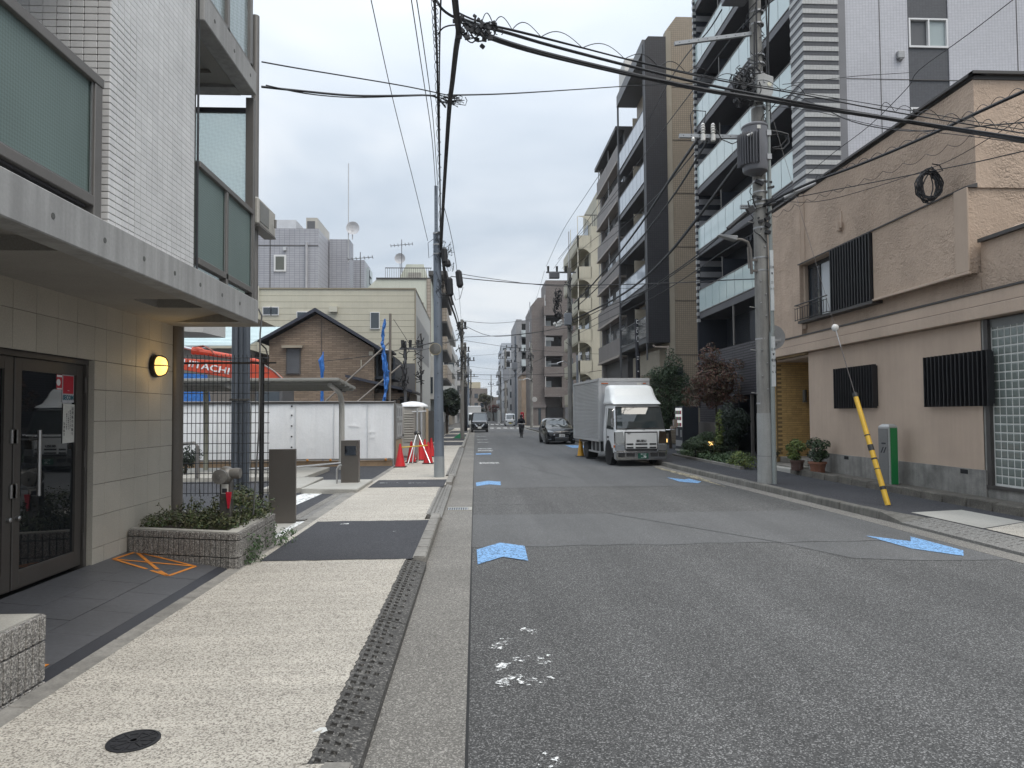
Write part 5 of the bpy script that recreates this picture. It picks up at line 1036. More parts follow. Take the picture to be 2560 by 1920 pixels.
bh = thing('brick_house', 'brown brick pattern gabled house behind the white hoarding', 'house', (-8.2, 42, 0))
b = MB(); b.prism([(-10.85, 0), (-5.35, 0), (-5.35, 5.3), (-8.35, 7.15), (-10.85, 5.75)], 'y', 38.0, 46.5); b.build('gable_wall', M_bh, bh)
b = MB(); b.prism([(-11.3, 5.72), (-11.25, 5.62), (-8.35, 7.22), (-4.75, 5.05), (-4.72, 5.2), (-8.35, 7.42)], 'y', 37.5, 46.8); b.build('roof', mat('slate_roof', (.03, .034, .05), .5, .2, 1), bh)
b = MB(); b.tube([(-11.3, 37.6, 5.68), (-11.3, 46, 5.66)], .06, 8); b.tube([(-11.25, 37.7, 5.6), (-11.0, 37.95, 5.3), (-10.9, 37.95, 4.9), (-10.9, 37.95, .2)], .04, 8); b.build('gutter', mat('brown_gutter', (.05, .04, .035), .5), bh)
b = MB(); b.box(-9.95, -9.2, 37.94, 38.0, 3.95, 5.35); wn = b.build('window', M_ttp, bh)
shm = MB(); shm.box(-9.88, -9.28, 37.92, 37.94, 0, .075); me_sh = shm.mesh('shutter_slat', mat('grey_shutter', (.10, .105, .115), .5))
for k in range(15): piece('shutter_slat', me_sh, wn, (0, 0, 4.02 + k * .085))
b = MB(); b.box(-10.12, -9.05, 37.7, 38.0, 5.40, 5.47); b.box(-10.12, -9.05, 37.68, 37.72, 5.33, 5.47); b.build('window_hood', mat('hood_tan', (.30, .26, .2), .6), bh)
b = MB(); b.box(-8.12, -8.10, 37.97, 38.0, .5, 6.9); b.build('cladding_joint', M_ttp, bh)
b = MB(); b.box(-5.4, -4.2, 39.0, 44, 0, 3.2); b.box(-5.35, -3.5, 38.2, 43, 0, 2.95); b.build('side_wing', M_bh, bh)
b = MB(); b.prism([(-6.75, 3.75), (-3.3, 2.95), (-3.3, 3.08), (-6.75, 3.9)], 'y', 37.3, 43); b.build('porch_roof', MATS['slate_roof'], bh)
b = MB(); b.tube([(-3.35, 37.4, 3.0), (-3.35, 43, 3.0)], .07, 8); b.tube([(-3.4, 37.5, 2.95), (-3.5, 37.9, 2.7), (-4.1, 38.1, 2.6)], .04, 6); b.build('gutter', MATS['brown_gutter'], bh)
b = MB(); b.box(-4.0, -3.5, 38.1, 38.2, .5, 2.75); b.box(-4.9, -4.2, 38.15, 38.2, .6, 2.6); b.build('window', M_dark, bh)
b = MB(); b.box(-5.35, -4.5, 38.4, 41, 5.2, 5.3); b.box(-5.35, -4.3, 38.3, 42, 3.7, 3.85); b.box(-5.3, -5.2, 38.35, 38.45, 3.8, 5.2); b.box(-4.72, -4.62, 38.35, 38.45, 3.8, 5.2); b.box(-4.4, -4.3, 38.4, 42, 3.8, 4.85); b.build('balcony', mat('navy_frame', (.012, .016, .024), .4), bh)
b = MB(); b.box(-5.34, -4.75, 38.7, 38.75, 3.85, 5.2); b.build('balcony_door', M_dark, bh)
b = MB(); b.hexa([(-5.5, 38.3, 5.25), (-4.5, 38.3, 5.25), (-4.5, 40.5, 5.25), (-5.5, 40.5, 5.25)], [(-5.4, 38.5, 5.5), (-4.9, 38.5, 5.35), (-4.9, 40, 5.35), (-5.4, 40, 5.5)]); b.build('balcony_awning', glass('smoky_awning', (.25, .25, .27), .2), bh)
b = MB(); b.box(-5.62, -5.4, 37.95, 38.0, 4.9, 5.15); b.box(-6.05, -6.0, 37.9, 38, 4.3, 4.7); b.build('wall_box', mat('cream_box', (.4, .37, .3), .6), bh)
M_side = mat('cream_siding', (.56, .53, .43), .6, .06, .8, .03, 30, streak=.05)
cs = thing('sided_building', 'pale yellow building with horizontal siding boards behind the brick house', 'building', (-9.5, 52, 0))
b = MB(); b.box(-16.5, -3.8, 45.06, 60, 0, 9.7); b.build('core_wall', mat('siding_gap', (.12, .11, .08), .8), cs)
sd = MB(); sd.hexa([(-16.5, 45.03, 0), (-3.78, 45.03, 0), (-3.78, 45.06, 0), (-16.5, 45.06, 0)], [(-16.5, 45.0, .365), (-3.78, 45.0, .365), (-3.78, 45.06, .365), (-16.5, 45.06, .365)]); me_sd = sd.mesh('siding_board', M_side)
sd2 = MB(); sd2.box(-3.79, -3.75, 45.0, 60, 0, .385); me_sd2 = sd2.mesh('siding_board', mat('white_siding', (.46, .46, .44), .6, .05))
for k in range(24): piece('siding_board', me_sd, cs, (0, 0, .35 + k * .39)); piece('siding_board', me_sd2, cs, (0, 0, .35 + k * .39))
b = MB(); b.box(-16.5, -3.72, 44.95, 60, 9.7, 9.8); b.box(-3.8, -3.72, 44.97, 45.05, .2, 9.7); b.build('coping', mat('tan_coping', (.25, .22, .16), .6), cs)
for (x0, x1, z0, z1) in ((-13.2, -12.75, 8.12, 8.55), (-12.7, -12.3, 8.12, 8.55), (-6.53, -6.03, 7.25, 8.22), (-11.1, -10.3, 7.6, 8.25)):
    b = MB(); b.box(x0 - .05, x1 + .05, 44.94, 45.02, z0 - .06, z1 + .05); wn = b.build('window', MATS['white_frame'], cs); b = MB(); b.box(x0, x1, 44.93, 44.945, z0, z1); b.build('pane', M_win, wn)
b = MB(); b.cyl((-13.5, 44.9, 0), (-13.5, 44.9, 9.9), .05, n=8); b.build('drain_pipe', mat('cream_pipe', (.5, .48, .4), .5), cs)
b = MB(); b.box(-9.1, -8.6, 44.7, 45, 8.25, 8.6); b.build('vent_box', MATS['cream_pipe'], cs)
b = MB(); b.box(-5.4, -3.76, 44.9, 45.01, 3.2, 5.0); b.build('balcony_opening', mat('opening_grey', (.13, .13, .135), .7), cs); b = MB(); b.box(-4.8, -4.4, 44.85, 44.92, 3.2, 4.8); b.box(-5.35, -5.1, 44.85, 44.92, 3.2, 4.9); b.build('opening_post', M_ttp, cs)
b = MB(); b.box(-3.95, -3.74, 46, 58, 5.6, 8.2); b.build('roller_cover', mat('grey_panel2', (.24, .24, .24), .5), cs)
# grey tiled tall building
M_gt = tilemat('grey_facade_tile', (.36, .365, .40), (.33, .335, .37), (.17, .17, .19), .42, .19, .0, .5, joint=.07, var=.1)
gb_ = thing('apartment_building', 'tall grey tiled building with rooftop units and a dish antenna behind the siding building', 'building', (-16, 66, 0))
b = MB(); b.box(-25, -13.1, 60, 74, 0, 17.5); b.build('tiled_wall', M_gt, gb_)
b = MB(); b.box(-13.12, -13.07, 60.02, 74, 0, 17.5); b.build('side_wall', tilemat('grey_side_tile', (.42, .42, .45), (.40, .40, .43), (.25, .25, .27), .4, .4, .0, .4), gb_)
for z in (12.3, 16.05): b = MB(); b.box(-25, -13.1, 59.97, 60.02, z - .03, z + .03); b.build('movement_joint', M_trim, gb_)
b = MB(); b.box(-17.1, -17.05, 59.97, 60.02, 8, 17.5); b.build('movement_joint', M_trim, gb_)
b = MB(); b.box(-16.75, -15.75, 59.9, 60.02, 13.85, 15.25); wn = b.build('window', MATS['white_frame'], gb_); b = MB(); b.box(-16.6, -15.9, 59.88, 59.91, 14.0, 15.1); b.build('pane', mat('olive_blind', (.11, .115, .10), .4), wn)
b = MB(); b.cyl((-14.05, 59.85, 9), (-14.05, 59.85, 16.3), .11, n=8); b.build('drain_pipe', mat('grey_pipe', (.36, .36, .38), .5), gb_)
for x in (-18.4, -15.85): b = MB(); b.box(x - .12, x + .12, 59.8, 60, 15.6, 15.9); b.build('vent_hood', M_alu, gb_)
b = MB(); b.box(-17.3, -15.2, 61, 64, 17.5, 18.5); b.build('roof_house', mat('light_grey_panel', (.5, .51, .53), .6), gb_)
b = MB(); b.box(-14.35, -13.4, 61, 66, 17.5, 18.7); ru = b.build('rooftop_unit', M_cream, gb_); b = MB(); b.box(-14.25, -13.6, 60.96, 61.0, 17.6, 18.4); b.build('grille', M_grey, ru)
b = MB(); b.box(-13.0, -11.2, 64, 66, 9, 17.6); b.box(-11.9, -10.5, 68, 72, 9, 16.6); b.build('stair_tower', M_gt, gb_)
b = MB(); b.cyl((-11.3, 64.0, 15.5), (-11.3, 64, 24.5), .05, n=6); b.build('lightning_rod', M_alu, gb_)
b = MB(); b.lathe([(.02, .22), (.3, .17), (.52, .06), (.6, 0), (.52, .03), (.3, .13), (.02, .17)], (-10.9, 63.9, 18.6), 18, ax='y'); b.cyl((-10.95, 64.05, 17.6), (-10.95, 64.05, 18.5), .05, n=6); b.cyl((-10.9, 63.3, 18.5), (-10.9, 63.9, 18.6), .03, n=5); b.build('dish_antenna', mat('dish_grey', (.5, .5, .52), .5), gb_)
b = MB(); b.box(-10.5, -10.3, 69.5, 72, 14.2, 16.2); b.build('roof_sign', mat('sign_glass', (.36, .40, .42), .4), gb_); b = MB(); b.box(-10.28, -10.25, 69.7, 71, 14.6, 14.75); b.box(-10.28, -10.25, 69.7, 71, 15.3, 15.45); b.box(-10.28, -10.25, 69.7, 69.85, 14.6, 16); b.build('sign_mark', M_ink, gb_)
def yagi(loc, s, lab, h):
    b = MB(); x, y, z = loc; b.cyl((x, y, z - h), (x, y, z + .5 * s), .035 * s, n=6); b.cyl((x - 1.0 * s, y, z - .1 * s), (x + 1.0 * s, y, z + .1 * s), .03 * s, n=5)
    for i in range(7): t = -1 + i / 3; b.cyl((x + t * s, y - .5 * s, z + .1 * t * s), (x + t * s, y + .5 * s, z + .1 * t * s), .018 * s, n=4); b.cyl((x + t * s, y, z + .1 * t * s - .14 * s), (x + t * s, y, z + .1 * t * s + .14 * s), .015 * s, n=4)
    b.top('tv_antenna', M_grey, lab, 'antenna', 'rooftop television antennas')
yagi((-8.0, 50, 12.8), .85, 'television antenna standing on the roof of the yellow siding building', 3.0)
yagi((-6.75, 66, 17.6), 1.0, 'television antenna on the mint green building near its roof railing', 2.6)
# mint and white building with tiled balconies
M_mint = mat('mint_render', (.55, .565, .49), .7, .05, .5, .03, 20, streak=.05)
M_btile = tilemat('tan_balcony_tile', (.36, .31, .26), (.33, .28, .235), (.2, .17, .14), .3, .3, .0, .5, joint=.08)
mg = thing('apartment_building', 'mint white building with a railed roof and tan tiled street balconies', 'building', (-7, 76, 0))
b = MB(); b.prism([(-11.5, 0), (-4.1, 0), (-4.1, 14.4), (-9.05, 14.4), (-11.5, 12.0)], 'y', 66, 87); b.build('end_wall', M_mint, mg)
b = MB(); b.box(-4.45, -4.05, 65.9, 66.0, 0, 14.4); b.build('tile_strip', M_btile, mg)
b = MB(); b.box(-9.1, -4.0, 65.9, 66.1, 14.4, 14.52); b.build('coping', M_trim, mg)
for (x0, x1, z0, z1) in ((-5.9, -4.75, 10.6, 12.2), (-5.9, -4.7, 6.9, 8.3)): b = MB(); b.box(x0, x1, 65.92, 66.0, z0, z1); wn = b.build('window', M_trim, mg); b = MB(); b.box(x0 + .08, x1 - .08, 65.9, 65.925, z0 + .08, z1 - .08); b.build('pane', M_winl if z0 < 8 else M_win, wn)
rl = MB(); rl.box(-8.3, -4.0, 66.2, 66.26, 15.45, 15.52); [rl.box(-8.3 + i * .2, -8.27 + i * .2, 66.2, 66.24, 14.5, 15.45) for i in range(22)]; rl.build('roof_railing', M_trim, mg)
b = MB(); b.prism([(-7.2, 14.5), (-4.4, 14.5), (-4.8, 16), (-6.4, 16)], 'y', 67, 72); b.build('roof_house', M_mint, mg); b = MB(); b.box(-6.2, -5.0, 66.4, 67, 14.5, 15.1); b.build('rooftop_unit', M_cream, mg)
b = MB(); b.lathe([(.02, .2), (.3, .15), (.5, 0), (.3, .1), (.02, .15)], (-6.95, 66.3, 16.4), 14, ax='y'); b.cyl((-6.95, 66.5, 14.5), (-6.95, 66.5, 16.4), .04, n=5); b.build('dish_antenna', MATS['dish_grey'], mg)
for k in range(5):
    z = 2.6 + k * 2.85; b = MB(); b.box(-4.1, -2.76, 71, 71.15, z, z + 1.3); b.box(-2.86, -2.76, 71.15, 86, z, z + 1.3); b.build('balcony_parapet', M_btile, mg); b = MB(); b.box(-4.1, -2.8, 71, 86, z - .2, z); b.build('balcony_slab', M_ttp, mg); b = MB(); b.box(-4.1, -4.04, 72, 85, z + .3, z + 2.3); b.build('window', M_win, mg)
b = MB(); b.box(-4.4, -2.6, 68, 87, 15.2, 15.6); b.build('roof_canopy', M_ttp, mg)
lw = thing('apartment_building', 'pale apartment block further down the left side with open balconies', 'building', (-6, 115, 0))
b = MB(); b.box(-12, -4.6, 105, 125, 0, 16); b.build('wall', mat('far_pale_wall', (.36, .36, .35), .7), lw)
for k in range(5): z = 2.6 + k * 2.8; b = MB(); b.box(-4.6, -3.3, 105, 124, z - .2, z + 1.0); b.build('balcony', MATS['far_pale_wall'], lw); b = MB(); b.box(-4.62, -4.55, 106, 123, z + 1, z + 2.4); b.box(-6.5, -4.7, 104.95, 105, z + .5, z + 1.9); b.build('window', M_dark, lw)
gw_ = thing('office_building', 'small white office with a planted ledge between the siding and mint buildings', 'building', (-5, 62, 0))
b = MB(); b.box(-9, -3.3, 61.0, 65.5, 0, 6.8); b.build('wall', mat('white_render', (.5, .5, .48), .7, .08), gw_); b = MB(); [b.box(x, x + .3, 60.95, 61.0, 3.6, 5.0) for x in (-4.9, -4.4, -3.9)]; b.build('window', M_win, gw_)
b = MB(); b.box(-4.2, -2.9, 60.2, 61, 3.0, 3.1); b.build('ledge', M_trim, gw_)
# low wall further along the left pavement
b = MB(); b.box(-3.0, -2.55, 46, 62, 0, 1.15); b.top('garden_wall', mat('old_wall', (.16, .15, .14), .9, .25, 1, streak=.3), 'low dark concrete garden wall along the left pavement', 'wall')
b = MB(); b.box(-2.7, -2.5, 32, 46, .1, 2.0); b.box(-2.68, -2.48, 34, 34.1, .1, 2.1); b.top('board_wall', mat('dark_board', (.07, .066, .06), .8, .2, 2), 'dark site wall beyond the portable toilet', 'wall')
# portable toilet, vending fronts, cones, bars, trestle
tl = thing('portable_toilet', 'grey portable toilet with a domed white roof and louvred door', 'portable toilet', (-2.45, 27.5, .12))
M_tl = mat('toilet_grey', (.33, .31, .28), .5, .1)
b = MB(); b.box(-2.85, -1.98, 27.3, 28.3, .12, 2.08); b.build('cabin', M_tl, tl, bevel=.03)
b = MB(); b.lathe([(.60, 0), (.58, .05), (.40, .15), (.15, .20), (.01, .21)], (-2.42, 27.8, 2.08), 20); b.build('roof', mat('white_plastic', (.7, .7, .7), .4), tl, smooth=True)
b = MB(); b.box(-2.78, -2.3, 27.27, 27.3, .2, 1.95); dr = b.build('door', M_tl, tl, bevel=.01)
lv = MB(); lv.obox((-2.53, 27.255, 0), (.36, .03, .05), 0, .5); me_lv = lv.mesh('louvre', mat('toilet_light', (.4, .38, .34), .5))
for k in range(12): piece('louvre', me_lv, dr, (0, 0, .75 + k * .095))
b = MB(); b.ball((-2.74, 27.24, 1.0), .035, 8); b.build('handle', M_blk, dr)
b = MB(); b.cyl((-2.2, 27.2, .12), (-2.2, 27.2, 2.0), .03); b.cyl((-2.05, 27.25, .12), (-2.05, 27.25, 1.9), .05); b.cyl((-2.4, 27.2, 1.88), (-1.85, 27.2, 1.9), .02); b.build('service_pipe', M_alu, tl)
b = MB(); b.box(-1.9, -1.8, 27.4, 27.5, .12, 2.0); b.top('timber_post', MATS['plywood'], 'pale timber post right of the portable toilet', 'post')
M_cone = mat('cone_red', (.55, .02, .025), .45, .12, 6)
cn = thing('traffic_cone', 'red traffic cone nearest the grey steel pole', 'traffic cone', (-1.58, 23.95, .128), 'red cones round the site entrance', local=True)
b = MB(); b.lathe([(.16, 0), (.155, .03), (.03, .68), (.028, .70), (.01, .70)], (0, 0, .03), 18); b.build('cone_body', M_cone, cn, smooth=True)
b = MB(); b.box(-.19, .19, -.19, .19, 0, .03); b.build('base', mat('cone_base', (.05, .025, .025), .7), cn, bevel=.008)
for (x, y, lb_) in ((-2.36, 22.5, 'red traffic cone at the hoarding corner closest to the camera'), (-2.2, 24.6, 'red traffic cone just behind the corner cone beside the trestle'), (-1.98, 25.8, 'red traffic cone under the trestle top'), (-1.88, 26.6, 'red traffic cone in front of the portable toilet'), (-1.72, 27.9, 'red traffic cone furthest back by the timber post')):
    dup(cn, (x, y, .128), None, lb_)
b = MB(); b.cyl((-2.36, 22.5, .74), (-1.58, 23.95, .74), .018, n=8); b.top('cone_bar', paintmark('bar_yellow', (.6, .4, .05), 0, .01), 'striped bar laid between two red cones', 'barrier bar')
ts = thing('trestle', 'folding tube trestle leaning among the red cones', 'trestle', (-1.95, 24.3, .13))
b = MB(); [b.cyl(p, q, .022, n=8) for p, q in (((-2.22, 23.6, .14), (-1.98, 24.2, 1.12)), ((-1.5, 23.7, .16), (-1.92, 24.2, 1.1)), ((-2.0, 25.0, .14), (-1.96, 24.3, 1.12)), ((-2.1, 23.9, .14), (-2.02, 24.25, 1.1)))]; b.build('legs', M_alu, ts)
b = MB(); b.ball((-1.96, 24.25, 1.14), (.13, .12, .09), 8); b.build('head', M_blk, ts)
# ================================================================ VEHICLES
def rrect(yf, yr, hw, r, z, k=4, taper=0):
    """rounded rectangle ring, counter-clockwise from the front-left; -y is the front"""
    r = min(r, hw * .95, (yr - yf) * .48); P = []
    for cx, cy, a0 in ((-hw + r, yf + r, math.pi), (hw - r, yf + r, 1.5 * math.pi), (hw - r, yr - r, 0), (-hw + r, yr - r, .5 * math.pi)):
        for i in range(k + 1): a = a0 + (math.pi / 2) * i / k; P.append((cx + r * math.cos(a), cy + r * math.sin(a), z))
    return P
def loft(b, secs, k=4, glassband=None, m=0, gm=1, pillars=(0,)):
    rings = [rrect(*s, k=k) for s in secs]; n = len(rings[0]); vs = [p for R_ in rings for p in R_]; base = len(b.v); b.v += vs
    for i in range(len(rings) - 1):
        for j in range(n):
            f = tuple(base + q for q in (i * n + j, i * n + (j + 1) % n, (i + 1) * n + (j + 1) % n, (i + 1) * n + j))
            g_ = glassband and glassband[0] <= secs[i][4] and secs[i + 1][4] <= glassband[1] and (j % (k + 1)) in pillars
            b.f.append(f); b.mi.append(gm if g_ else m)
    b.f.append(tuple(base + j for j in range(n - 1, -1, -1))); b.mi.append(m); b.f.append(tuple(base + (len(rings) - 1) * n + j for j in range(n))); b.mi.append(m)
    return b
M_tyre = mat('tyre_rubber', (.018, .018, .018), .85, .1, 8)
M_rim = mat('steel_rim', (.4, .4, .4), .4, .1, 8, metal=.7)
M_chr = mat('chrome', (.62, .62, .63), .14, .06, 6, metal=1)
M_wpaint = mat('white_paint', (.62, .63, .63), .28, .04, 1, .02, coat=.5)
M_plas = mat('black_plastic', (.02, .02, .021), .55, .1, 6)
M_lamp = glass('headlamp', (.26, .27, .28), .08, .9, metal=.6, bump=.8, bs=30)
M_amb = mat('amber_lens', (.5, .12, .02), .25, 0)
M_wsh = glass('windscreen', (.03, .038, .04), .02, 1.0, bump=.02, bs=2); M_wsh.node_tree.nodes['Principled BSDF'].inputs['IOR'].default_value = 1.45
def wheel(par, x, y, r, w, side, rim=M_rim):
    b = MB(); b.lathe([(r * .62, -w / 2), (r * .93, -w / 2), (r, -w / 2 + .03), (r, w / 2 - .03), (r * .93, w / 2), (r * .62, w / 2)], (x, y, r), 22, ax='x'); t = b.build('wheel', M_tyre, par, smooth=True)
    b = MB(); s = w / 2 * side; b.lathe([(r * .62, s * .95), (r * .56, s * .6), (r * .3, s * .5), (r * .26, s * .95), (r * .08, s * 1.0)], (x, y, r), 18, ax='x'); b.build('rim', rim, t, smooth=True)
    return t
tr = thing('box_truck', 'white cab delivery truck with a ribbed silver cargo box parked at the right kerb', 'truck', (5.52, 23.42, 0), local=True, rz=math.radians(4.2))
b = MB(); loft(b, [(.02, 1.72, .85, .06, .44), (.015, 1.72, .86, .07, .60), (.03, 1.72, .87, .08, .95), (.05, 1.72, .87, .09, 1.18), (.09, 1.72, .865, .10, 1.25), (.36, 1.72, .80, .11, 1.98), (.44, 1.72, .775, .13, 2.05), (.62, 1.70, .70, .14, 2.10)], 4); cab = b.build('cab', M_wpaint, tr, smooth=True, ang=28)
b = MB(); C = 8
def wpt(u, v, o): # windscreen surface
    z = 1.245 + .735 * v; hw = .825 - .06 * v; y = .085 + .27 * v; return (hw * u, y - o + .014 * u ** 8 - .004 - .02 * math.sin(math.pi * v) * (1 - u ** 4), z)
for i in range(C):
    for j in range(3): b.quad(wpt(-1 + 2 * i / C, j / 3, .004), wpt(-1 + 2 * (i + 1) / C, j / 3, .004), wpt(-1 + 2 * (i + 1) / C, (j + 1) / 3, .004), wpt(-1 + 2 * i / C, (j + 1) / 3, .004))
wsc = b.build('windscreen', M_wsh, tr, smooth=True)
b = MB()
for pts in ([wpt(-1 + 2 * i / C, 0, .008) for i in range(C + 1)], [wpt(-1 + 2 * i / C, 1, .008) for i in range(C + 1)], [wpt(-1, j / 3, .008) for j in range(4)], [wpt(1, j / 3, .008) for j in range(4)]): b.tube(pts, .022, 6)
b.build('windscreen_seal', M_plas, tr)
b = MB(); b.obox((-.33, .055, 1.27), (.42, .012, .018), 0, 0, -.12); b.obox((.30, .06, 1.27), (.42, .012, .018), 0, 0, -.12); b.cyl((-.5, .05, 1.235), (-.5, .03, 1.235), .02, n=6); b.cyl((.12, .05, 1.235), (.12, .03, 1.235), .02, n=6); b.build('wiper', M_plas, tr)
b = MB(); b.box(-.42, .12, .13, .16, 1.262, 1.36); b.build('dashboard_paper', mat('mint_paper', (.30, .50, .44), .7, 0), tr)
for s in (-1, 1):
    b = MB(); b.hexa([(s * .874, .28, 1.22), (s * .880, .28, 1.22), (s * .880, 1.15, 1.24), (s * .874, 1.15, 1.24)], [(s * .807, .48, 1.92), (s * .814, .48, 1.92), (s * .816, 1.15, 1.95), (s * .809, 1.15, 1.95)]); b.build('side_window', M_wsh, tr)
    b = MB(); b.box(s * .872, s * .892, .92, 1.06, .92, .98); b.box(s * .868, s * .878, 1.2, 1.22, .5, 1.95); b.build('door_handle', M_plas, tr)
    hl = MB(); hl.hexa([(s * .57, -.02, .52), (s * .875, .0, .52), (s * .875, .1, .52), (s * .57, .1, .52)], [(s * .57, -.005, .73), (s * .882, .02, .73), (s * .882, .12, .73), (s * .57, .1, .73)]); h = hl.build('headlight', M_lamp, tr, bevel=.01)
    gq = MB(); gq.hexa([(s * .57, -.005, .745), (s * .88, .02, .745), (s * .885, .16, .745), (s * .57, .1, .745)], [(s * .62, .02, 1.17), (s * .885, .05, 1.15), (s * .885, .2, 1.15), (s * .62, .1, 1.17)]); gq.build('corner_garnish', mat('smoked_chrome', (.30, .29, .27), .12, 0, 1, 0, metal=1), tr, bevel=.01)
    q = MB(); q.box(s * .862, s * .892, .1, .25, .62, .70); q.build('side_marker', M_amb, tr)
    # bumper ends and fog lamps
    q = MB(); q.box(s * .58, s * .80, -.035, -.03, .32, .46); q.build('fog_lamp', M_plas, tr)
b = MB(); b.prism([(-.03, .22), (-.03, .5), (.02, .52), (.30, .52), (.30, .24), (.05, .20)], 'x', -.87, .87); b.build('bumper', M_chr, tr, bevel=.025, seg=2)
for a, c in ((-.52, -.24), (.30, .55)): b = MB(); b.box(a, c, -.036, -.025, .33, .45); b.build('bumper_vent', M_plas, tr)
b = MB(); b.hexa([(-.55, -.002, .56), (.55, -.002, .56), (.55, .05, .56), (-.55, .05, .56)], [(-.55, .028, 1.14), (.55, .028, 1.14), (.55, .06, 1.14), (-.55, .06, 1.14)]); b.build('front_panel', mat('panel_white', (.56, .565, .56), .35, .04, 1, .02), tr, bevel=.012)
b = MB(); b.box(-.53, .53, -.02, .0, .522, .585)
for z in (.60, .715):
    for a, c in ((-.51, -.28), (-.2, .2), (.28, .51)): b.box(a, c, -.010 + (z - .6) * .05, .02, z, z + .048)
b.hexa([(-.566, -.001, .548), (.566, -.001, .548), (.566, .03, .548), (-.566, .03, .548)], [(-.566, .0285, 1.152), (.566, .0285, 1.152), (.566, .05, 1.152), (-.566, .05, 1.152)])
b.build('grille_slots', M_plas, tr)
b = MB()
for a, c in ((-.27, -.22), (.22, .27)): b.box(a, c, -.012, .02, .60, .765)
b.build('grille_strut', M_wpaint, tr)
M_lett = mat('emblem_grey', (.06, .06, .06), .3, 0, metal=.6)
lettering('ISUZU', .098, M_lett, tr, (0, .004, .842), '-y', .012, 1.25, bold=.004, tilt=0)
lettering('ELF', .05, M_lett, tr, (-.42, .018, 1.09), '-y', .006, 1.4, bold=.002)
b = MB(); b.box(-.13, .22, -.045, -.036, .255, .44); pn_ = b.build('number_plate', mat('plate_green', (.012, .075, .05), .4, 0), tr)
lettering('品川 100', .05, M_inkw, tr, (.05, -.047, .405), '-y', .002)
lettering('.. 70', .10, M_inkw, tr, (.06, -.047, .315), '-y', .002, bold=.003)
# roof fairing
b = MB(); loft(b, [(.34, 1.76, .83, .12, 2.075), (.44, 1.78, .86, .14, 2.12), (.68, 1.8, .83, .16, 2.22), (.86, 1.82, .80, .17, 2.42), (.98, 1.84, .79, .18, 2.60), (1.08, 1.86, .77, .2, 2.70), (1.25, 1.86, .70, .22, 2.755), (1.5, 1.86, .6, .2, 2.77)], 5); b.build('roof_fairing', mat('fairing_white', (.66, .67, .66), .3, .03, 1, .02), tr, smooth=True, ang=60)
# mirrors
b = MB(); b.tube([(.86, .12, 1.2), (1.0, .02, 1.2), (1.16, -.02, 1.22), (1.18, -.02, 1.5)], .014, 6); b.tube([(-.86, .12, 1.95), (-.97, .05, 1.85), (-.97, .02, 1.3)], .012, 6); b.build('mirror_arm', M_chr, tr)
b = MB(); b.box(1.08, 1.24, -.05, .02, 1.26, 1.56); b.box(-1.03, -.92, -.02, .04, 1.30, 1.62); b.box(.98, 1.1, -.06, 0, 1.22, 1.34); b.build('mirror', M_chr, tr, bevel=.025, seg=2)
# cargo box
M_corr = mat('ribbed_aluminium', (.62, .63, .64), .30, .08, .8, .04, 40, metal=.6)
M_post = mat('box_post_aluminium', (.50, .50, .50), .4, .08, 1, metal=.4)
X0, X1, Y0, Y1, Z0, Z1 = -.95, .95, 1.95, 6.35, .76, 3.03
b = MB(); b.box(X0 + .06, X1 - .06, Y0 + .04, Y1 - .04, Z0 + .02, Z1 - .03); b.build('box_core', M_post, tr)
for s in (X0, X1):
    sg = -1 if s < 0 else 1; b = MB(); n = 38; pt = (Z1 - Z0 - .22) / n
    for i in range(n):
        z0 = Z0 + .1 + pt * i; prof = [(.012, 0), (.006, .3), (.012, .62), (.05, .70), (.05, .92), (.012, 1)]
        for (d0, t0), (d1, t1) in zip(prof, prof[1:]): b.quad((s - sg * d0, Y0 + .12, z0 + pt * t0), (s - sg * d0, Y1 - .1, z0 + pt * t0), (s - sg * d1, Y1 - .1, z0 + pt * t1), (s - sg * d1, Y0 + .12, z0 + pt * t1))
    b.build('ribbed_side', M_corr, tr)
b = MB()
for x in (X0, X1 - .12):
    for y in (Y0, Y1 - .12): b = MB(); b.box(x, x + .12, y, y + .12, Z0, Z1); b.build('corner_post', M_post, tr, bevel=.02, seg=2)
b = MB(); b.box(X0, X1, Y0 - .01, Y0 + .15, Z1 - .13, Z1 + .01); b.box(X0, X0 + .1, Y0, Y1, Z1 - .11, Z1); b.box(X1 - .1, X1, Y0, Y1, Z1 - .11, Z1); b.box(X0, X0 + .06, Y0, Y1, Z0 - .02, Z0 + .09); b.box(X1 - .06, X1, Y0, Y1, Z0 - .02, Z0 + .09); b.build('box_rail', M_post, tr, bevel=.02, seg=2)
b = MB(); b.box(X0 + .12, X1 - .12, Y0 + .005, Y0 + .04, Z0, Z1 - .13); b.build('box_front', mat('box_front_grey', (.40, .40, .41), .5, .1), tr)
b = MB(); b.box(-.85, -.6, Y0 - .02, Y0 + .0, Z1 - .2, Z1 - .17); b.box(.7, .8, Y0 - .02, Y0, Z1 - .2, Z1 - .17); b.build('marker_lamp', M_amb, tr)
b = MB(); b.box(.48, .64, Y0 - .006, Y0 + .004, Z1 - .24, Z1 - .16); b.build('roof_label', M_paper, tr)
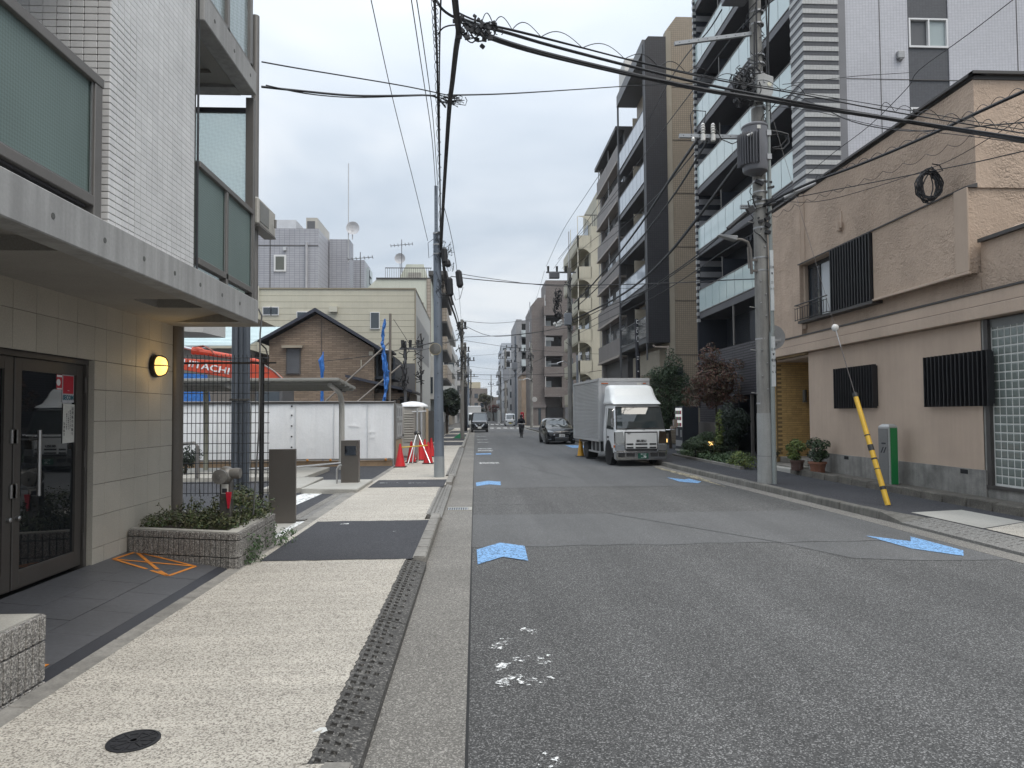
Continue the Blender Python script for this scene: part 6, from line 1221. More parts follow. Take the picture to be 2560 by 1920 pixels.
# chassis
b = MB(); b.box(-.42, .42, .3, 6.2, .42, .74); b.box(-.85, .85, 2.1, 3.4, .40, .72); b.box(-.8, .8, .6, 1.7, .3, .5); b.build('chassis', M_plas, tr)
b = MB(); b.box(-.92, -.88, 1.9, 3.7, .34, .40); [b.box(-.9, -.86, y, y + .04, .36, .76) for y in (2.1, 2.7, 3.3)]; b.box(.88, .92, 1.9, 3.7, .34, .40); b.build('side_guard', M_alu, tr)
b = MB(); b.box(-.93, -.6, 3.75, 5.1, .66, .70); b.box(.6, .93, 3.75, 5.1, .66, .70); b.box(-.88, -.62, .45, .5, .3, .6); b.build('mudguard', M_plas, tr)
for s in (-1, 1): wheel(tr, s * .74, .98, .375, .22, s); wheel(tr, s * .66, 4.4, .375, .42, s)
b = MB(); [b.lathe([(.44, -.0), (.44, .02), (.40, .02), (.40, 0)], (s * .873, .98, .42), 20, ax='x') for s in (-1, 1)]; b.build('arch_trim', M_plas, tr)
def car(name, label, loc, rz, secs, gb, paint, wr, wb, tread, pillars=(0, 1, 2, 3, 4)):
    t = thing(name, label, 'car' if 'van' not in name else 'van', loc, local=True, rz=rz)
    b = MB(); loft(b, secs, 4, gb, 0, 1, (4,)); b.build('body', [paint, M_wsh], t, smooth=True, ang=40)
    for s in (-1, 1):
        wheel(t, s * tread, wb[0], wr, .2, s); wheel(t, s * tread, wb[1], wr, .2, s)
        b = MB(); b.box(s * (tread - .12), s * (tread + .075), wb[0] - wr - .06, wb[0] + wr + .06, .14, wr * 2 + .05); b.box(s * (tread - .12), s * (tread + .075), wb[1] - wr - .06, wb[1] + wr + .06, .14, wr * 2 + .05); b.build('wheel_arch', M_plas, t, bevel=.1)
    return t
M_bpaint = mat('black_paint', (.005, .006, .008), .18, .05, 1, 0, spec=.45, coat=.35)
no = car('parked_car', 'black hatchback with slim headlights parked behind the truck', (5.0, 40.9, 0), math.radians(2.5),
         [(.10, 3.92, .80, .2, .17), (.0, 4.0, .845, .28, .42), (.02, 4.02, .85, .3, .66), (.14, 4.0, .85, .32, .84), (.42, 3.98, .83, .3, .94), (.98, 3.92, .80, .26, 1.0), (1.42, 3.8, .72, .24, 1.27), (1.78, 3.6, .62, .2, 1.46), (2.05, 3.3, .54, .2, 1.52), (2.3, 3.0, .4, .2, 1.535)], (.99, 1.465), M_bpaint, .31, (.72, 3.3), .755)
for s in (-1, 1):
    b = MB(); b.hexa([(s * .80, .10, .72), (s * .40, .01, .66), (s * .40, .05, .66), (s * .80, .2, .72)], [(s * .82, .16, .86), (s * .45, .03, .74), (s * .45, .1, .74), (s * .82, .3, .86)]); b.build('headlight', M_lamp, no)
    b = MB(); b.hexa([(s * .50, -.0, .55), (s * .44, -.01, .52), (s * .42, .03, .52), (s * .50, .05, .55)], [(s * .46, .0, .70), (s * .38, -.0, .66), (s * .38, .04, .66), (s * .46, .05, .70)]); b.build('chrome_blade', M_chr, no)
    b = MB(); b.obox((s * .93, 1.15, 1.02), (.2, .1, .15)); b.build('mirror', M_bpaint, no, bevel=.03); b = MB(); b.box(s * .62, s * .80, -.0, .03, .26, .32); b.build('fog_lamp', M_lamp, no)
b = MB(); b.box(-.16, .17, -.03, .0, .44, .60); b.build('number_plate', mat('plate_white', (.62, .62, .6), .5, 0), no); lettering('. 8 46', .1, M_ink, no, (0, -.032, .50), '-y', .002)
b = MB(); b.box(-.42, .42, -.012, .02, .36, .42); b.box(-.5, .5, -.006, .02, .62, .64); b.lathe([(.06, 0), (.06, .02), (.04, .02)], (0, -.02, .70), 12, ax='y'); b.build('grille', M_chr, no); b = MB(); b.box(-.4, .4, -.008, .03, .20, .56); b.build('grille_dark', M_plas, no)
vn = car('cargo_van', 'dark cargo van with a chrome V grille facing us at the left kerb', (.43, 70.6, 0), 0,
         [(.06, 4.6, .82, .12, .2), (.0, 4.66, .85, .18, .45), (.0, 4.66, .86, .2, .8), (.10, 4.66, .86, .22, 1.02), (.42, 4.66, .85, .2, 1.16), (1.0, 4.6, .76, .18, 1.84), (1.2, 4.5, .70, .18, 1.95), (1.5, 4.3, .6, .2, 1.99)], (1.15, 1.85), M_bpaint, .33, (.8, 3.3), .75)
b = MB(); [b.hexa([(s * .30, -.012, .56), (s * .10, -.012, .56), (s * .10, .02, .56), (s * .30, .02, .56)], [(s * .50, -.006, .86), (s * .40, -.006, .86), (s * .40, .02, .86), (s * .50, .02, .86)]) for s in (-1, 1)]; b.box(-.30, .30, -.014, .02, .54, .61); b.ball((0, -.015, .76), .07, 8); b.build('grille', M_chr, vn)
b = MB(); b.box(-.4, .4, -.003, .02, .61, .86); b.box(-.8, .8, -.002, .02, .2, .42); b.build('grille_dark', M_plas, vn)
b = MB(); [b.hexa([(s * .52, .0, .66), (s * .82, .06, .74), (s * .82, .1, .74), (s * .52, .05, .66)], [(s * .54, .01, .82), (s * .84, .08, .98), (s * .84, .12, .98), (s * .54, .06, .82)]) for s in (-1, 1)]; b.build('headlight', M_lamp, vn)
b = MB(); b.box(-.18, .18, -.03, .0, .38, .54); b.build('number_plate', MATS['plate_white'], vn); b = MB(); [b.obox((s * 1.0, .7, 1.3), (.18, .1, .28)) for s in (-1, 1)]; b.build('mirror', M_plas, vn, bevel=.03)
b = MB(); b.hexa([(-.74, .16, 1.06), (.74, .16, 1.06), (.70, .34, 1.13), (-.70, .34, 1.13)], [(-.74, .16, 1.075), (.74, .16, 1.075), (.70, .34, 1.145), (-.70, .34, 1.145)]); b.build('bonnet_panel', mat('bonnet_grey', (.30, .31, .33), .25, 0, metal=.3), vn)
b = MB(); b.box(-.72, .72, 1.2, 4.4, 1.965, 2.0); b.build('roof_panel', M_wpaint, vn, bevel=.01)
kv = car('mini_van', 'small white mini van parked beyond the crosswalk', (5.35, 108, 0), 0,
         [(.05, 3.3, .72, .1, .2), (.0, 3.36, .76, .14, .45), (.0, 3.38, .78, .15, .9), (.12, 3.38, .78, .15, 1.05), (.5, 3.36, .72, .14, 1.72), (.7, 3.3, .66, .14, 1.86), (.9, 3.2, .6, .1, 1.9)], (1.04, 1.73), M_wpaint, .27, (.6, 2.9), .68)
b = MB(); b.box(-.42, .42, -.02, .02, .52, .64); b.box(-.85, -.76, .5, .6, 1.0, 1.2); b.box(.76, .85, .5, .6, 1.0, 1.2); b.build('grille', M_plas, kv); b = MB(); [b.box(s * .5, s * .74, -.015, .05, .66, .84) for s in (-1, 1)]; b.build('headlight', M_lamp, kv); b = MB(); b.box(-.17, .17, -.03, 0, .34, .49); b.build('number_plate', mat('plate_yellow', (.6, .5, .1), .5, 0), kv)
fc = car('parked_car', 'white car seen from the side at the far end of the street', (2.6, 165, 0), math.radians(90),
         [(.05, 4.2, .75, .2, .2), (.0, 4.3, .8, .25, .5), (.1, 4.28, .82, .3, .85), (.6, 4.2, .78, .3, 1.0), (1.2, 3.9, .66, .3, 1.45), (1.5, 3.5, .5, .3, 1.55)], (.99, 1.46), M_wpaint, .31, (.8, 3.3), .72)
bt = thing('box_truck', 'pale box truck mostly hidden behind the dark van', 'truck', (-.1, 92, 0)); b = MB(); b.box(-.95, .75, 92, 96, .6, 2.9); b.build('cargo_box', M_post, bt, bevel=.05); b = MB(); b.box(-.9, .7, 90.6, 92, .4, 2.0); b.build('cab', M_wpaint, bt, bevel=.15); b = MB(); b.box(-.8, .6, 90.57, 90.62, 1.1, 1.8); b.build('windscreen', M_wsh, bt)
# ================================================================ CYCLIST
def skin(name, pts, edges, radii, m, par, sub=1, root=0):
    me = bpy.data.meshes.new(name); off = OFF.get(par, (0, 0, 0)); me.from_pydata([(p[0] - off[0], p[1] - off[1], p[2] - off[2]) for p in pts], edges, [])
    o = bpy.data.objects.new(name, me); COL.objects.link(o); o.modifiers.new('skin', 'SKIN'); s = o.modifiers.new('sub', 'SUBSURF'); s.levels = s.render_levels = sub
    for i, r in enumerate(radii):
        me.skin_vertices[0].data[i].radius = r if isinstance(r, tuple) else (r, r); me.skin_vertices[0].data[i].use_root = i == root
    dg = bpy.context.evaluated_depsgraph_get(); ev = bpy.data.meshes.new_from_object(o.evaluated_get(dg)); bpy.data.objects.remove(o)
    ev.materials.clear(); ev.materials.append(m); ev.polygons.foreach_set('use_smooth', [True] * len(ev.polygons))
    q = bpy.data.objects.new(name, ev); COL.objects.link(q); q.parent = par; OFF[q] = off; return q
bk = thing('bicycle', 'dark city bicycle with a front basket ridden down the middle of the street', 'bicycle', (3.49, 53, 0), local=True, rz=math.radians(2))
for y in (0, 1.05):
    b = MB(); b.lathe([(.31, -.02), (.335, -.015), (.335, .015), (.31, .02)], (0, y, .335), 24, ax='x'); w_ = b.build('wheel', M_tyre, bk); b = MB(); [b.cyl((0, y, .335), (0, y + .31 * math.cos(a), .335 + .31 * math.sin(a)), .003, n=3) for a in [i * math.pi / 6 for i in range(12)]]; b.build('spokes', M_alu, w_)
b = MB(); b.tube([(0, 0, .335), (0, .1, .62), (0, .2, .95), (0, .22, 1.02)], .018, 6); b.tube([(0, .16, .8), (0, .35, .45), (0, .5, .3), (0, .68, .78)], .02, 6); b.tube([(0, .5, .3), (0, 1.05, .335), (0, .66, .72)], .012, 6); b.build('frame', M_blk, bk)
b = MB(); b.tube([(-.27, .38, 1.03), (-.24, .24, 1.06), (0, .2, 1.04), (.24, .24, 1.06), (.27, .38, 1.03)], .014, 6); b.build('handlebar', M_alu, bk)
b = MB(); b.hexa([(-.13, -.14, .70), (.13, -.14, .70), (.13, .08, .70), (-.13, .08, .70)], [(-.18, -.2, .93), (.18, -.2, .93), (.18, .1, .93), (-.18, .1, .93)]); b.build('basket', mat('basket_dark', (.03, .03, .035), .7), bk)
b = MB(); b.box(-.07, .07, .6, .86, .82, .87); b.build('saddle', M_blk, bk, bevel=.02); b = MB(); b.ball((.0, -.1, .66), .05, 8); b.build('front_lamp', M_lamp, bk); b = MB(); b.box(-.2, .2, .47, .53, .28, .31); b.build('pedal', M_blk, bk)
pe = thing('person', 'cyclist in a dark hooded coat and trousers riding towards us on a bicycle', 'person', (3.49, 53, 0), local=True, rz=math.radians(2))
M_coat = mat('dark_coat', (.014, .014, .02), .9, .15, 4); M_skin = mat('skin', (.33, .19, .13), .6, .05); M_trs = mat('dark_trousers', (.012, .012, .015), .9, .1)
skin('body', [(0, .72, .94), (0, .66, 1.12), (0, .58, 1.32), (0, .54, 1.42), (0, .52, 1.50), (-.09, .62, .9), (-.12, .34, .80), (-.11, .46, .40), (-.11, .40, .33), (.09, .62, .9), (.12, .40, .92), (.11, .52, .56), (.11, .46, .47), (-.17, .56, 1.36), (-.25, .50, 1.16), (-.24, .37, 1.06), (.17, .56, 1.36), (.25, .50, 1.16), (.24, .37, 1.06)],
     [(0, 1), (1, 2), (2, 3), (3, 4), (0, 5), (5, 6), (6, 7), (7, 8), (0, 9), (9, 10), (10, 11), (11, 12), (3, 13), (13, 14), (14, 15), (3, 16), (16, 17), (17, 18)],
     [.19, (.19, .15), (.2, .15), .14, .07, .12, .10, .06, .05, .12, .10, .06, .05, .095, .075, .055, .095, .075, .055], M_coat, pe)
b = MB(); b.ball((0, .48, 1.60), (.075, .09, .11), 12); b.ball((0, .385, 1.59), (.014, .02, .02), 6); hd = b.build('head', M_skin, pe, smooth=True)
b = MB(); b.box(-.04, -.02, .392, .398, 1.615, 1.63); b.box(.02, .04, .392, .398, 1.615, 1.63); b.box(-.025, .025, .397, .402, 1.545, 1.553); b.build('face_features', M_ink, hd)
b = MB(); b.lathe([(.085, -.05), (.105, .02), (.11, .1), (.09, .17), (.03, .2)], (0, .44, 1.62), 14, ax='y'); b.ball((0, .54, 1.60), (.10, .10, .13), 12); b.build('hood', M_coat, pe, smooth=True)
for s in (-1, 1):
    b = MB(); b.ball((s * .26, .36, 1.05), (.035, .04, .035), 8); [b.tube([(s * .26 + dx, .33, 1.06), (s * .26 + dx, .30, 1.05), (s * .26 + dx, .305, 1.025)], .009, 5) for dx in (-.024, -.008, .008, .024)]; b.tube([(s * .235, .36, 1.06), (s * .225, .33, 1.03)], .01, 5); b.build('hand', M_skin, pe)
    b = MB(); b.ball((s * .11, .36 if s < 0 else .42, .31 if s < 0 else .44), (.045, .13, .05), 8); b.build('shoe', M_blk, pe)
# ================================================================ UTILITY POLES
M_pole = mat('concrete_pole', (.255, .245, .225), .85, .22, 1.6, .1, 60, .3, 60, streak=.3)
M_spole = mat('galvanised_pole', (.165, .19, .225), .5, .18, 1.5, .06, 60, metal=.35, streak=.15)
M_cable = mat('cable_black', (.012, .012, .014), .6, 0, 1, 0)
M_band = mat('pole_band_zinc', (.36, .36, .36), .45, .1, 8, metal=.6)
M_xf = mat('transformer_grey', (.13, .13, .14), .45, .1, 2, .04, 50)
M_porc = mat('porcelain', (.6, .59, .56), .25, .04)
up = thing('utility_pole', 'round concrete utility pole with a transformer and crossarms on the right pavement', 'utility pole', (6.72, 16.17, .14))
b = MB(); b.tube([(6.72, 16.17, .1), (6.70, 16.18, 6.0), (6.66, 16.18, 13.5)], [.175, .155, .125], 20); b.build('pole', M_pole, up, smooth=True)
b = MB(); b.lathe([(.195, 0), (.187, .75), (.185, 1.62), (.178, 1.62)], (6.72, 16.17, .12), 20); b.build('base_jacket', mat('jacket_grey', (.30, .30, .285), .6, .14, 2.5, .05, 40, streak=.12), up, smooth=True)
b = MB(); b.lathe([(.19, 0), (.19, .012)], (6.72, 16.17, .55), 20); b.lathe([(.19, 0), (.19, .008)], (6.72, 16.17, .75), 20); b.build('jacket_strap', M_grey, up)
b = MB(); b.tube([(6.83, 15.97, .1), (6.83, 15.97, 3.6)], .052, 12); b.tube([(6.86, 15.99, 3.6), (6.85, 15.99, 9.0)], .045, 12); b.build('riser_pipe', mat('riser_grey_green', (.24, .26, .25), .5, .1, 2), up, smooth=True)
b = MB(); b.box(6.79, 6.88, 15.905, 15.93, 2.35, 3.5); b.box(6.81, 6.89, 15.93, 15.95, 4.1, 5.5); b.build('pipe_wrap_sign', mat('wrap_white', (.5, .52, .52), .5, .05), up)
for (z, t) in ((3.2, '日本'), (3.08, '▼'), (2.95, '電話'), (2.82, '11'), (2.68, 'N 3')): lettering(t, .075, M_ink, up, (6.835, 15.902, z), '-y', .002, .8)
for (z, t) in ((5.1, '日本'), (4.95, '▼'), (4.75, '22'), (4.6, 'N 3')): lettering(t, .07, M_ink, up, (6.85, 15.927, z), '-y', .002, .8)
bd = MB(); bd.lathe([(.166, 0), (.166, .035), (.158, .035), (.158, 0)], (0, 0, 0), 18); me_bd = bd.mesh('pole_band', M_band)
for z in (1.95, 3.45, 5.05, 5.35, 6.05, 6.6, 6.7, 6.9, 7.15, 8.9, 9.7, 9.95, 10.15, 10.9, 11.2): piece('pole_band', me_bd, up, (6.705, 16.18, z))
q = MB()
for z in (2.3, 2.9, 4.0, 4.5, 5.6): q.cyl((6.73, 16.02, z), (6.73, 15.985, z), .014, n=6); q.cyl((6.62, 16.04, z + .3), (6.62, 16.0, z + .3), .012, n=6)
for z in (2.2, 3.2, 4.2, 5.2, 6.2): q.cyl((6.55, 16.17, z), (6.40, 16.15, z + .02), .010, n=6); q.cyl((6.87, 16.17, z + .5), (7.0, 16.17, z + .5), .010, n=6)
q.build('step_bolts', M_band, up)
def crossarm(par, p, r, lab=None):
    b = MB(); d = Vector(r) - Vector(p); a = math.atan2(d.y, d.x); e = math.asin(d.z / d.length); b.obox((Vector(p) + Vector(r)) / 2, (d.length, .075, .085), a, 0, -e); o = b.build('crossarm', mat('crossarm_zinc', (.28, .29, .30), .5, .1, 3, metal=.4), par)
    b = MB()
    for k in range(9): t = (k + .5) / 9; c = Vector(p) + d * t; b.cyl((c.x, c.y - .039, c.z), (c.x, c.y - .042, c.z), .012, n=6)
    b.build('bolt_hole', M_ink, o); return o
crossarm(up, (4.72, 16.15, 10.42), (6.72, 16.15, 10.72)); crossarm(up, (4.78, 16.1, 8.21), (6.45, 16.1, 8.20))
crossarm(up, (6.2, 16.1, 6.55), (6.55, 16.1, 6.55))
for x in (5.32, 5.56):
    b = MB(); b.lathe([(.03, -.16), (.055, -.14), (.055, 0), (.03, .02), (.06, .05), (.035, .08), (.062, .11), (.035, .14), (.06, .17), (.035, .2), (.05, .23), (.02, .27)], (x, 16.03, 8.22), 14); b.build('insulator', M_porc, up, smooth=True)
b = MB(); b.lathe([(.02, .05), (.045, 0), (.03, -.05)], (5.1, 16.08, 8.13), 10); b.build('insulator', M_porc, up)
b = MB(); b.tube([(5.08, 16.1, 8.2), (5.05, 16.1, 8.7), (5.12, 16.1, 8.82), (5.4, 16.05, 8.78), (5.36, 16.03, 8.5)], .012, 6); b.tube([(5.56, 16.0, 8.46), (5.75, 16, 8.1), (6.0, 16, 8.0), (6.25, 16, 8.12)], .012, 6); b.tube([(5.32, 16, 8.05), (5.2, 16.0, 7.95)], .02, 6); b.build('jumper_wire', M_cable, up)
# transformer can
b = MB(); b.lathe([(.20, -.04), (.27, 0), (.285, .05), (.285, 1.0), (.30, 1.02), (.30, 1.05), (.25, 1.09), (.02, 1.12)], (6.50, 15.92, 7.32), 24); xf = b.build('transformer', M_xf, up, smooth=True)
b = MB()
for k in range(11): a = math.radians(168 + k * 9.5); b.obox((6.50 + .335 * math.cos(a), 15.92 + .335 * math.sin(a), 7.80), (.13, .012, .74), a)
b.build('cooling_fins', M_xf, xf)
b = MB(); b.box(6.44, 6.52, 15.62, 15.635, 8.22, 8.30); b.build('rating_plate', M_paper, xf); b = MB(); b.lathe([(.05, 0), (.05, .1), (.025, .12)], (6.36, 15.68, 8.08), 10, ax='y'); b.cyl((6.33, 15.6, 8.1), (6.22, 15.66, 8.06), .03); b.build('bushing', M_porc, xf)
b = MB(); [b.box(6.70, 6.80, 15.70, 15.80, z, z + .12) for z in (7.55, 8.1)]; b.build('hanger', M_band, xf)
# junction box, LED street lamp, switch, mirror-like round sign
b = MB(); b.prism([(6.53, 8.98), (6.86, 9.02), (6.92, 9.16), (6.93, 9.52), (6.70, 9.60), (6.55, 9.56)], 'y', 15.82, 15.98); jb = b.build('junction_box', mat('box_light_grey', (.34, .34, .33), .55, .14, 3), up, bevel=.01)
b = MB(); b.lathe([(.05, 0), (.05, -.01)], (6.83, 15.82, 9.34), 14, ax='y'); b.build('number_disc', mat('disc_cream', (.55, .53, .42), .5), jb); b = MB(); b.box(6.70, 6.73, 15.8, 15.82, 9.38, 9.46); b.build('latch', M_band, jb)
b = MB(); b.tube([(6.44, 16.1, 4.98), (6.42, 16.1, 5.55), (6.36, 16.1, 5.72), (6.22, 16.1, 5.78), (6.05, 16.1, 5.79)], .035, 10); b.tube([(6.36, 16.06, 5.1), (6.34, 16.06, 5.6)], .018, 6); b.box(6.44, 6.58, 16.07, 16.13, 5.28, 5.33); b.box(6.44, 6.58, 16.07, 16.13, 5.03, 5.08); la = b.build('lamp_arm', mat('lamp_arm_bronze', (.13, .12, .11), .5, metal=.3), up, smooth=True)
b = MB(); b.hexa([(5.66, 16.02, 5.86), (6.08, 16.0, 5.74), (6.08, 16.2, 5.74), (5.66, 16.18, 5.86)], [(5.64, 16.03, 5.89), (6.1, 16.0, 5.86), (6.1, 16.2, 5.86), (5.64, 16.17, 5.89)]); b.build('lamp_head', mat('lamp_head_grey', (.26, .26, .26), .45), la, bevel=.015)
b = MB(); b.box(5.9, 6.45, 15.9, 16.3, 11.42, 11.75); b.build('switch_box', M_xf, up, bevel=.02)
b = MB(); b.lathe([(.29, 0), (.29, .012)], (7.12, 16.55, 3.55), 24, ax='y'); b.box(6.7, 7.2, 16.5, 16.55, 3.4, 3.44); b.build('sign_back', mat('sign_back_grey', (.27, .27, .27), .5), up); b = MB(); b.box(7.08, 7.3, 16.535, 16.545, 3.45, 3.51); b.build('sign_clip', M_alu, up)
# tangle of splices and loops beside the pole
rs = random.Random(5); b = MB()
for k in range(40):
    cx, cz = 6.28 + rs.uniform(-.22, .2), 9.35 + rs.uniform(-.4, .35); r = rs.uniform(.10, .34); a0 = rs.uniform(0, 6.3); sp = rs.uniform(1.5, 4.6); ty = rs.uniform(-.15, .15); sq = rs.uniform(.5, 1.5)
    b.tube([(cx + r * math.cos(a0 + sp * t / 7) * .7, 15.9 + ty + .05 * math.sin(t), cz + r * sq * math.sin(a0 + sp * t / 7)) for t in range(8)], rs.uniform(.007, .017), 5)
for k in range(46): b.obox((6.28 + rs.uniform(-.24, .22), 15.88 + rs.uniform(-.1, .1), 9.2 + rs.uniform(-.32, .3)), (rs.uniform(.05, .15), .07, rs.uniform(.05, .13)), rs.uniform(0, 3), rs.uniform(-.6, .6), rs.uniform(-.8, .8))
stuffpart(b.build('splice_tangle', M_cable, up))
b = MB()
for k in range(34):
    z = rs.uniform(6.0, 11.4) if k < 22 else rs.uniform(8.8, 11.5); a0 = rs.uniform(2.2, 5.6); n_ = 7; dz = rs.uniform(-.5, .5); w_ = rs.uniform(.5, 2.2)
    b.tube([(6.69 + .175 * math.cos(a0 + w_ * t / n_) * (1 + .25 * math.sin(t)), 16.18 + .175 * math.sin(a0 + w_ * t / n_), z + dz * t / n_) for t in range(n_ + 1)], rs.uniform(.006, .012), 5)
for x, z0, z1 in ((6.88, 6.2, 9.0), (6.92, 8.6, 11.5), (6.62, 9.8, 11.5), (6.84, 9.6, 11.5), (6.56, 9.6, 10.9)):
    b.tube([(x, 16.0, z0), (x + rs.uniform(-.05, .05), 15.98, (z0 + z1) / 2), (x + .02, 16.0, z1)], .018, 6)
b.tube([(6.92, 15.95, 8.3), (7.1, 15.9, 8.25), (7.28, 15.9, 8.2), (7.3, 15.9, 8.0), (7.15, 15.9, 7.85), (6.95, 15.95, 7.88)], .022, 6); b.tube([(6.92, 15.95, 8.2), (7.2, 15.9, 8.22), (7.24, 15.9, 8.08), (7.1, 15.9, 7.92), (6.92, 15.95, 7.9)], .015, 6)
for k in range(12): z = rs.uniform(5.9, 7.2); b.obox((6.55 + rs.uniform(-.12, .35), 15.98, z), (rs.uniform(.06, .2), .08, rs.uniform(.04, .09)), 0, 0, rs.uniform(-.5, .5))
stuffpart(b.build('pole_cabling', M_cable, up))
b = MB(); b.tube([(5.82, 15.9, 5.98), (6.25, 15.9, 6.35)], .05, 8); b.obox((6.36, 15.9, 6.42), (.16, .12, .14), 0, 0, -.5); b.tube([(6.35, 15.9, 6.45), (6.3, 15.9, 6.62), (6.42, 15.9, 6.68), (6.5, 15.95, 6.5)], .016, 6); b.top('splice_closure', M_cable, 'black tubular cable splice closure hung left of the concrete pole', 'splice closure')
# guy wire with yellow guard
gy = thing('guy_wire', 'guy wire with a yellow and black striped guard slanting down to the right pavement', 'guy wire', (7.13, 12.0, .13))
A0, B0 = Vector((7.13, 12.0, .13)), Vector((6.78, 16.05, 9.4)); at_ = lambda t: tuple(A0 + (B0 - A0) * t)
b = MB(); b.cyl(A0, at_(.352), .0075, n=6); b.cyl(at_(.352), B0, .004, n=6); b.build('strand', mat('strand_dark', (.09, .08, .075), .6, 0, 1, 0), gy)
b = MB(); b.cyl(at_(.0), at_(.205), .047, .043, 14); b.build('guard_tube', mat('guard_yellow', (.60, .36, .03), .45, .12, 6, .04), gy, smooth=True)
for t, h in ((.205, .008), (.028, .006), (.083, .003), (.100, .011), (.128, .002), (.065, .0015)): b = MB(); b.cyl(at_(t), at_(t + h), .0495, n=14); b.build('black_stripe', M_plas, gy, smooth=True)
b = MB(); b.ball(at_(.352), (.075, .05, .075), 12); b.build('guy_insulator', M_porc, gy, smooth=True); b = MB(); b.tube([at_(.35), at_(.32), at_(.30)], [.009, .009, .006], 6); b.build('grip', M_band, gy)
b = MB(); b.lathe([(.09, 0), (.08, .008), (.01, .008)], (7.13, 12.0, .128), 14); b.build('ground_collar', M_newasph, gy)
# left steel pole
sp_ = thing('utility_pole', 'slim blue grey steel pole with square top standing on the left pavement', 'utility pole', (-.95, 18.78, .13))
b = MB(); b.tube([(-.95, 18.78, .1), (-.965, 18.78, 3.0), (-.99, 18.8, 6.6)], [.135, .118, .10], 20); b.build('pole', M_spole, sp_, smooth=True)
b = MB(); b.lathe([(.139, 0), (.137, .55), (.13, .55)], (-.95, 18.78, .12), 20); b.build('base_sleeve', mat('sleeve_grey', (.25, .265, .27), .5, .1, 3), sp_, smooth=True)
b = MB(); b.box(-1.055, -.965, 18.75, 18.85, 6.3, 7.85); b.build('square_extension', M_spole, sp_, bevel=.006)
q = MB(); [q.lathe([(.012, 0), (.012, -.004)], (-1.01, 18.75, z), 6, ax='y') for z in [6.4 + .1 * i for i in range(14)]]; [q.cyl((-.97, 18.67 + .003 * i, 1.6 + i * .62), (-.97, 18.65 + .003 * i, 1.6 + i * .62), .014, n=6) for i in range(8)]; q.build('bolt_hole', M_ink, sp_)
for z in (6.0, 6.25, 6.55, 3.45): piece('pole_band', me_bd, sp_, (-.985, 18.79, z), (0, 0, 0), (.68, .68, 1))
b = MB(); b.lathe([(.155, 0), (.16, .03), (.145, .03)], (-1.03, 18.52, 3.47), 26, ax='y'); b.cyl((-1.0, 18.7, 3.47), (-1.02, 18.56, 3.47), .03); mr_ = b.build('round_mirror', mat('mirror_rim', (.26, .22, .14), .5), sp_)
b = MB(); b.lathe([(.143, 0), (.12, -.004), (.06, -.007), (.01, -.008)], (-1.03, 18.52, 3.47), 24, ax='y'); b.build('mirror_face', glass('mirror_face_glass', (.10, .095, .085), .12, .9), mr_, smooth=True)
b = MB()
for (x, z, h) in ((-.80, 5.95, .42), (-.66, 5.12, .5), (-.72, 5.75, .2)): b.tube([(x, 18.65, z + h / 2), (x, 18.65, z + h / 2 - .05), (x + .02, 18.65, z - h / 2 + .05), (x + .02, 18.65, z - h / 2)], [.05, .085, .085, .05], 8)
b.tube([(-.42, 18.55, 5.55), (-.42, 18.55, 5.5), (-.38, 18.55, 5.15), (-.38, 18.55, 5.08)], [.04, .085, .09, .05], 8); b.build('splice_box', M_cable, sp_)
b = MB(); rs = random.Random(9)
for k in range(26):
    z = rs.uniform(4.9, 6.5); x = -.82 + rs.uniform(-.12, .18); r = rs.uniform(.05, .2); b.tube([(x + r * math.cos(t), 18.68, z + r * 1.3 * math.sin(t)) for t in [rs.uniform(0, 6) + q * .5 for q in range(6)]], .006, 4)
b.tube([(-.6, 18.6, 5.1), (-.5, 18.55, 4.75), (-.38, 18.55, 4.8), (-.3, 18.55, 5.1)], .007, 4); b.tube([(-1.05, 18.7, 6.0), (-1.2, 18.7, 5.9), (-1.22, 18.7, 6.3), (-1.08, 18.7, 6.4)], .007, 4)
stuffpart(b.build('pole_cabling', M_cable, sp_))
# black pole behind the truck
bp = thing('utility_pole', 'black coated pole with white painted marks rising behind the truck', 'utility pole', (6.75, 29.2, .13)); b = MB(); b.cyl((6.78, 29.2, .1), (6.74, 29.2, 5.7), .075, .07, 12); b.cyl((6.9, 29.3, .1), (6.85, 29.3, 4.3), .03); b.build('pole', mat('black_coating', (.012, .012, .018), .5), bp)
b = MB(); [b.box(6.72 + dx, 6.72 + dx + w, 29.115, 29.12, z, z + .02) for z, dx, w in ((5.62, 0, .07), (5.5, .0, .07), (5.32, 0, .07), (5.26, .01, .06), (5.12, 0, .05), (4.97, 0, .08), (4.75, .01, .07), (4.1, .0, .08), (4.0, 0, .08), (3.5, .01, .07))]; [b.box(6.715, 6.73, 29.115, 29.12, z, z + .16) for z in (5.5, 5.12, 4.8)]; b.build('white_marks', M_inkw, bp)
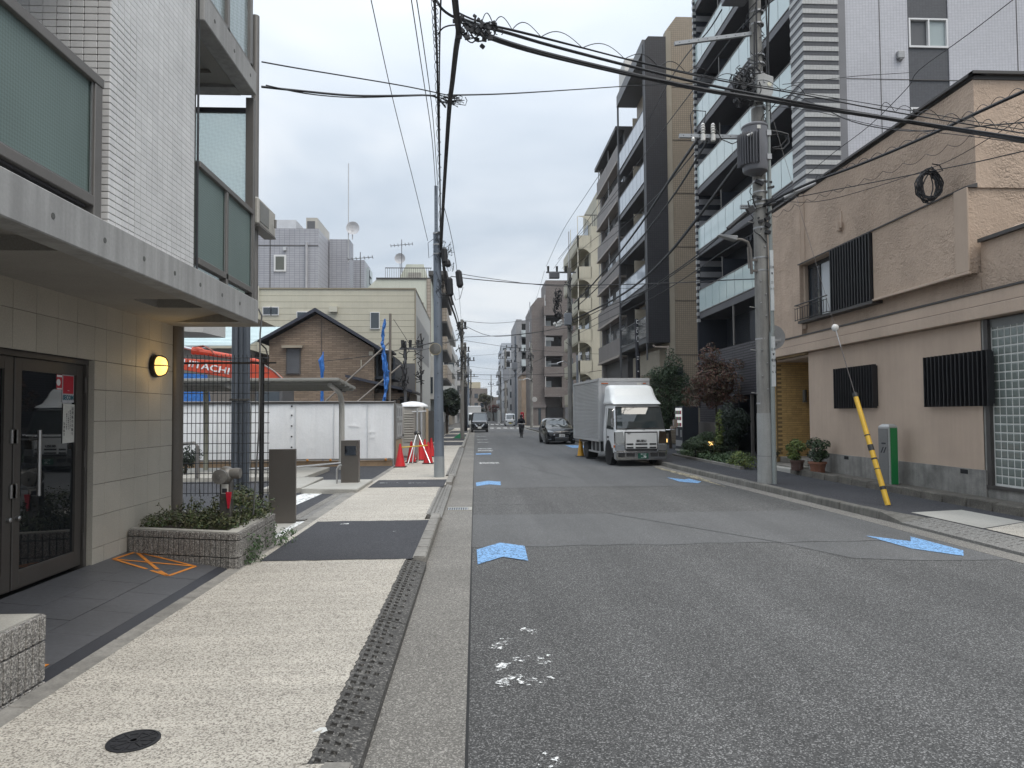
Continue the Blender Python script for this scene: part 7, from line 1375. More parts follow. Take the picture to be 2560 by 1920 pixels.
# far poles
def far_pole(lab, x, y, h, r, m=M_pole, arms=(), box=None, lamp=None, seed=1):
    t = thing('utility_pole', lab, 'utility pole', (x, y, .1)); q = MB(); q.cyl((x, y, 0), (x, y, h), r, r * .72, 10); q.build('pole', m, t, smooth=True)
    for (x0, x1, z) in arms:
        q = MB(); q.box(x0, x1, y - .06, y + .06, z - .05, z + .05); ca = q.build('crossarm', M_grey, t)
        q = MB(); n = 3
        for i in range(n): xx = x0 + .15 + (x1 - x0 - .9) * i / (n - 1) if x1 - x0 > 1.6 else x0 + .15 + (x1 - x0 - .3) * i / (n - 1); q.cyl((xx, y, z + .05), (xx, y, z + .45), .07, .09, 8)
        q.build('insulator', M_plas, ca)
    if box: q = MB(); q.box(*box[:2], y - .3, y + .2, *box[2:]); q.build('transformer', mat('pale_transformer', (.22, .23, .25), .5), t, bevel=.04)
    if lamp: q = MB(); q.tube([(x, y - .1, lamp[1]), (x - .5, y - .2, lamp[1] + .25), (x - 1.0, y - .2, lamp[1] + .1)], .035, 6); q.obox((x - 1.25, y - .2, lamp[1] + .05), (.7, .2, .08)); q.build('lamp_arm', M_alu, t)
    rs = random.Random(seed); q = MB()
    for k in range(24):
        z = h * rs.uniform(.55, .95); w = rs.uniform(-.5, .2); q.tube([(x + w, y - .2, z), (x + w * .4 + rs.uniform(-.2, .2), y - .25, z + rs.uniform(-.4, .4)), (x + rs.uniform(-.1, .2), y - .2, z + rs.uniform(-.7, .7))], .025, 4)
    stuffpart(q.build('pole_cabling', M_cable, t)); return t
R2 = far_pole('concrete pole with a pale transformer and street lamp before the mauve block', 7.0, 52, 12.6, .19, M_pole, ((5.3, 7.5, 12.25),), (6.6, 7.15, 8.3, 9.2), (0, 5.4), 2)
b = MB(); b.box(5.5, 6.25, 51.6, 52, 11.75, 12.2); b.build('switch_box', M_xf, R2, bevel=.03); b = MB(); b.cyl((7.0, 52, 12.5), (7.0, 52, 15.3), .04, n=6); b.build('mast', M_alu, R2)
rs = random.Random(3); q = MB()
for k in range(60):
    cz = 9.9 + rs.uniform(-1.0, 1.0); cx = 6.1 + rs.uniform(-.22, .22); r = rs.uniform(.06, .3); a0 = rs.uniform(0, 6)
    q.tube([(cx + r * .6 * math.cos(a0 + t * .5), 51.7, cz + r * math.sin(a0 + t * .5)) for t in range(6)], .022, 4)
for k in range(30): q.obox((6.1 + rs.uniform(-.2, .2), 51.7, 9.9 + rs.uniform(-1, 1)), (.12, .1, .12), 0, 0, rs.uniform(0, 2))
stuffpart(q.build('splice_tangle', M_cable, R2)); q = MB(); [q.ball((6.1 + dx, 51.5, 8.35 + dz), .14, 8) for dx, dz in ((-.25, 0), (.05, .08), (.2, .2), (.1, -.12), (-.1, -.15), (.25, 0))]; q.build('white_splices', M_porc, R2)
b = MB(); b.box(5.2, 5.8, 51.8, 52, 7.15, 7.4); b.build('sign_plate', mat('sign_pale', (.45, .45, .44), .5), R2)
far_pole('second concrete pole at the left pavement edge by the green net', -.87, 48, 8.2, .145, M_pole, ((-1.2, -.5, 7.6),), None, None, 4)
far_pole('black sleeved pole just behind the second left pole', -.98, 72, 9.1, .17, M_pole, ((-1.3, -.5, 8.2),), None, None, 5)
b = MB(); b.cyl((-.98, 71.9, .1), (-.98, 71.9, 4.6), .2, n=10); b.top('pole_sleeve', mat('sleeve_black', (.012, .012, .014), .5), 'black protective sleeve round the lower half of the left pole', 'pole sleeve')
far_pole('grey concrete pole at the corner by the mauve brick block', 7.0, 88, 10.6, .2, M_pole, ((5.4, 7.6, 9.6), (6, 7.4, 8.7)), None, (0, 6.0), 6)
far_pole('thin pole with crossarms behind the crossing on the right', 6.6, 115, 14.5, .2, M_spole, ((5.0, 7.6, 12.6), (5.2, 7.2, 10.2)), (6.0, 6.9, 9.0, 10.2), None, 7)
far_pole('distant right pole wrapped in cables', 5.8, 135, 14.2, .24, M_pole, ((4.4, 6.8, 12.4), (4.6, 6.6, 10.6)), (5.3, 6.5, 8.2, 10.4), None, 8)
far_pole('distant right pole beside the far crosswalk', 5.4, 150, 11, .2, M_pole, ((4.4, 6.2, 9.6),), None, None, 9)
far_pole('third pole on the left pavement', -.9, 95, 10, .17, M_spole, ((-1.3, 0, 9),), (-1.3, -.7, 7.2, 8.2), None, 10)
far_pole('fourth pole on the left pavement with round lamps', -.7, 120, 9.5, .15, M_pole, ((-1.3, .6, 8.2),), None, None, 11)
far_pole('pole standing alone at the end of the street', 4.3, 190, 12.5, .15, M_pole, ((3.4, 5, 9.8),), None, None, 12)
far_pole('thin pole at the yellow siding building', -3.6, 37, 5.6, .09, M_grey, ((-3.9, -2.8, 5.2),), None, None, 13)
far_pole('pole with fuse boxes beside the mint building', -3.05, 40.5, 6.4, .07, M_rail, (), None, None, 14)
b = MB(); b.lathe([(.30, 0), (.31, .03), (.2, .06)], (7.35, 87.5, 3.6), 20, ax='y'); b.top('road_sign', mat('faded_sign', (.38, .37, .36), .5), 'round pale sign seen on the corner pole by the mauve block', 'sign')
# wires
def smooth(pts, n=4):
    P = [Vector(p) for p in pts]; out = []
    for i in range(len(P) - 1):
        p0 = P[max(i - 1, 0)]; p1, p2 = P[i], P[i + 1]; p3 = P[min(i + 2, len(P) - 1)]
        for k in range(n): t = k / n; out.append(.5 * ((2 * p1) + (p2 - p0) * t + (2 * p0 - 5 * p1 + 4 * p2 - p3) * t * t + (3 * p1 - p0 - 3 * p2 + p3) * t ** 3))
    return out + [P[-1]]
WIRES = [
('thickest black cable running from overhead to the grey steel pole',0.032,[(-0.19,6.60,5.85),(-0.18,7.40,6.00),(-0.17,8.00,6.13),(-0.22,8.70,6.27),(-0.30,9.80,6.38),(-0.38,10.80,6.42),(-0.56,13.50,6.33),(-0.72,16.00,6.22),(-0.87,18.50,6.13)]),
('cable with coiled support wire left of the thickest cable',0.014,[(-0.37,6.60,5.80),(-0.44,8.20,6.29),(-0.49,9.50,6.49),(-0.58,11.50,6.57),(-0.70,14.50,6.47),(-0.89,18.50,6.06)]),
('thin cable close beside the coiled one',0.009,[(-0.31,6.80,5.93),(-0.45,9.30,6.46),(-0.56,11.50,6.49),(-0.72,15.00,6.44),(-0.87,18.50,6.06)]),
('thin wire slanting down to the left of the steel pole',0.006,[(-1.33,9.00,7.19),(-1.42,12.50,7.31),(-1.33,15.80,6.89),(-1.23,18.70,6.36)]),
('thin wire second from left above the steel pole',0.006,[(-0.72,8.00,6.60),(-0.77,10.50,6.92),(-0.77,13.00,6.85),(-0.89,16.50,6.91)]),
('thin wire third from left above the steel pole',0.006,[(-0.66,8.00,6.60),(-0.68,10.00,6.81),(-0.72,12.50,6.99),(-0.85,16.50,7.13)]),
('upper thin wire from the left apartment block to the cable bundle',0.008,[(-2.50,8.40,5.94),(-2.20,8.80,6.07),(-1.65,9.60,6.35),(-0.97,10.30,6.56),(-0.40,11.00,6.76)]),
('lower thick wire from the left apartment block to the cable bundle',0.013,[(-2.50,8.40,5.64),(-2.17,8.70,5.74),(-1.60,9.30,5.96),(-1.06,9.90,6.24),(-0.70,10.40,6.48),(-0.55,10.70,6.58),(-0.44,11.00,6.57)]),
('second lower wire from the left apartment block',0.007,[(-2.45,8.40,5.66),(-2.08,8.80,5.75),(-1.62,9.40,5.98),(-1.06,9.90,6.23),(-0.57,10.50,6.53)]),
('single wire crossing the sky from the cable bundle to the beige building',0.009,[(-0.40,11.00,6.76),(0.71,14.00,8.18),(2.72,18.00,10.16),(5.40,22.00,12.20),(8.33,26.00,14.20)]),
('heavy lowest cable crossing from the bundle to the right edge',0.030,[(-0.10,8.00,6.23),(0.10,8.20,6.23),(0.44,8.50,6.27),(1.06,9.00,6.38),(2.40,9.80,6.52),(3.41,10.20,6.54),(4.41,10.60,6.60),(5.29,10.90,6.63),(6.68,11.20,6.60),(8.07,11.40,6.50),(8.50,10.17,5.80)]),
('second heavy cable of the crossing bundle',0.018,[(-0.12,8.00,6.28),(0.10,8.20,6.32),(0.44,8.50,6.40),(1.06,9.00,6.51),(2.40,9.80,6.63),(3.41,10.20,6.63),(4.41,10.60,6.66),(5.79,11.00,6.65),(7.53,11.30,6.55),(8.50,10.17,5.84)]),
('upper thin cable of the crossing bundle',0.010,[(-0.20,8.00,6.37),(0.10,8.20,6.36),(0.74,8.70,6.50),(2.40,9.80,6.72),(3.72,10.30,6.73),(5.29,10.90,6.81),(6.68,11.20,6.73),(8.40,11.40,6.58),(8.50,10.16,5.91)]),
('thin wire above the crossing bundle',0.006,[(-0.11,8.00,6.26),(0.44,8.50,6.44),(1.74,9.40,6.65),(3.24,10.10,6.73),(4.94,10.80,6.84),(6.68,11.20,6.80),(8.50,10.16,5.96)]),
('thin wire under the heavy crossing cable',0.006,[(-0.10,8.00,6.18),(0.44,8.50,6.26),(1.74,9.40,6.43),(2.93,10.00,6.54),(4.41,10.60,6.58)]),
('wide slack loop hanging right of the cable knot',0.008,[(-0.13,8.00,6.24),(-0.05,8.00,6.15),(0.04,8.05,6.06),(0.15,8.10,6.11),(0.21,8.15,6.22)]),
('short slack loop close under the cable knot',0.007,[(-0.17,8.00,6.18),(-0.10,8.00,6.07),(-0.01,8.02,6.02),(0.07,8.05,6.14),(0.14,8.10,6.23)]),
('slack loop bridging left of the cable knot',0.008,[(-0.42,8.30,6.26),(-0.36,8.20,6.28),(-0.27,8.10,6.26),(-0.16,8.00,6.21)]),
('arched jumper cable left of the cable knot',0.014,[(-0.41,7.80,6.38),(-0.35,7.90,6.34),(-0.25,8.00,6.32),(-0.10,8.00,6.26),(-0.01,8.10,6.27)]),
('topmost power line from the upper crossarm towards the far pole',0.011,[(5.63,15.50,10.89),(5.52,16.20,10.74),(6.20,20.00,12.17),(6.71,24.00,13.15),(7.45,30.00,14.25),(7.73,38.00,14.61),(7.17,46.00,14.06),(6.21,52.00,13.23)]),
('middle power line passing the upper crossarm towards the far pole',0.010,[(6.68,14.50,10.74),(6.33,16.20,10.87),(6.41,20.00,11.19),(6.97,25.00,12.18),(7.36,31.00,12.98),(7.49,41.00,13.69),(6.87,52.00,13.65)]),
('lowest of the three thin power lines towards the far pole',0.010,[(5.42,17.00,8.16),(6.10,22.00,8.99),(6.81,28.00,10.01),(7.18,38.00,11.16),(6.96,51.00,12.33)]),
('thicker power line from the lower crossarm down the right side',0.020,[(5.26,16.20,8.19),(5.53,19.00,8.39),(5.80,22.00,8.54),(6.14,26.00,8.72),(6.46,32.00,8.91),(6.78,42.00,9.19),(7.21,51.00,9.80)]),
('thinner power line from the lower crossarm down the right side',0.014,[(5.47,16.20,8.13),(5.81,19.50,8.17),(6.05,23.00,8.23),(6.44,29.00,8.46),(6.99,40.00,8.94),(7.20,51.00,9.36)]),
('thick lashed cable from the transformer towards the far right pole',0.024,[(6.32,16.00,7.79),(6.46,18.00,7.69),(6.66,21.00,7.53),(6.90,25.00,7.40),(7.29,31.00,7.57),(7.39,38.00,7.87),(7.20,51.00,8.62)]),
('thin lashed cable beneath the thick one',0.011,[(6.83,16.00,6.66),(6.87,18.50,6.73),(7.11,22.00,6.80),(7.44,27.00,7.04),(7.51,32.00,7.23),(7.43,41.00,7.87),(7.02,51.00,8.28)]),
('thin telephone cable on the lower pole bands',0.012,[(6.60,16.00,6.28),(6.79,19.00,6.48),(7.11,23.50,6.72),(7.45,30.00,7.03),(7.42,41.00,7.54),(7.02,51.00,7.74)]),
('cable with black splice closure on the lower pole bands',0.010,[(6.65,16.00,6.01),(6.79,19.00,6.16),(7.26,24.00,6.42),(7.44,30.00,6.63),(7.42,41.00,7.13),(7.01,51.00,7.34)]),
('long low wire from the left pole to the right pole over the street',0.010,[(-0.61,18.60,5.39),(0.30,18.30,5.23),(2.05,17.80,5.02),(4.04,17.20,4.94),(5.30,16.80,4.92),(5.99,16.50,4.91),(6.55,16.20,4.88)]),
('second low wire over the street from the left pole',0.006,[(-0.49,18.80,5.52),(0.50,22.00,5.99),(3.22,28.00,6.85),(7.97,33.00,7.64)]),
('thick lashed cable rising from the pole to the right edge',0.020,[(6.72,16.00,6.55),(7.09,15.60,6.72),(7.45,15.00,6.81),(7.85,14.40,6.86),(8.34,13.70,6.96),(8.50,12.37,6.88),(8.50,11.20,6.77),(8.50,10.13,6.66)]),
('cable with coil of spare black cable',0.009,[(6.72,16.00,6.60),(7.44,15.00,6.53),(8.23,14.20,6.51),(8.50,12.94,6.29),(8.50,11.56,5.99),(8.50,10.17,5.72)]),
('thin cable above the one with the spare coil',0.006,[(6.72,16.00,6.69),(7.44,15.00,6.35),(8.11,14.00,6.33),(8.50,12.53,6.27),(8.50,11.55,6.24),(8.50,10.15,6.31)]),
('thin wire from the pole to the dark window strip',0.007,[(7.31,16.20,9.52),(8.42,16.40,9.75),(9.68,17.00,10.16),(11.52,18.00,10.76),(12.10,18.40,11.03)]),
('wire rising to the upper right corner',0.007,[(6.77,16.00,6.60),(7.53,15.60,7.13),(8.09,15.40,7.59),(8.50,14.61,7.91),(8.50,13.29,8.10),(8.50,12.92,8.27),(8.50,11.58,8.23),(8.50,10.25,8.23)]),
('curved cable from the pole box to the right edge',0.010,[(6.83,15.90,8.74),(7.14,15.60,8.98),(7.48,15.00,8.52),(7.98,14.40,7.89),(8.48,13.60,7.38),(8.50,12.25,6.84),(8.50,11.21,6.49),(8.50,10.15,6.12)]),
('thin wire under the curved cable',0.006,[(6.78,15.90,8.87),(7.48,15.00,8.36),(8.34,14.00,7.63),(8.50,12.00,6.66),(8.50,10.17,5.77)]),
('far wire between the left poles and the mauve block',0.012,[(-0.91,55.00,9.05),(1.31,58.00,9.25),(4.09,66.00,10.46),(8.12,80.00,12.78)]),
('far wire with a slack belly',0.014,[(-0.84,55.00,8.69),(1.30,58.00,8.19),(4.37,64.00,9.02),(7.77,72.00,10.40),(8.47,60.00,9.83)]),
('far cable crossing the street end',0.014,[(-0.92,55.00,7.78),(2.82,58.00,8.26),(5.68,60.00,8.80),(7.32,55.00,8.50)]),
('far thin cable to the right',0.010,[(-0.92,55.00,7.53),(2.77,57.00,7.18),(6.63,58.00,6.88),(10.82,60.00,6.85)]),
('far low cable crossing above the vans',0.014,[(-2.57,60.00,5.20),(3.38,70.00,5.66),(8.98,64.00,5.47),(10.81,60.00,5.47)]),
('low dark cable far off rising to the right',0.012,[(-1.05,100.00,5.40),(3.51,100.00,6.03),(6.71,90.00,7.95),(8.08,80.00,8.30)]),
('lower thin wire between the far street poles',0.010,[(-1.23,90.00,7.98),(3.35,95.00,7.81),(7.71,95.00,8.29)]),
('upper thin wire between the far street poles',0.010,[(-1.22,90.00,9.15),(3.36,95.00,9.92),(7.72,95.00,10.29)]),
('lowest thin wire near the street end',0.010,[(-1.65,120.00,8.09),(2.65,120.00,7.68),(6.57,120.00,8.06)]),
('cable bundle dropping along the left facades',0.030,[(-0.85,18.60,6.03),(-0.97,26.00,6.10),(-1.00,38.00,6.87),(-0.87,48.00,6.64),(-0.86,58.00,6.33),(-0.96,74.00,6.39)]),
('thin cables dropping along the left facades',0.014,[(-0.82,18.60,5.84),(-0.87,25.00,6.10),(-0.88,38.00,6.87),(-0.85,55.00,7.17)]),
('thin wire from the steel pole top into the distance',0.006,[(-0.85,18.80,7.50),(-0.62,24.00,6.87),(-0.96,50.00,8.48)]),
('upper wire from the yellow siding building to the pole',0.012,[(-3.78,40.00,5.70),(-1.89,34.00,5.17),(-1.16,50.00,7.01)]),
('lower wire from the yellow siding building to the pole',0.012,[(-3.78,40.00,5.31),(-1.87,30.00,4.57),(-1.00,50.00,7.17)]),
('wire climbing the yellow siding building wall',0.010,[(-4.55,40.00,7.14),(-4.04,40.00,6.35),(-3.65,40.00,5.70)]),
('service drop from the siding building to the mirror pole',0.012,[(-7.77,37.00,4.57),(-5.64,37.00,4.81),(-3.40,36.00,5.14),(-1.08,19.00,3.69)]),
('left wire rising from the far pole crossarm',0.008,[(5.31,52.00,12.71),(5.53,44.00,13.22),(5.62,36.00,12.83),(5.50,30.00,12.20)]),
('middle wire rising from the far pole crossarm',0.008,[(5.86,52.00,12.54),(6.26,44.00,12.64),(6.69,38.00,12.43),(6.82,32.00,12.04)]),
('right wire rising from the far pole crossarm',0.008,[(6.48,52.00,12.54),(7.00,46.00,12.52),(7.29,40.00,12.06),(7.56,35.00,11.36)]),
('far line from the right pole crossarm into the distance',0.008,[(5.17,52.00,12.36),(6.64,75.00,14.32),(7.51,100.00,15.21),(8.02,130.00,14.98)])]

for lab, r, pts in WIRES:
    b = MB(); b.tube(smooth(pts), r * ((1.15 if max(p[1] for p in pts) < 20 else 1.5) * (1.35 if 'lashed' in lab or 'lower crossarm' in lab else 1)), 5); o = b.top('overhead_cable', M_cable, lab, 'cable', 'overhead cables')
def coil(lab, pts, turns, rad, r, sag=0.0):
    """a thin support coil wound loosely round a cable"""
    P = smooth(pts, 12); n = len(P); q = []
    for i in range(n * 4):
        t = i / 4; k = min(int(t), n - 2); c = P[k].lerp(P[k + 1], t - k); a = 2 * math.pi * turns * i / (n * 4)
        q.append((c.x + rad * math.cos(a) * .6, c.y + rad * math.cos(a), c.z + rad * math.sin(a) + sag))
    b = MB(); b.tube(q, r, 4); b.top('support_coil', M_cable, lab, 'wire coil', 'loose support coils')
coil('loose wire coil wound round the vertical cable at the left', WIRES[1][2], 26, .055, .0045)
def loops(lab, pts, n, h, r, down=False):
    P = smooth(pts, 10); q = []
    for i in range(n * 10 + 1):
        t = i / (n * 10) * (len(P) - 1); k = min(int(t), len(P) - 2); c = P[k].lerp(P[k + 1], t - k); ph = i % 10 / 10
        q.append((c.x, c.y, c.z + (h * abs(math.sin(math.pi * ph)) * (-1 if down else 1))))
    b = MB(); b.tube(q, r, 4); b.top('support_coil', M_cable, lab, 'wire coil', 'loose support coils')
loops('wavy slack wire riding on the crossing cables', WIRES[12][2][1:6], 11, .13, .006)
loops('wavy slack wire riding on the crossing cables right of the pole', WIRES[12][2][6:], 9, .14, .006)
_lc = [w for w in WIRES if w[0].startswith('thick lashed cable rising')][0][2]
loops('curly wire wound along the rising cable at the right edge', _lc[2:], 16, .10, .006); loops('hanging scalloped wire under the rising cable', [(p[0], p[1], p[2] - .32) for p in _lc[0:7]], 14, .10, .005, True)
sc_ = MB(); rs = random.Random(4); cx = (8.05, 13.2)
for k in range(16): a0 = rs.uniform(0, 6); cx_ = 8.46 + rs.uniform(-.04, .07); cz_ = 5.98 + rs.uniform(-.05, .04); rx_ = .23 * rs.uniform(.55, 1.08); rz_ = .30 * rs.uniform(.8, 1.08); sc_.tube([(cx_ + rx_ * math.cos(a0 + t * .42), 12.7 + rs.uniform(-.03, .03), cz_ + rz_ * math.sin(a0 + t * .42)) for t in range(16)], .012, 5)
sc_.tube([(8.56, 12.7, 6.38), (8.70, 12.7, 6.36), (8.76, 12.7, 6.26), (8.66, 12.7, 6.22), (8.54, 12.7, 6.33)], .012, 5)
sc_.top('cable_coil', M_cable, 'coiled spare black cable hanging in front of the stucco house', 'cable coil')
b = MB(); b.cyl((7.02, 15.6, 6.62), (7.62, 15.3, 6.86), .038, n=8); b.top('cable_closure', mat('closure_grey', (.3, .3, .3), .5), 'grey tubular cable sleeve right of the pole at the house roof edge', 'cable closure')
rs = random.Random(21); b = MB()
for k in range(34): b.obox((-.05 + rs.uniform(-.16, .3), 8.0 + rs.uniform(-.1, .1), 6.17 + rs.uniform(-.16, .12) - .0), (rs.uniform(.02, .07), .03, rs.uniform(.02, .05)), 0, 0, rs.uniform(-1, 1))
for k in range(22): a0 = rs.uniform(0, 6); r = rs.uniform(.03, .11); x0 = rs.uniform(-.1, .3); b.tube([(x0 + r * math.cos(a0 + t * .6), 8.0 + rs.uniform(-.02, .02), 6.15 + r * math.sin(a0 + t * .6)) for t in range(7)], .0055, 4)
b.top('cable_knot', M_cable, 'knot of clamps and loops where the crossing cables branch off', 'cable joint')
b = MB()
for k in range(14): a0 = rs.uniform(0, 6); r = rs.uniform(.03, .08); b.tube([(-.42 + rs.uniform(-.1, .25) + r * math.cos(a0 + t * .7), 10.7 + rs.uniform(-.03, .03), 6.55 + rs.uniform(-.05, .05) + r * math.sin(a0 + t * .7)) for t in range(6)], .006, 4)
b.top('cable_knot', M_cable, 'smaller joint where the wires from the left block meet the bundle', 'cable joint')
# ================================================================ RIGHT PAVEMENT THINGS
gs = thing('charging_post', 'grey and green square post with slanted arrows standing against the stucco house', 'post', (8.52, 14.25, .25), local=True, rz=math.radians(14))
b = MB(); b.prism([(-.12, -.12), (.12, -.12), (.12, .16), (-.12, .16)], 'z', 0, 1.20); b.hexa([(-.12, -.12, 1.2), (.12, -.12, 1.2), (.12, .16, 1.2), (-.12, .16, 1.2)], [(-.08, -.08, 1.25), (.08, -.08, 1.25), (.08, .10, 1.25), (-.08, .10, 1.25)]); b.build('post_body', mat('post_silver', (.42, .42, .41), .4, .06, 2, metal=.4), gs, bevel=.012)
b = MB(); b.box(-.135, -.121, -.10, .14, .02, 1.16); b.build('grey_panel', mat('post_dark_panel', (.20, .20, .195), .4, .08, 3, metal=.4), gs)
b = MB(); b.box(-.085, .085, -.132, -.121, .02, 1.17); b.build('green_panel', mat('post_green', (.012, .20, .055), .4, .04), gs)
b = MB()
for dy in (-.04, .03): b.hexa([(-.138, dy + .03, .66), (-.1355, dy + .03, .66), (-.1355, dy + .06, .66), (-.138, dy + .06, .66)], [(-.138, dy - .03, .78), (-.1355, dy - .03, .78), (-.1355, dy + .0, .78), (-.138, dy + .0, .78)])
b.box(-.138, -.1355, -.05, .06, .84, .87); b.build('arrow_print', M_ink, gs)
M_terra = mat('terracotta', (.20, .085, .05), .8, .15, 5)
def leaves(b, c, rad, n, size, rs, shell=.55, up=.3):
    for _ in range(n):
        while True:
            d = Vector((rs.uniform(-1, 1), rs.uniform(-1, 1), rs.uniform(-1, 1)))
            if .02 < d.length <= 1: break
        d = d.normalized() * (shell + (1 - shell) * d.length ** .5 if rs.random() < .8 else d.length)
        p = Vector((c[0] + d.x * rad[0], c[1] + d.y * rad[1], c[2] + d.z * rad[2])); s = size * rs.uniform(.6, 1.3)
        nrm = (d + Vector((rs.uniform(-.8, .8), rs.uniform(-.8, .8), rs.uniform(-.5, .9) + up))).normalized(); a = nrm.cross(Vector((rs.uniform(-1, 1), rs.uniform(-1, 1), rs.uniform(-1, 1)))).normalized(); e_ = nrm.cross(a)
        b.add([p - a * s, p + e_ * s * .42 + nrm * s * .12, p + a * s, p - e_ * s * .42 + nrm * s * .12], [(0, 1, 2, 3)])
M_bark = mat('bark', (.055, .042, .032), .9, .25, 8, .2, 40, .5, 40)
def tree(name, label, base, clumps, n, size, lm, trunk, seed, cat='tree', group=None, limbs=True, shell=.5):
    rs = random.Random(seed); t = thing(name, label, cat, base, group)
    b = MB(); b.tube(trunk, [.09 * trunk_r * (1 - .6 * i / (len(trunk) - 1)) for i in range(len(trunk))] if (trunk_r := (size * 14)) else .1, 8)
    if limbs:
        for c, r in clumps: q = trunk[-1] if rs.random() < .6 else trunk[len(trunk) // 2]; b.tube([q, ((q[0] + c[0]) / 2 + rs.uniform(-.1, .1), (q[1] + c[1]) / 2, (q[2] + c[2]) / 2), c], [.03 * trunk_r, .02 * trunk_r, .008 * trunk_r], 5)
    b.build('trunk', M_bark, t)
    b = MB(); vol = sum(r[0] * r[1] * r[2] for c, r in clumps)
    for c, r in clumps: leaves(b, c, r, int(n * r[0] * r[1] * r[2] / vol), size, rs, shell)
    b.build('crown', lm, t); return t
def clumpy(c, R, k, f, seed):
    rs = random.Random(seed); out = []
    for _ in range(k):
        a, e_ = rs.uniform(0, 6.283), rs.uniform(-1, 1); q = math.sqrt(1 - e_ * e_); s = rs.uniform(.45, .85)
        r = f * rs.uniform(.7, 1.25); out.append(((c[0] + R[0] * s * q * math.cos(a), c[1] + R[1] * s * q * math.sin(a), c[2] + R[2] * s * e_), (r * R[0], r * R[1], r * R[2] * .8)))
    return out
L_green = leafmat('leaf_green', [(.02, .036, .016), (.035, .06, .026), (.05, .08, .035), (.085, .115, .06)])
L_dark = leafmat('leaf_dark', [(.010, .018, .012), (.016, .028, .016), (.028, .042, .024)])
L_red = leafmat('leaf_russet', [(.08, .035, .028), (.14, .055, .04), (.10, .06, .04), (.11, .10, .055), (.17, .085, .06)])
L_yel = leafmat('leaf_yellow_green', [(.05, .085, .02), (.10, .14, .03), (.17, .19, .05)])
L_pl = leafmat('leaf_planter', [(.03, .05, .018), (.06, .085, .03), (.10, .105, .045), (.05, .042, .025)])
L_ivy = leafmat('leaf_ivy', [(.03, .06, .02), (.06, .105, .04), (.10, .15, .07)])
tree('evergreen_tree', 'bushy dark green tree rising behind the vending machine', (8.95, 32.2, .15), [(c, (r[0] * q, r[1] * q, r[2] * q)) for (c, r), q in zip(clumpy((8.8, 32.2, 2.5), (1.3, 1.1, 1.75), 46, .27, 3), [.6, 1.1, .8, 1.3, .7] * 10)] + [((9.1, 32.1, 4.0), (.45, .4, .5)), ((8.95, 32.1, 4.5), (.22, .2, .28)), ((8.4, 32.1, 3.6), (.45, .3, .35)), ((8.9, 32.2, 2.5), (.75, .6, 1.3)), ((9.6, 32.1, 3.1), (.45, .3, .45))], 13500, .06, L_green, [(8.95, 32.2, .1), (8.9, 32.2, 1.0), (8.95, 32.2, 2.5), (8.95, 32.2, 4.0)], 11)
tree('russet_tree', 'russet leaved tree in front of the dark ribbed podium wall', (9.1, 26.6, .2), [(c, (r[0] * q, r[1] * q, r[2] * q * .8)) for (c, r), q in zip(clumpy((9.1, 26.6, 2.9), (1.2, 1.0, 1.15), 50, .22, 4), [.5, 1.2, .8, 1.4, .6] * 10)] + [((8.95, 26.6, 4.0), (.45, .4, .3)), ((9.0, 26.6, 4.3), (.2, .2, .2)), ((9.9, 26.5, 3.6), (.35, .3, .22)), ((9.95, 26.4, 2.3), (.4, .3, .18)), ((9.1, 26.6, 2.9), (.75, .6, .9)), ((8.2, 26.6, 2.2), (.4, .3, .25))], 6800, .055, L_red, [(9.25, 26.6, .1), (9.22, 26.6, 1.0), (9.15, 26.6, 2.2), (9.05, 26.6, 3.7)], 12, shell=.3)
tree('round_shrub', 'dark rounded shrub left of the concrete utility pole', (9.0, 24.2, .15), clumpy((8.95, 24.2, 1.35), (.52, .5, .72), 16, .46, 6), 6000, .048, L_dark, [(9, 24.2, .1), (9, 24.2, .7), (9, 24.2, 1.4)], 13, 'shrub', None, False)
tree('low_shrub', 'dark green spreading shrub under the russet tree', (8.5, 24.6, .15), clumpy((8.35, 24.7, .72), (.95, .7, .42), 18, .42, 7), 6500, .042, L_green, [(8.4, 24.6, .1), (8.4, 24.6, .6)], 14, 'shrub', None, False)
tree('yellow_green_shrub', 'narrow yellow green shrub beside the dark rounded one', (8.55, 24.4, .15), [((8.5, 24.3, 1.35), (.16, .2, .55)), ((8.4, 24.2, .9), (.15, .2, .3))], 500, .05, L_yel, [(8.5, 24.4, .1), (8.5, 24.4, 1.5)], 15, 'shrub', None, False)
rs = random.Random(8); b = MB()
for k in range(70): x, y = rs.uniform(7.75, 8.9), rs.uniform(21.9, 26.5); leaves(b, (x, y, .22 + rs.uniform(0, .12)), (.24, .28, .16), 75, .045, rs, .4, .8)
b.struct('ivy_ground_cover', L_ivy, 'stuff')
rs = random.Random(9); b = MB()
for k in range(10): leaves(b, (7.75 + rs.uniform(-.15, .15), 20.6 + rs.uniform(-.8, .8), .28 + rs.uniform(-.05, .2)), (.2, .24, .2), 90, .045, rs, .4, .8)
for k in range(6): leaves(b, (7.0 + rs.uniform(-.1, .2), 27.2 + rs.uniform(-.5, .5), .4 + rs.uniform(-.1, .3)), (.2, .24, .2), 90, .05, rs, .4, .8)
b.struct('roadside_ground_cover', L_yel, 'stuff')
b = MB(); b.box(7.55, 7.68, 20, 27, .1, .21); b.top('planting_kerb', M_kerb, 'low pale kerb in front of the planted strip by the dark tower', 'kerb')
tree('entrance_shrub', 'green shrub at the house entrance just right of the concrete pole', (8.5, 20.3, .2), clumpy((8.5, 20.2, .62), (.3, .3, .3), 7, .5, 9), 900, .04, L_dark, [(8.5, 20.3, .1), (8.5, 20.3, .6)], 16, 'shrub', None, False)
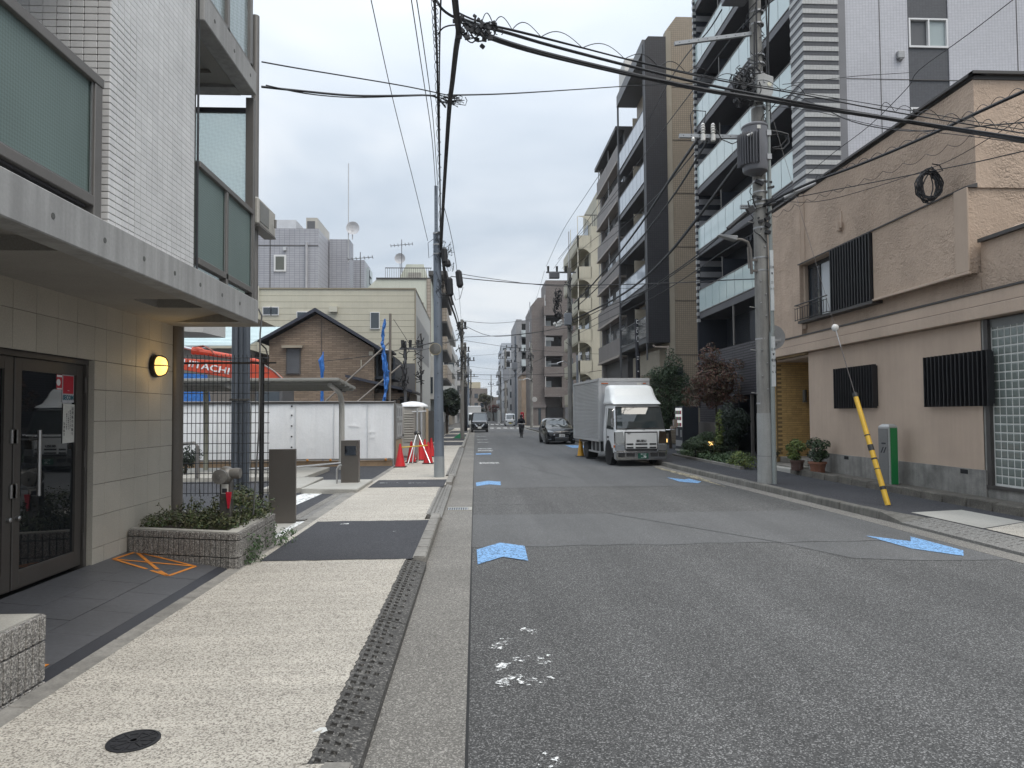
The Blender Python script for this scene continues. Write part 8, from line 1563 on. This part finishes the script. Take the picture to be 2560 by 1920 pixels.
for (x, y, lab, pot, h, col, sd, rr_) in ((8.28, 17.95, 'yellow green shrub in a dark pot beside the entrance step', (.13, .16, .26), .58, L_yel, 21, .26), (8.5, 17.3, 'leafy green shrub in a ribbed terracotta pot against the foundation', (.15, .20, .26), .5, L_green, 22, .25)):
    pp = thing('potted_plant', lab, 'potted plant', (x, y, .27)); b = MB(); b.lathe([(pot[0], 0), (pot[1], pot[2] - .05), (pot[1] + .02, pot[2] - .05), (pot[1] + .02, pot[2]), (pot[1] - .02, pot[2]), (.01, pot[2] - .03)], (x, y, .265), 20); [b.obox((x + pot[0] * 1.08 * math.cos(a), y + pot[0] * 1.08 * math.sin(a), .265 + .1), (.012, .03, .2), a) for a in [i * .42 for i in range(15)]]; b.build('pot', M_terra if sd == 22 else mat('dark_pot', (.09, .05, .04), .8), pp, smooth=True)
    b = MB(); rs = random.Random(sd); [leaves(b, c, r, 130, .042, rs, .4, .5) for c, r in clumpy((x, y, .27 + pot[2] + .30), (rr_, rr_, .28), 9, .5, sd)]; b.build('foliage', col, pp); b = MB(); [b.tube([(x, y, .5), (x + rs.uniform(-.15, .15), y + rs.uniform(-.15, .15), .9)], .008, 5) for _ in range(7)]; b.build('stems', M_bark, pp)
vm = thing('vending_machine', 'black drinks vending machine with a lit product window between the trees', 'vending machine', (9.0, 30.2, .15))
b = MB(); b.box(8.72, 9.4, 29.5, 30.6, .22, 2.05); b.build('cabinet', mat('vending_black', (.028, .031, .04), .4, .08), vm, bevel=.02)
b = MB(); b.box(8.70, 8.72, 29.6, 30.5, 1.18, 1.98); b.build('product_window', emit('vending_glow', (.75, .75, .72), .35), vm)
ca = MB(); ca.lathe([(.028, 0), (.03, .02), (.03, .13), (.02, .15)], (8.685, 0, 0), 8)
for i, colr in enumerate(((.4, .05, .05), (.05, .2, .4), (.45, .3, .05), (.05, .25, .12), (.45, .45, .42))):
    me_c = ca.mesh('sample_can', mat('can_%s' % 'abcde'[i], colr, .4, 0))
    for j in range(6): piece('sample_can', me_c, vm, (0, 29.66 + ((j * 5 + i) % 10) * .085, 1.2 + (j % 3) * .26))
b = MB(); b.box(8.695, 8.72, 29.6, 30.5, .35, .6); b.box(8.69, 8.72, 29.62, 29.78, .75, 1.05); b.box(8.69, 8.72, 30.2, 30.4, .8, 1.1); b.build('front_trim', M_alu, vm); b = MB(); b.box(8.7, 9.45, 29.5, 30.6, .14, .22); b.build('plinth', M_conc, vm); b = MB(); b.box(9.0, 9.1, 29.495, 29.5, .42, .5); b.build('label', M_paper, vm)
for (x, y, lb_) in ((7.9, 25.2, 'small lit garden lamp in the shrubs right of the vending machine'), (8.15, 24.3, 'small lit garden lamp nearest the dark rounded shrub'), (7.45, 27.6, 'small lit garden lamp partly hidden by the truck mirror')):
    gl = thing('garden_lamp', lb_, 'lamp', (x, y, .15), 'small lit lamps among the shrubs'); b = MB(); b.cyl((x, y, .1), (x, y, .62), .03, n=8); b.cyl((x, y, .76), (x, y, .79), .10, n=12); b.build('stem', M_blk, gl); b = MB(); b.cyl((x, y, .62), (x, y, .76), .085, n=12); b.build('glow', emit('garden_glow', (1, .62, .2), 1.8), gl)
yc = thing('traffic_cone', 'yellow traffic cone with a black band behind the truck wheel', 'traffic cone', (4.36, 29.3, 0)); b = MB(); b.lathe([(.15, 0), (.13, .06), (.055, .66), (.05, .7), (.01, .7)], (4.36, 29.3, .03), 16); b.build('cone_body', mat('cone_yellow', (.6, .3, .02), .5, .08, 5), yc, smooth=True); b = MB(); b.lathe([(.093, .34), (.072, .5)], (4.36, 29.3, .035), 16); b.build('black_band', M_plas, yc); b = MB(); b.box(4.16, 4.56, 29.1, 29.5, 0, .03); b.build('base', M_plas, yc)
# pruned street tree, left dark tree, far planting
pt_ = thing('pruned_tree', 'bare pruned street tree beside the truck rear', 'tree', (8.75, 58, .1)); b = MB(); b.tube([(8.85, 58, 0), (8.8, 58, 2.2), (8.9, 58, 3.2), (8.7, 58, 4.1)], [.1, .08, .07, .05], 7)
for p, q in (((8.82, 58, 2.6), (8.4, 58, 3.3)), ((8.88, 58, 3.1), (8.35, 58, 3.9)), ((8.9, 58, 3.3), (8.55, 58, 4.3)), ((8.75, 58, 3.8), (9.0, 58, 4.3)), ((8.8, 58, 2.2), (8.55, 58, 2.5))): b.tube([p, ((p[0] + q[0]) / 2 + .05, 58, (p[2] + q[2]) / 2 - .05), q], [.05, .045, .055], 6)
b.build('trunk', M_bark, pt_)
tree('pine_tree', 'dark clipped evergreen hanging over the wall on the left pavement', (-2.5, 62, .1), clumpy((-2.15, 62, 2.95), (1.15, 1.6, 1.15), 20, .36, 15), 5200, .13, L_dark, [(-2.5, 62, .1), (-2.45, 62, 1.6), (-2.2, 62, 2.8)], 17)
ng = MB(); ng.hexa([(-1.6, 49.5, .1), (-.75, 49.5, .1), (-.75, 51.5, .1), (-1.4, 51.5, .1)], [(-1.1, 50.0, .45), (-.8, 49.8, .65), (-.8, 50.8, .5), (-1.0, 50.8, .3)]); ng.top('green_net', mat('net_green', (.01, .16, .07), .8, .2, 8), 'crumpled green bird net at the foot of the second left pole', 'net')
tree('street_end_tree', 'broad half bare tree at the end of the street', (3.2, 200, 0), clumpy((3.0, 200, 6.0), (2.6, 2, 2.3), 16, .32, 18), 1500, .3, leafmat('leaf_olive', [(.07, .075, .03), (.11, .10, .05), (.13, .11, .07)]), [(3.2, 200, 0), (3.1, 200, 2.5), (3.0, 200, 5)], 18)
tree('street_end_red_tree', 'low red leaved tree right of the broad tree at the street end', (5.0, 196, 0), clumpy((5.2, 196, 3.4), (1.7, 1.4, 1.4), 12, .36, 19), 1100, .22, leafmat('leaf_red_far', [(.10, .03, .025), (.16, .05, .04), (.12, .07, .06)]), [(5, 196, 0), (5, 196, 1.6), (5.1, 196, 3)], 19)
tree('street_end_shrub', 'dark rounded shrub left of the broad tree at the street end', (1.4, 196, 0), clumpy((1.6, 196, 2.9), (1.0, 1, .9), 8, .45, 20), 700, .2, L_dark, [(1.4, 196, 0), (1.5, 196, 2)], 20)
fb_ = thing('distant_building', 'long brown grey building closing the far end of the street', 'building', (-1, 230, 0)); b = MB(); b.box(-14, 4.0, 230, 245, 0, 10.3); b.box(4, 14, 232, 245, 0, 7.5); b.build('wall', mat('far_brown', (.22, .19, .17), .8, .15, .2), fb_); b = MB(); b.box(-8, 1.8, 236, 246, 10.3, 12.6); b.build('roof_house', mat('far_cream', (.42, .38, .28), .8), fb_)
for r in range(3): b = MB(); [b.box(-13.5 + i * 1.9, -12.4 + i * 1.9, 229.9, 230, 1.2 + r * 3.0, 2.6 + r * 3.0) for i in range(9)]; b.build('window_row', M_win, fb_)
for (lab, x0, x1, y0, y1, h, col, sd) in (('pale five storey block on the right beyond the slim grey one', 7.4, 13, 212, 226, 17, (.40, .41, .42), 1), ('low tan building on the left beyond the pale balcony block', -13, -4.2, 128, 146, 10.5, (.30, .27, .23), 2), ('grey white mid rise far along the left side', -13, -3.8, 150, 175, 14.5, (.40, .40, .40), 3), ('brown far block on the left near the street end', -14, -3.6, 180, 200, 11, (.24, .20, .18), 4), ('white far block on the right next to the crossing', 7.6, 12, 163, 186, 12.5, (.46, .46, .46), 5), ('bluish far tower above the right street end', 9, 16, 240, 255, 26, (.36, .39, .43), 6)):
    t = thing('distant_building', lab, 'building', ((x0 + x1) / 2, y0, 0)); b = MB(); b.box(x0, x1, y0, y1, 0, h); b.build('wall', mat('far_wall_%s' % 'abcdefg'[sd], col, .8, .12, .3), t)
    fl = int((h - 2) / 2.9); sx = x0 if x0 > 0 else x1; sg = -1 if x0 > 0 else 1
    for k in range(fl):
        z = 2.4 + k * 2.9; nb = max(2, int((x1 - x0) / 2.2)); w = (x1 - x0) / nb
        for i in range(nb): b = MB(); b.box(x0 + (i + .2) * w, x0 + (i + .75) * w, y0 - .06, y0, z + .3, z + 1.7); b.build('window', M_win, t)
        b = MB(); b.box(sx, sx + sg * .7, y0 + 1.5, y1 - 1, z - .2, z + .85); b.build('balcony', mat('far_balcony_%s' % 'abcdefg'[sd], tuple(q * 1.15 for q in col), .7, .1, .5), t)
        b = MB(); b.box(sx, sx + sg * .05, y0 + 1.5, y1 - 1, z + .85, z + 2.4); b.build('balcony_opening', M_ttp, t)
wl = thing('viaduct_wall', 'long low grey wall with a pale coping across the street end', 'wall', (4, 205, 0)); b = MB(); b.box(-6, 8.5, 205, 206, 0, 2.6); b.build('wall', mat('far_wall_grey', (.30, .31, .30), .8, .1, .4), wl); b = MB(); b.box(-6, 8.5, 204.8, 206.2, 2.6, 2.9); b.build('coping', MATS['far_pale_wall'], wl)
pb = thing('post_box', 'red post box beside the small white mini van', 'post box', (6.9, 104, .1)); b = MB(); b.box(6.65, 7.15, 104, 104.4, .9, 2.1); b.build('box', M_red, pb, bevel=.04); b = MB(); b.cyl((6.9, 104.2, 0), (6.9, 104.2, .9), .08); b.build('post', M_grey, pb); b = MB(); b.box(6.86, 6.94, 103.98, 104, 1.2, 1.8); b.build('white_mark', M_inkw, pb)
for (x, lab) in ((4.5, 'white post left of the pair by the far crossing'), (4.85, 'white post right of the pair by the far crossing')): b = MB(); b.cyl((x, 140, 0), (x, 140, 3.0 if x < 4.6 else 2.4), .06, n=6); b.top('bollard_post', M_wpaint, lab, 'post', 'white posts by the far crossing')
# planter vegetation on the left
rs = random.Random(14); b = MB()
for k in range(46):
    x, y = rs.uniform(-3.8, -2.72), rs.uniform(8.15, 9.25)
    if y < 8.15 + (-x - 2.72) * .25: continue
    leaves(b, (x, y, .50 + rs.uniform(0, .05)), (.16, .16, .09), 90, .022, rs, .3, .5)
for k in range(26): x, y = rs.uniform(-3.15, -2.62), rs.uniform(8.6, 9.3); leaves(b, (x, y, .62 + rs.uniform(-.05, .2)), (.12, .12, .12), 42, .026, rs, .2, .5)
for k in range(60):
    x, y = rs.uniform(-3.6, -2.6), rs.uniform(8.2, 9.3); h = rs.uniform(.12, .38); dx, dy = rs.uniform(-.12, .12), rs.uniform(-.12, .12); b.tube([(x, y, .48), (x + dx * .5, y + dy * .5, .48 + h * .7), (x + dx, y + dy, .48 + h)], .0025, 3, caps=False)
    for q in range(7): t = rs.uniform(.3, 1); leaves(b, (x + dx * t, y + dy * t, .48 + h * t), (.03, .03, .03), 2, .024, rs, .1)
b.struct('planter_ground_cover', L_pl, 'stuff')
rs = random.Random(15); b = MB()
for (x, y, h) in ((-2.49, 8.2, .26), (-2.50, 8.05, .18), (-2.46, 9.15, .2), (-2.42, 9.3, .14), (-2.52, 8.35, .22), (-2.5, 8.95, .3)):
    for k in range(9): leaves(b, (x + rs.uniform(-.05, .08), y + rs.uniform(-.12, .12), .14 + rs.uniform(0, h)), (.05, .06, .05), 14, .020, rs, .2, .3)
b.struct('pavement_weeds', L_ivy, 'stuff')
tree('car_park_shrub', 'clipped shrub behind the wire mesh in the car park', (-7.9, 19.6, .2), clumpy((-7.75, 19.6, .62), (.35, .3, .4), 7, .5, 25), 900, .04, L_dark, [(-7.8, 19.6, .1), (-7.8, 19.6, .5)], 26, 'shrub', None, False)
# ================================================================ THIN AIR HAZE
hm = bpy.data.materials.new('air_haze'); hm.use_nodes = True; t_ = hm.node_tree; t_.nodes.clear()
o_ = t_.nodes.new('ShaderNodeOutputMaterial'); v_ = t_.nodes.new('ShaderNodeVolumePrincipled'); v_.inputs['Color'].default_value = (.86, .91, .96, 1); v_.inputs['Density'].default_value = .00028; v_.inputs['Anisotropy'].default_value = .3
t_.links.new(v_.outputs[0], o_.inputs['Volume'])
b = MB(); b.box(-720, 720, -320, 1220, -1.2, 40); b.struct('haze', hm, 'stuff')
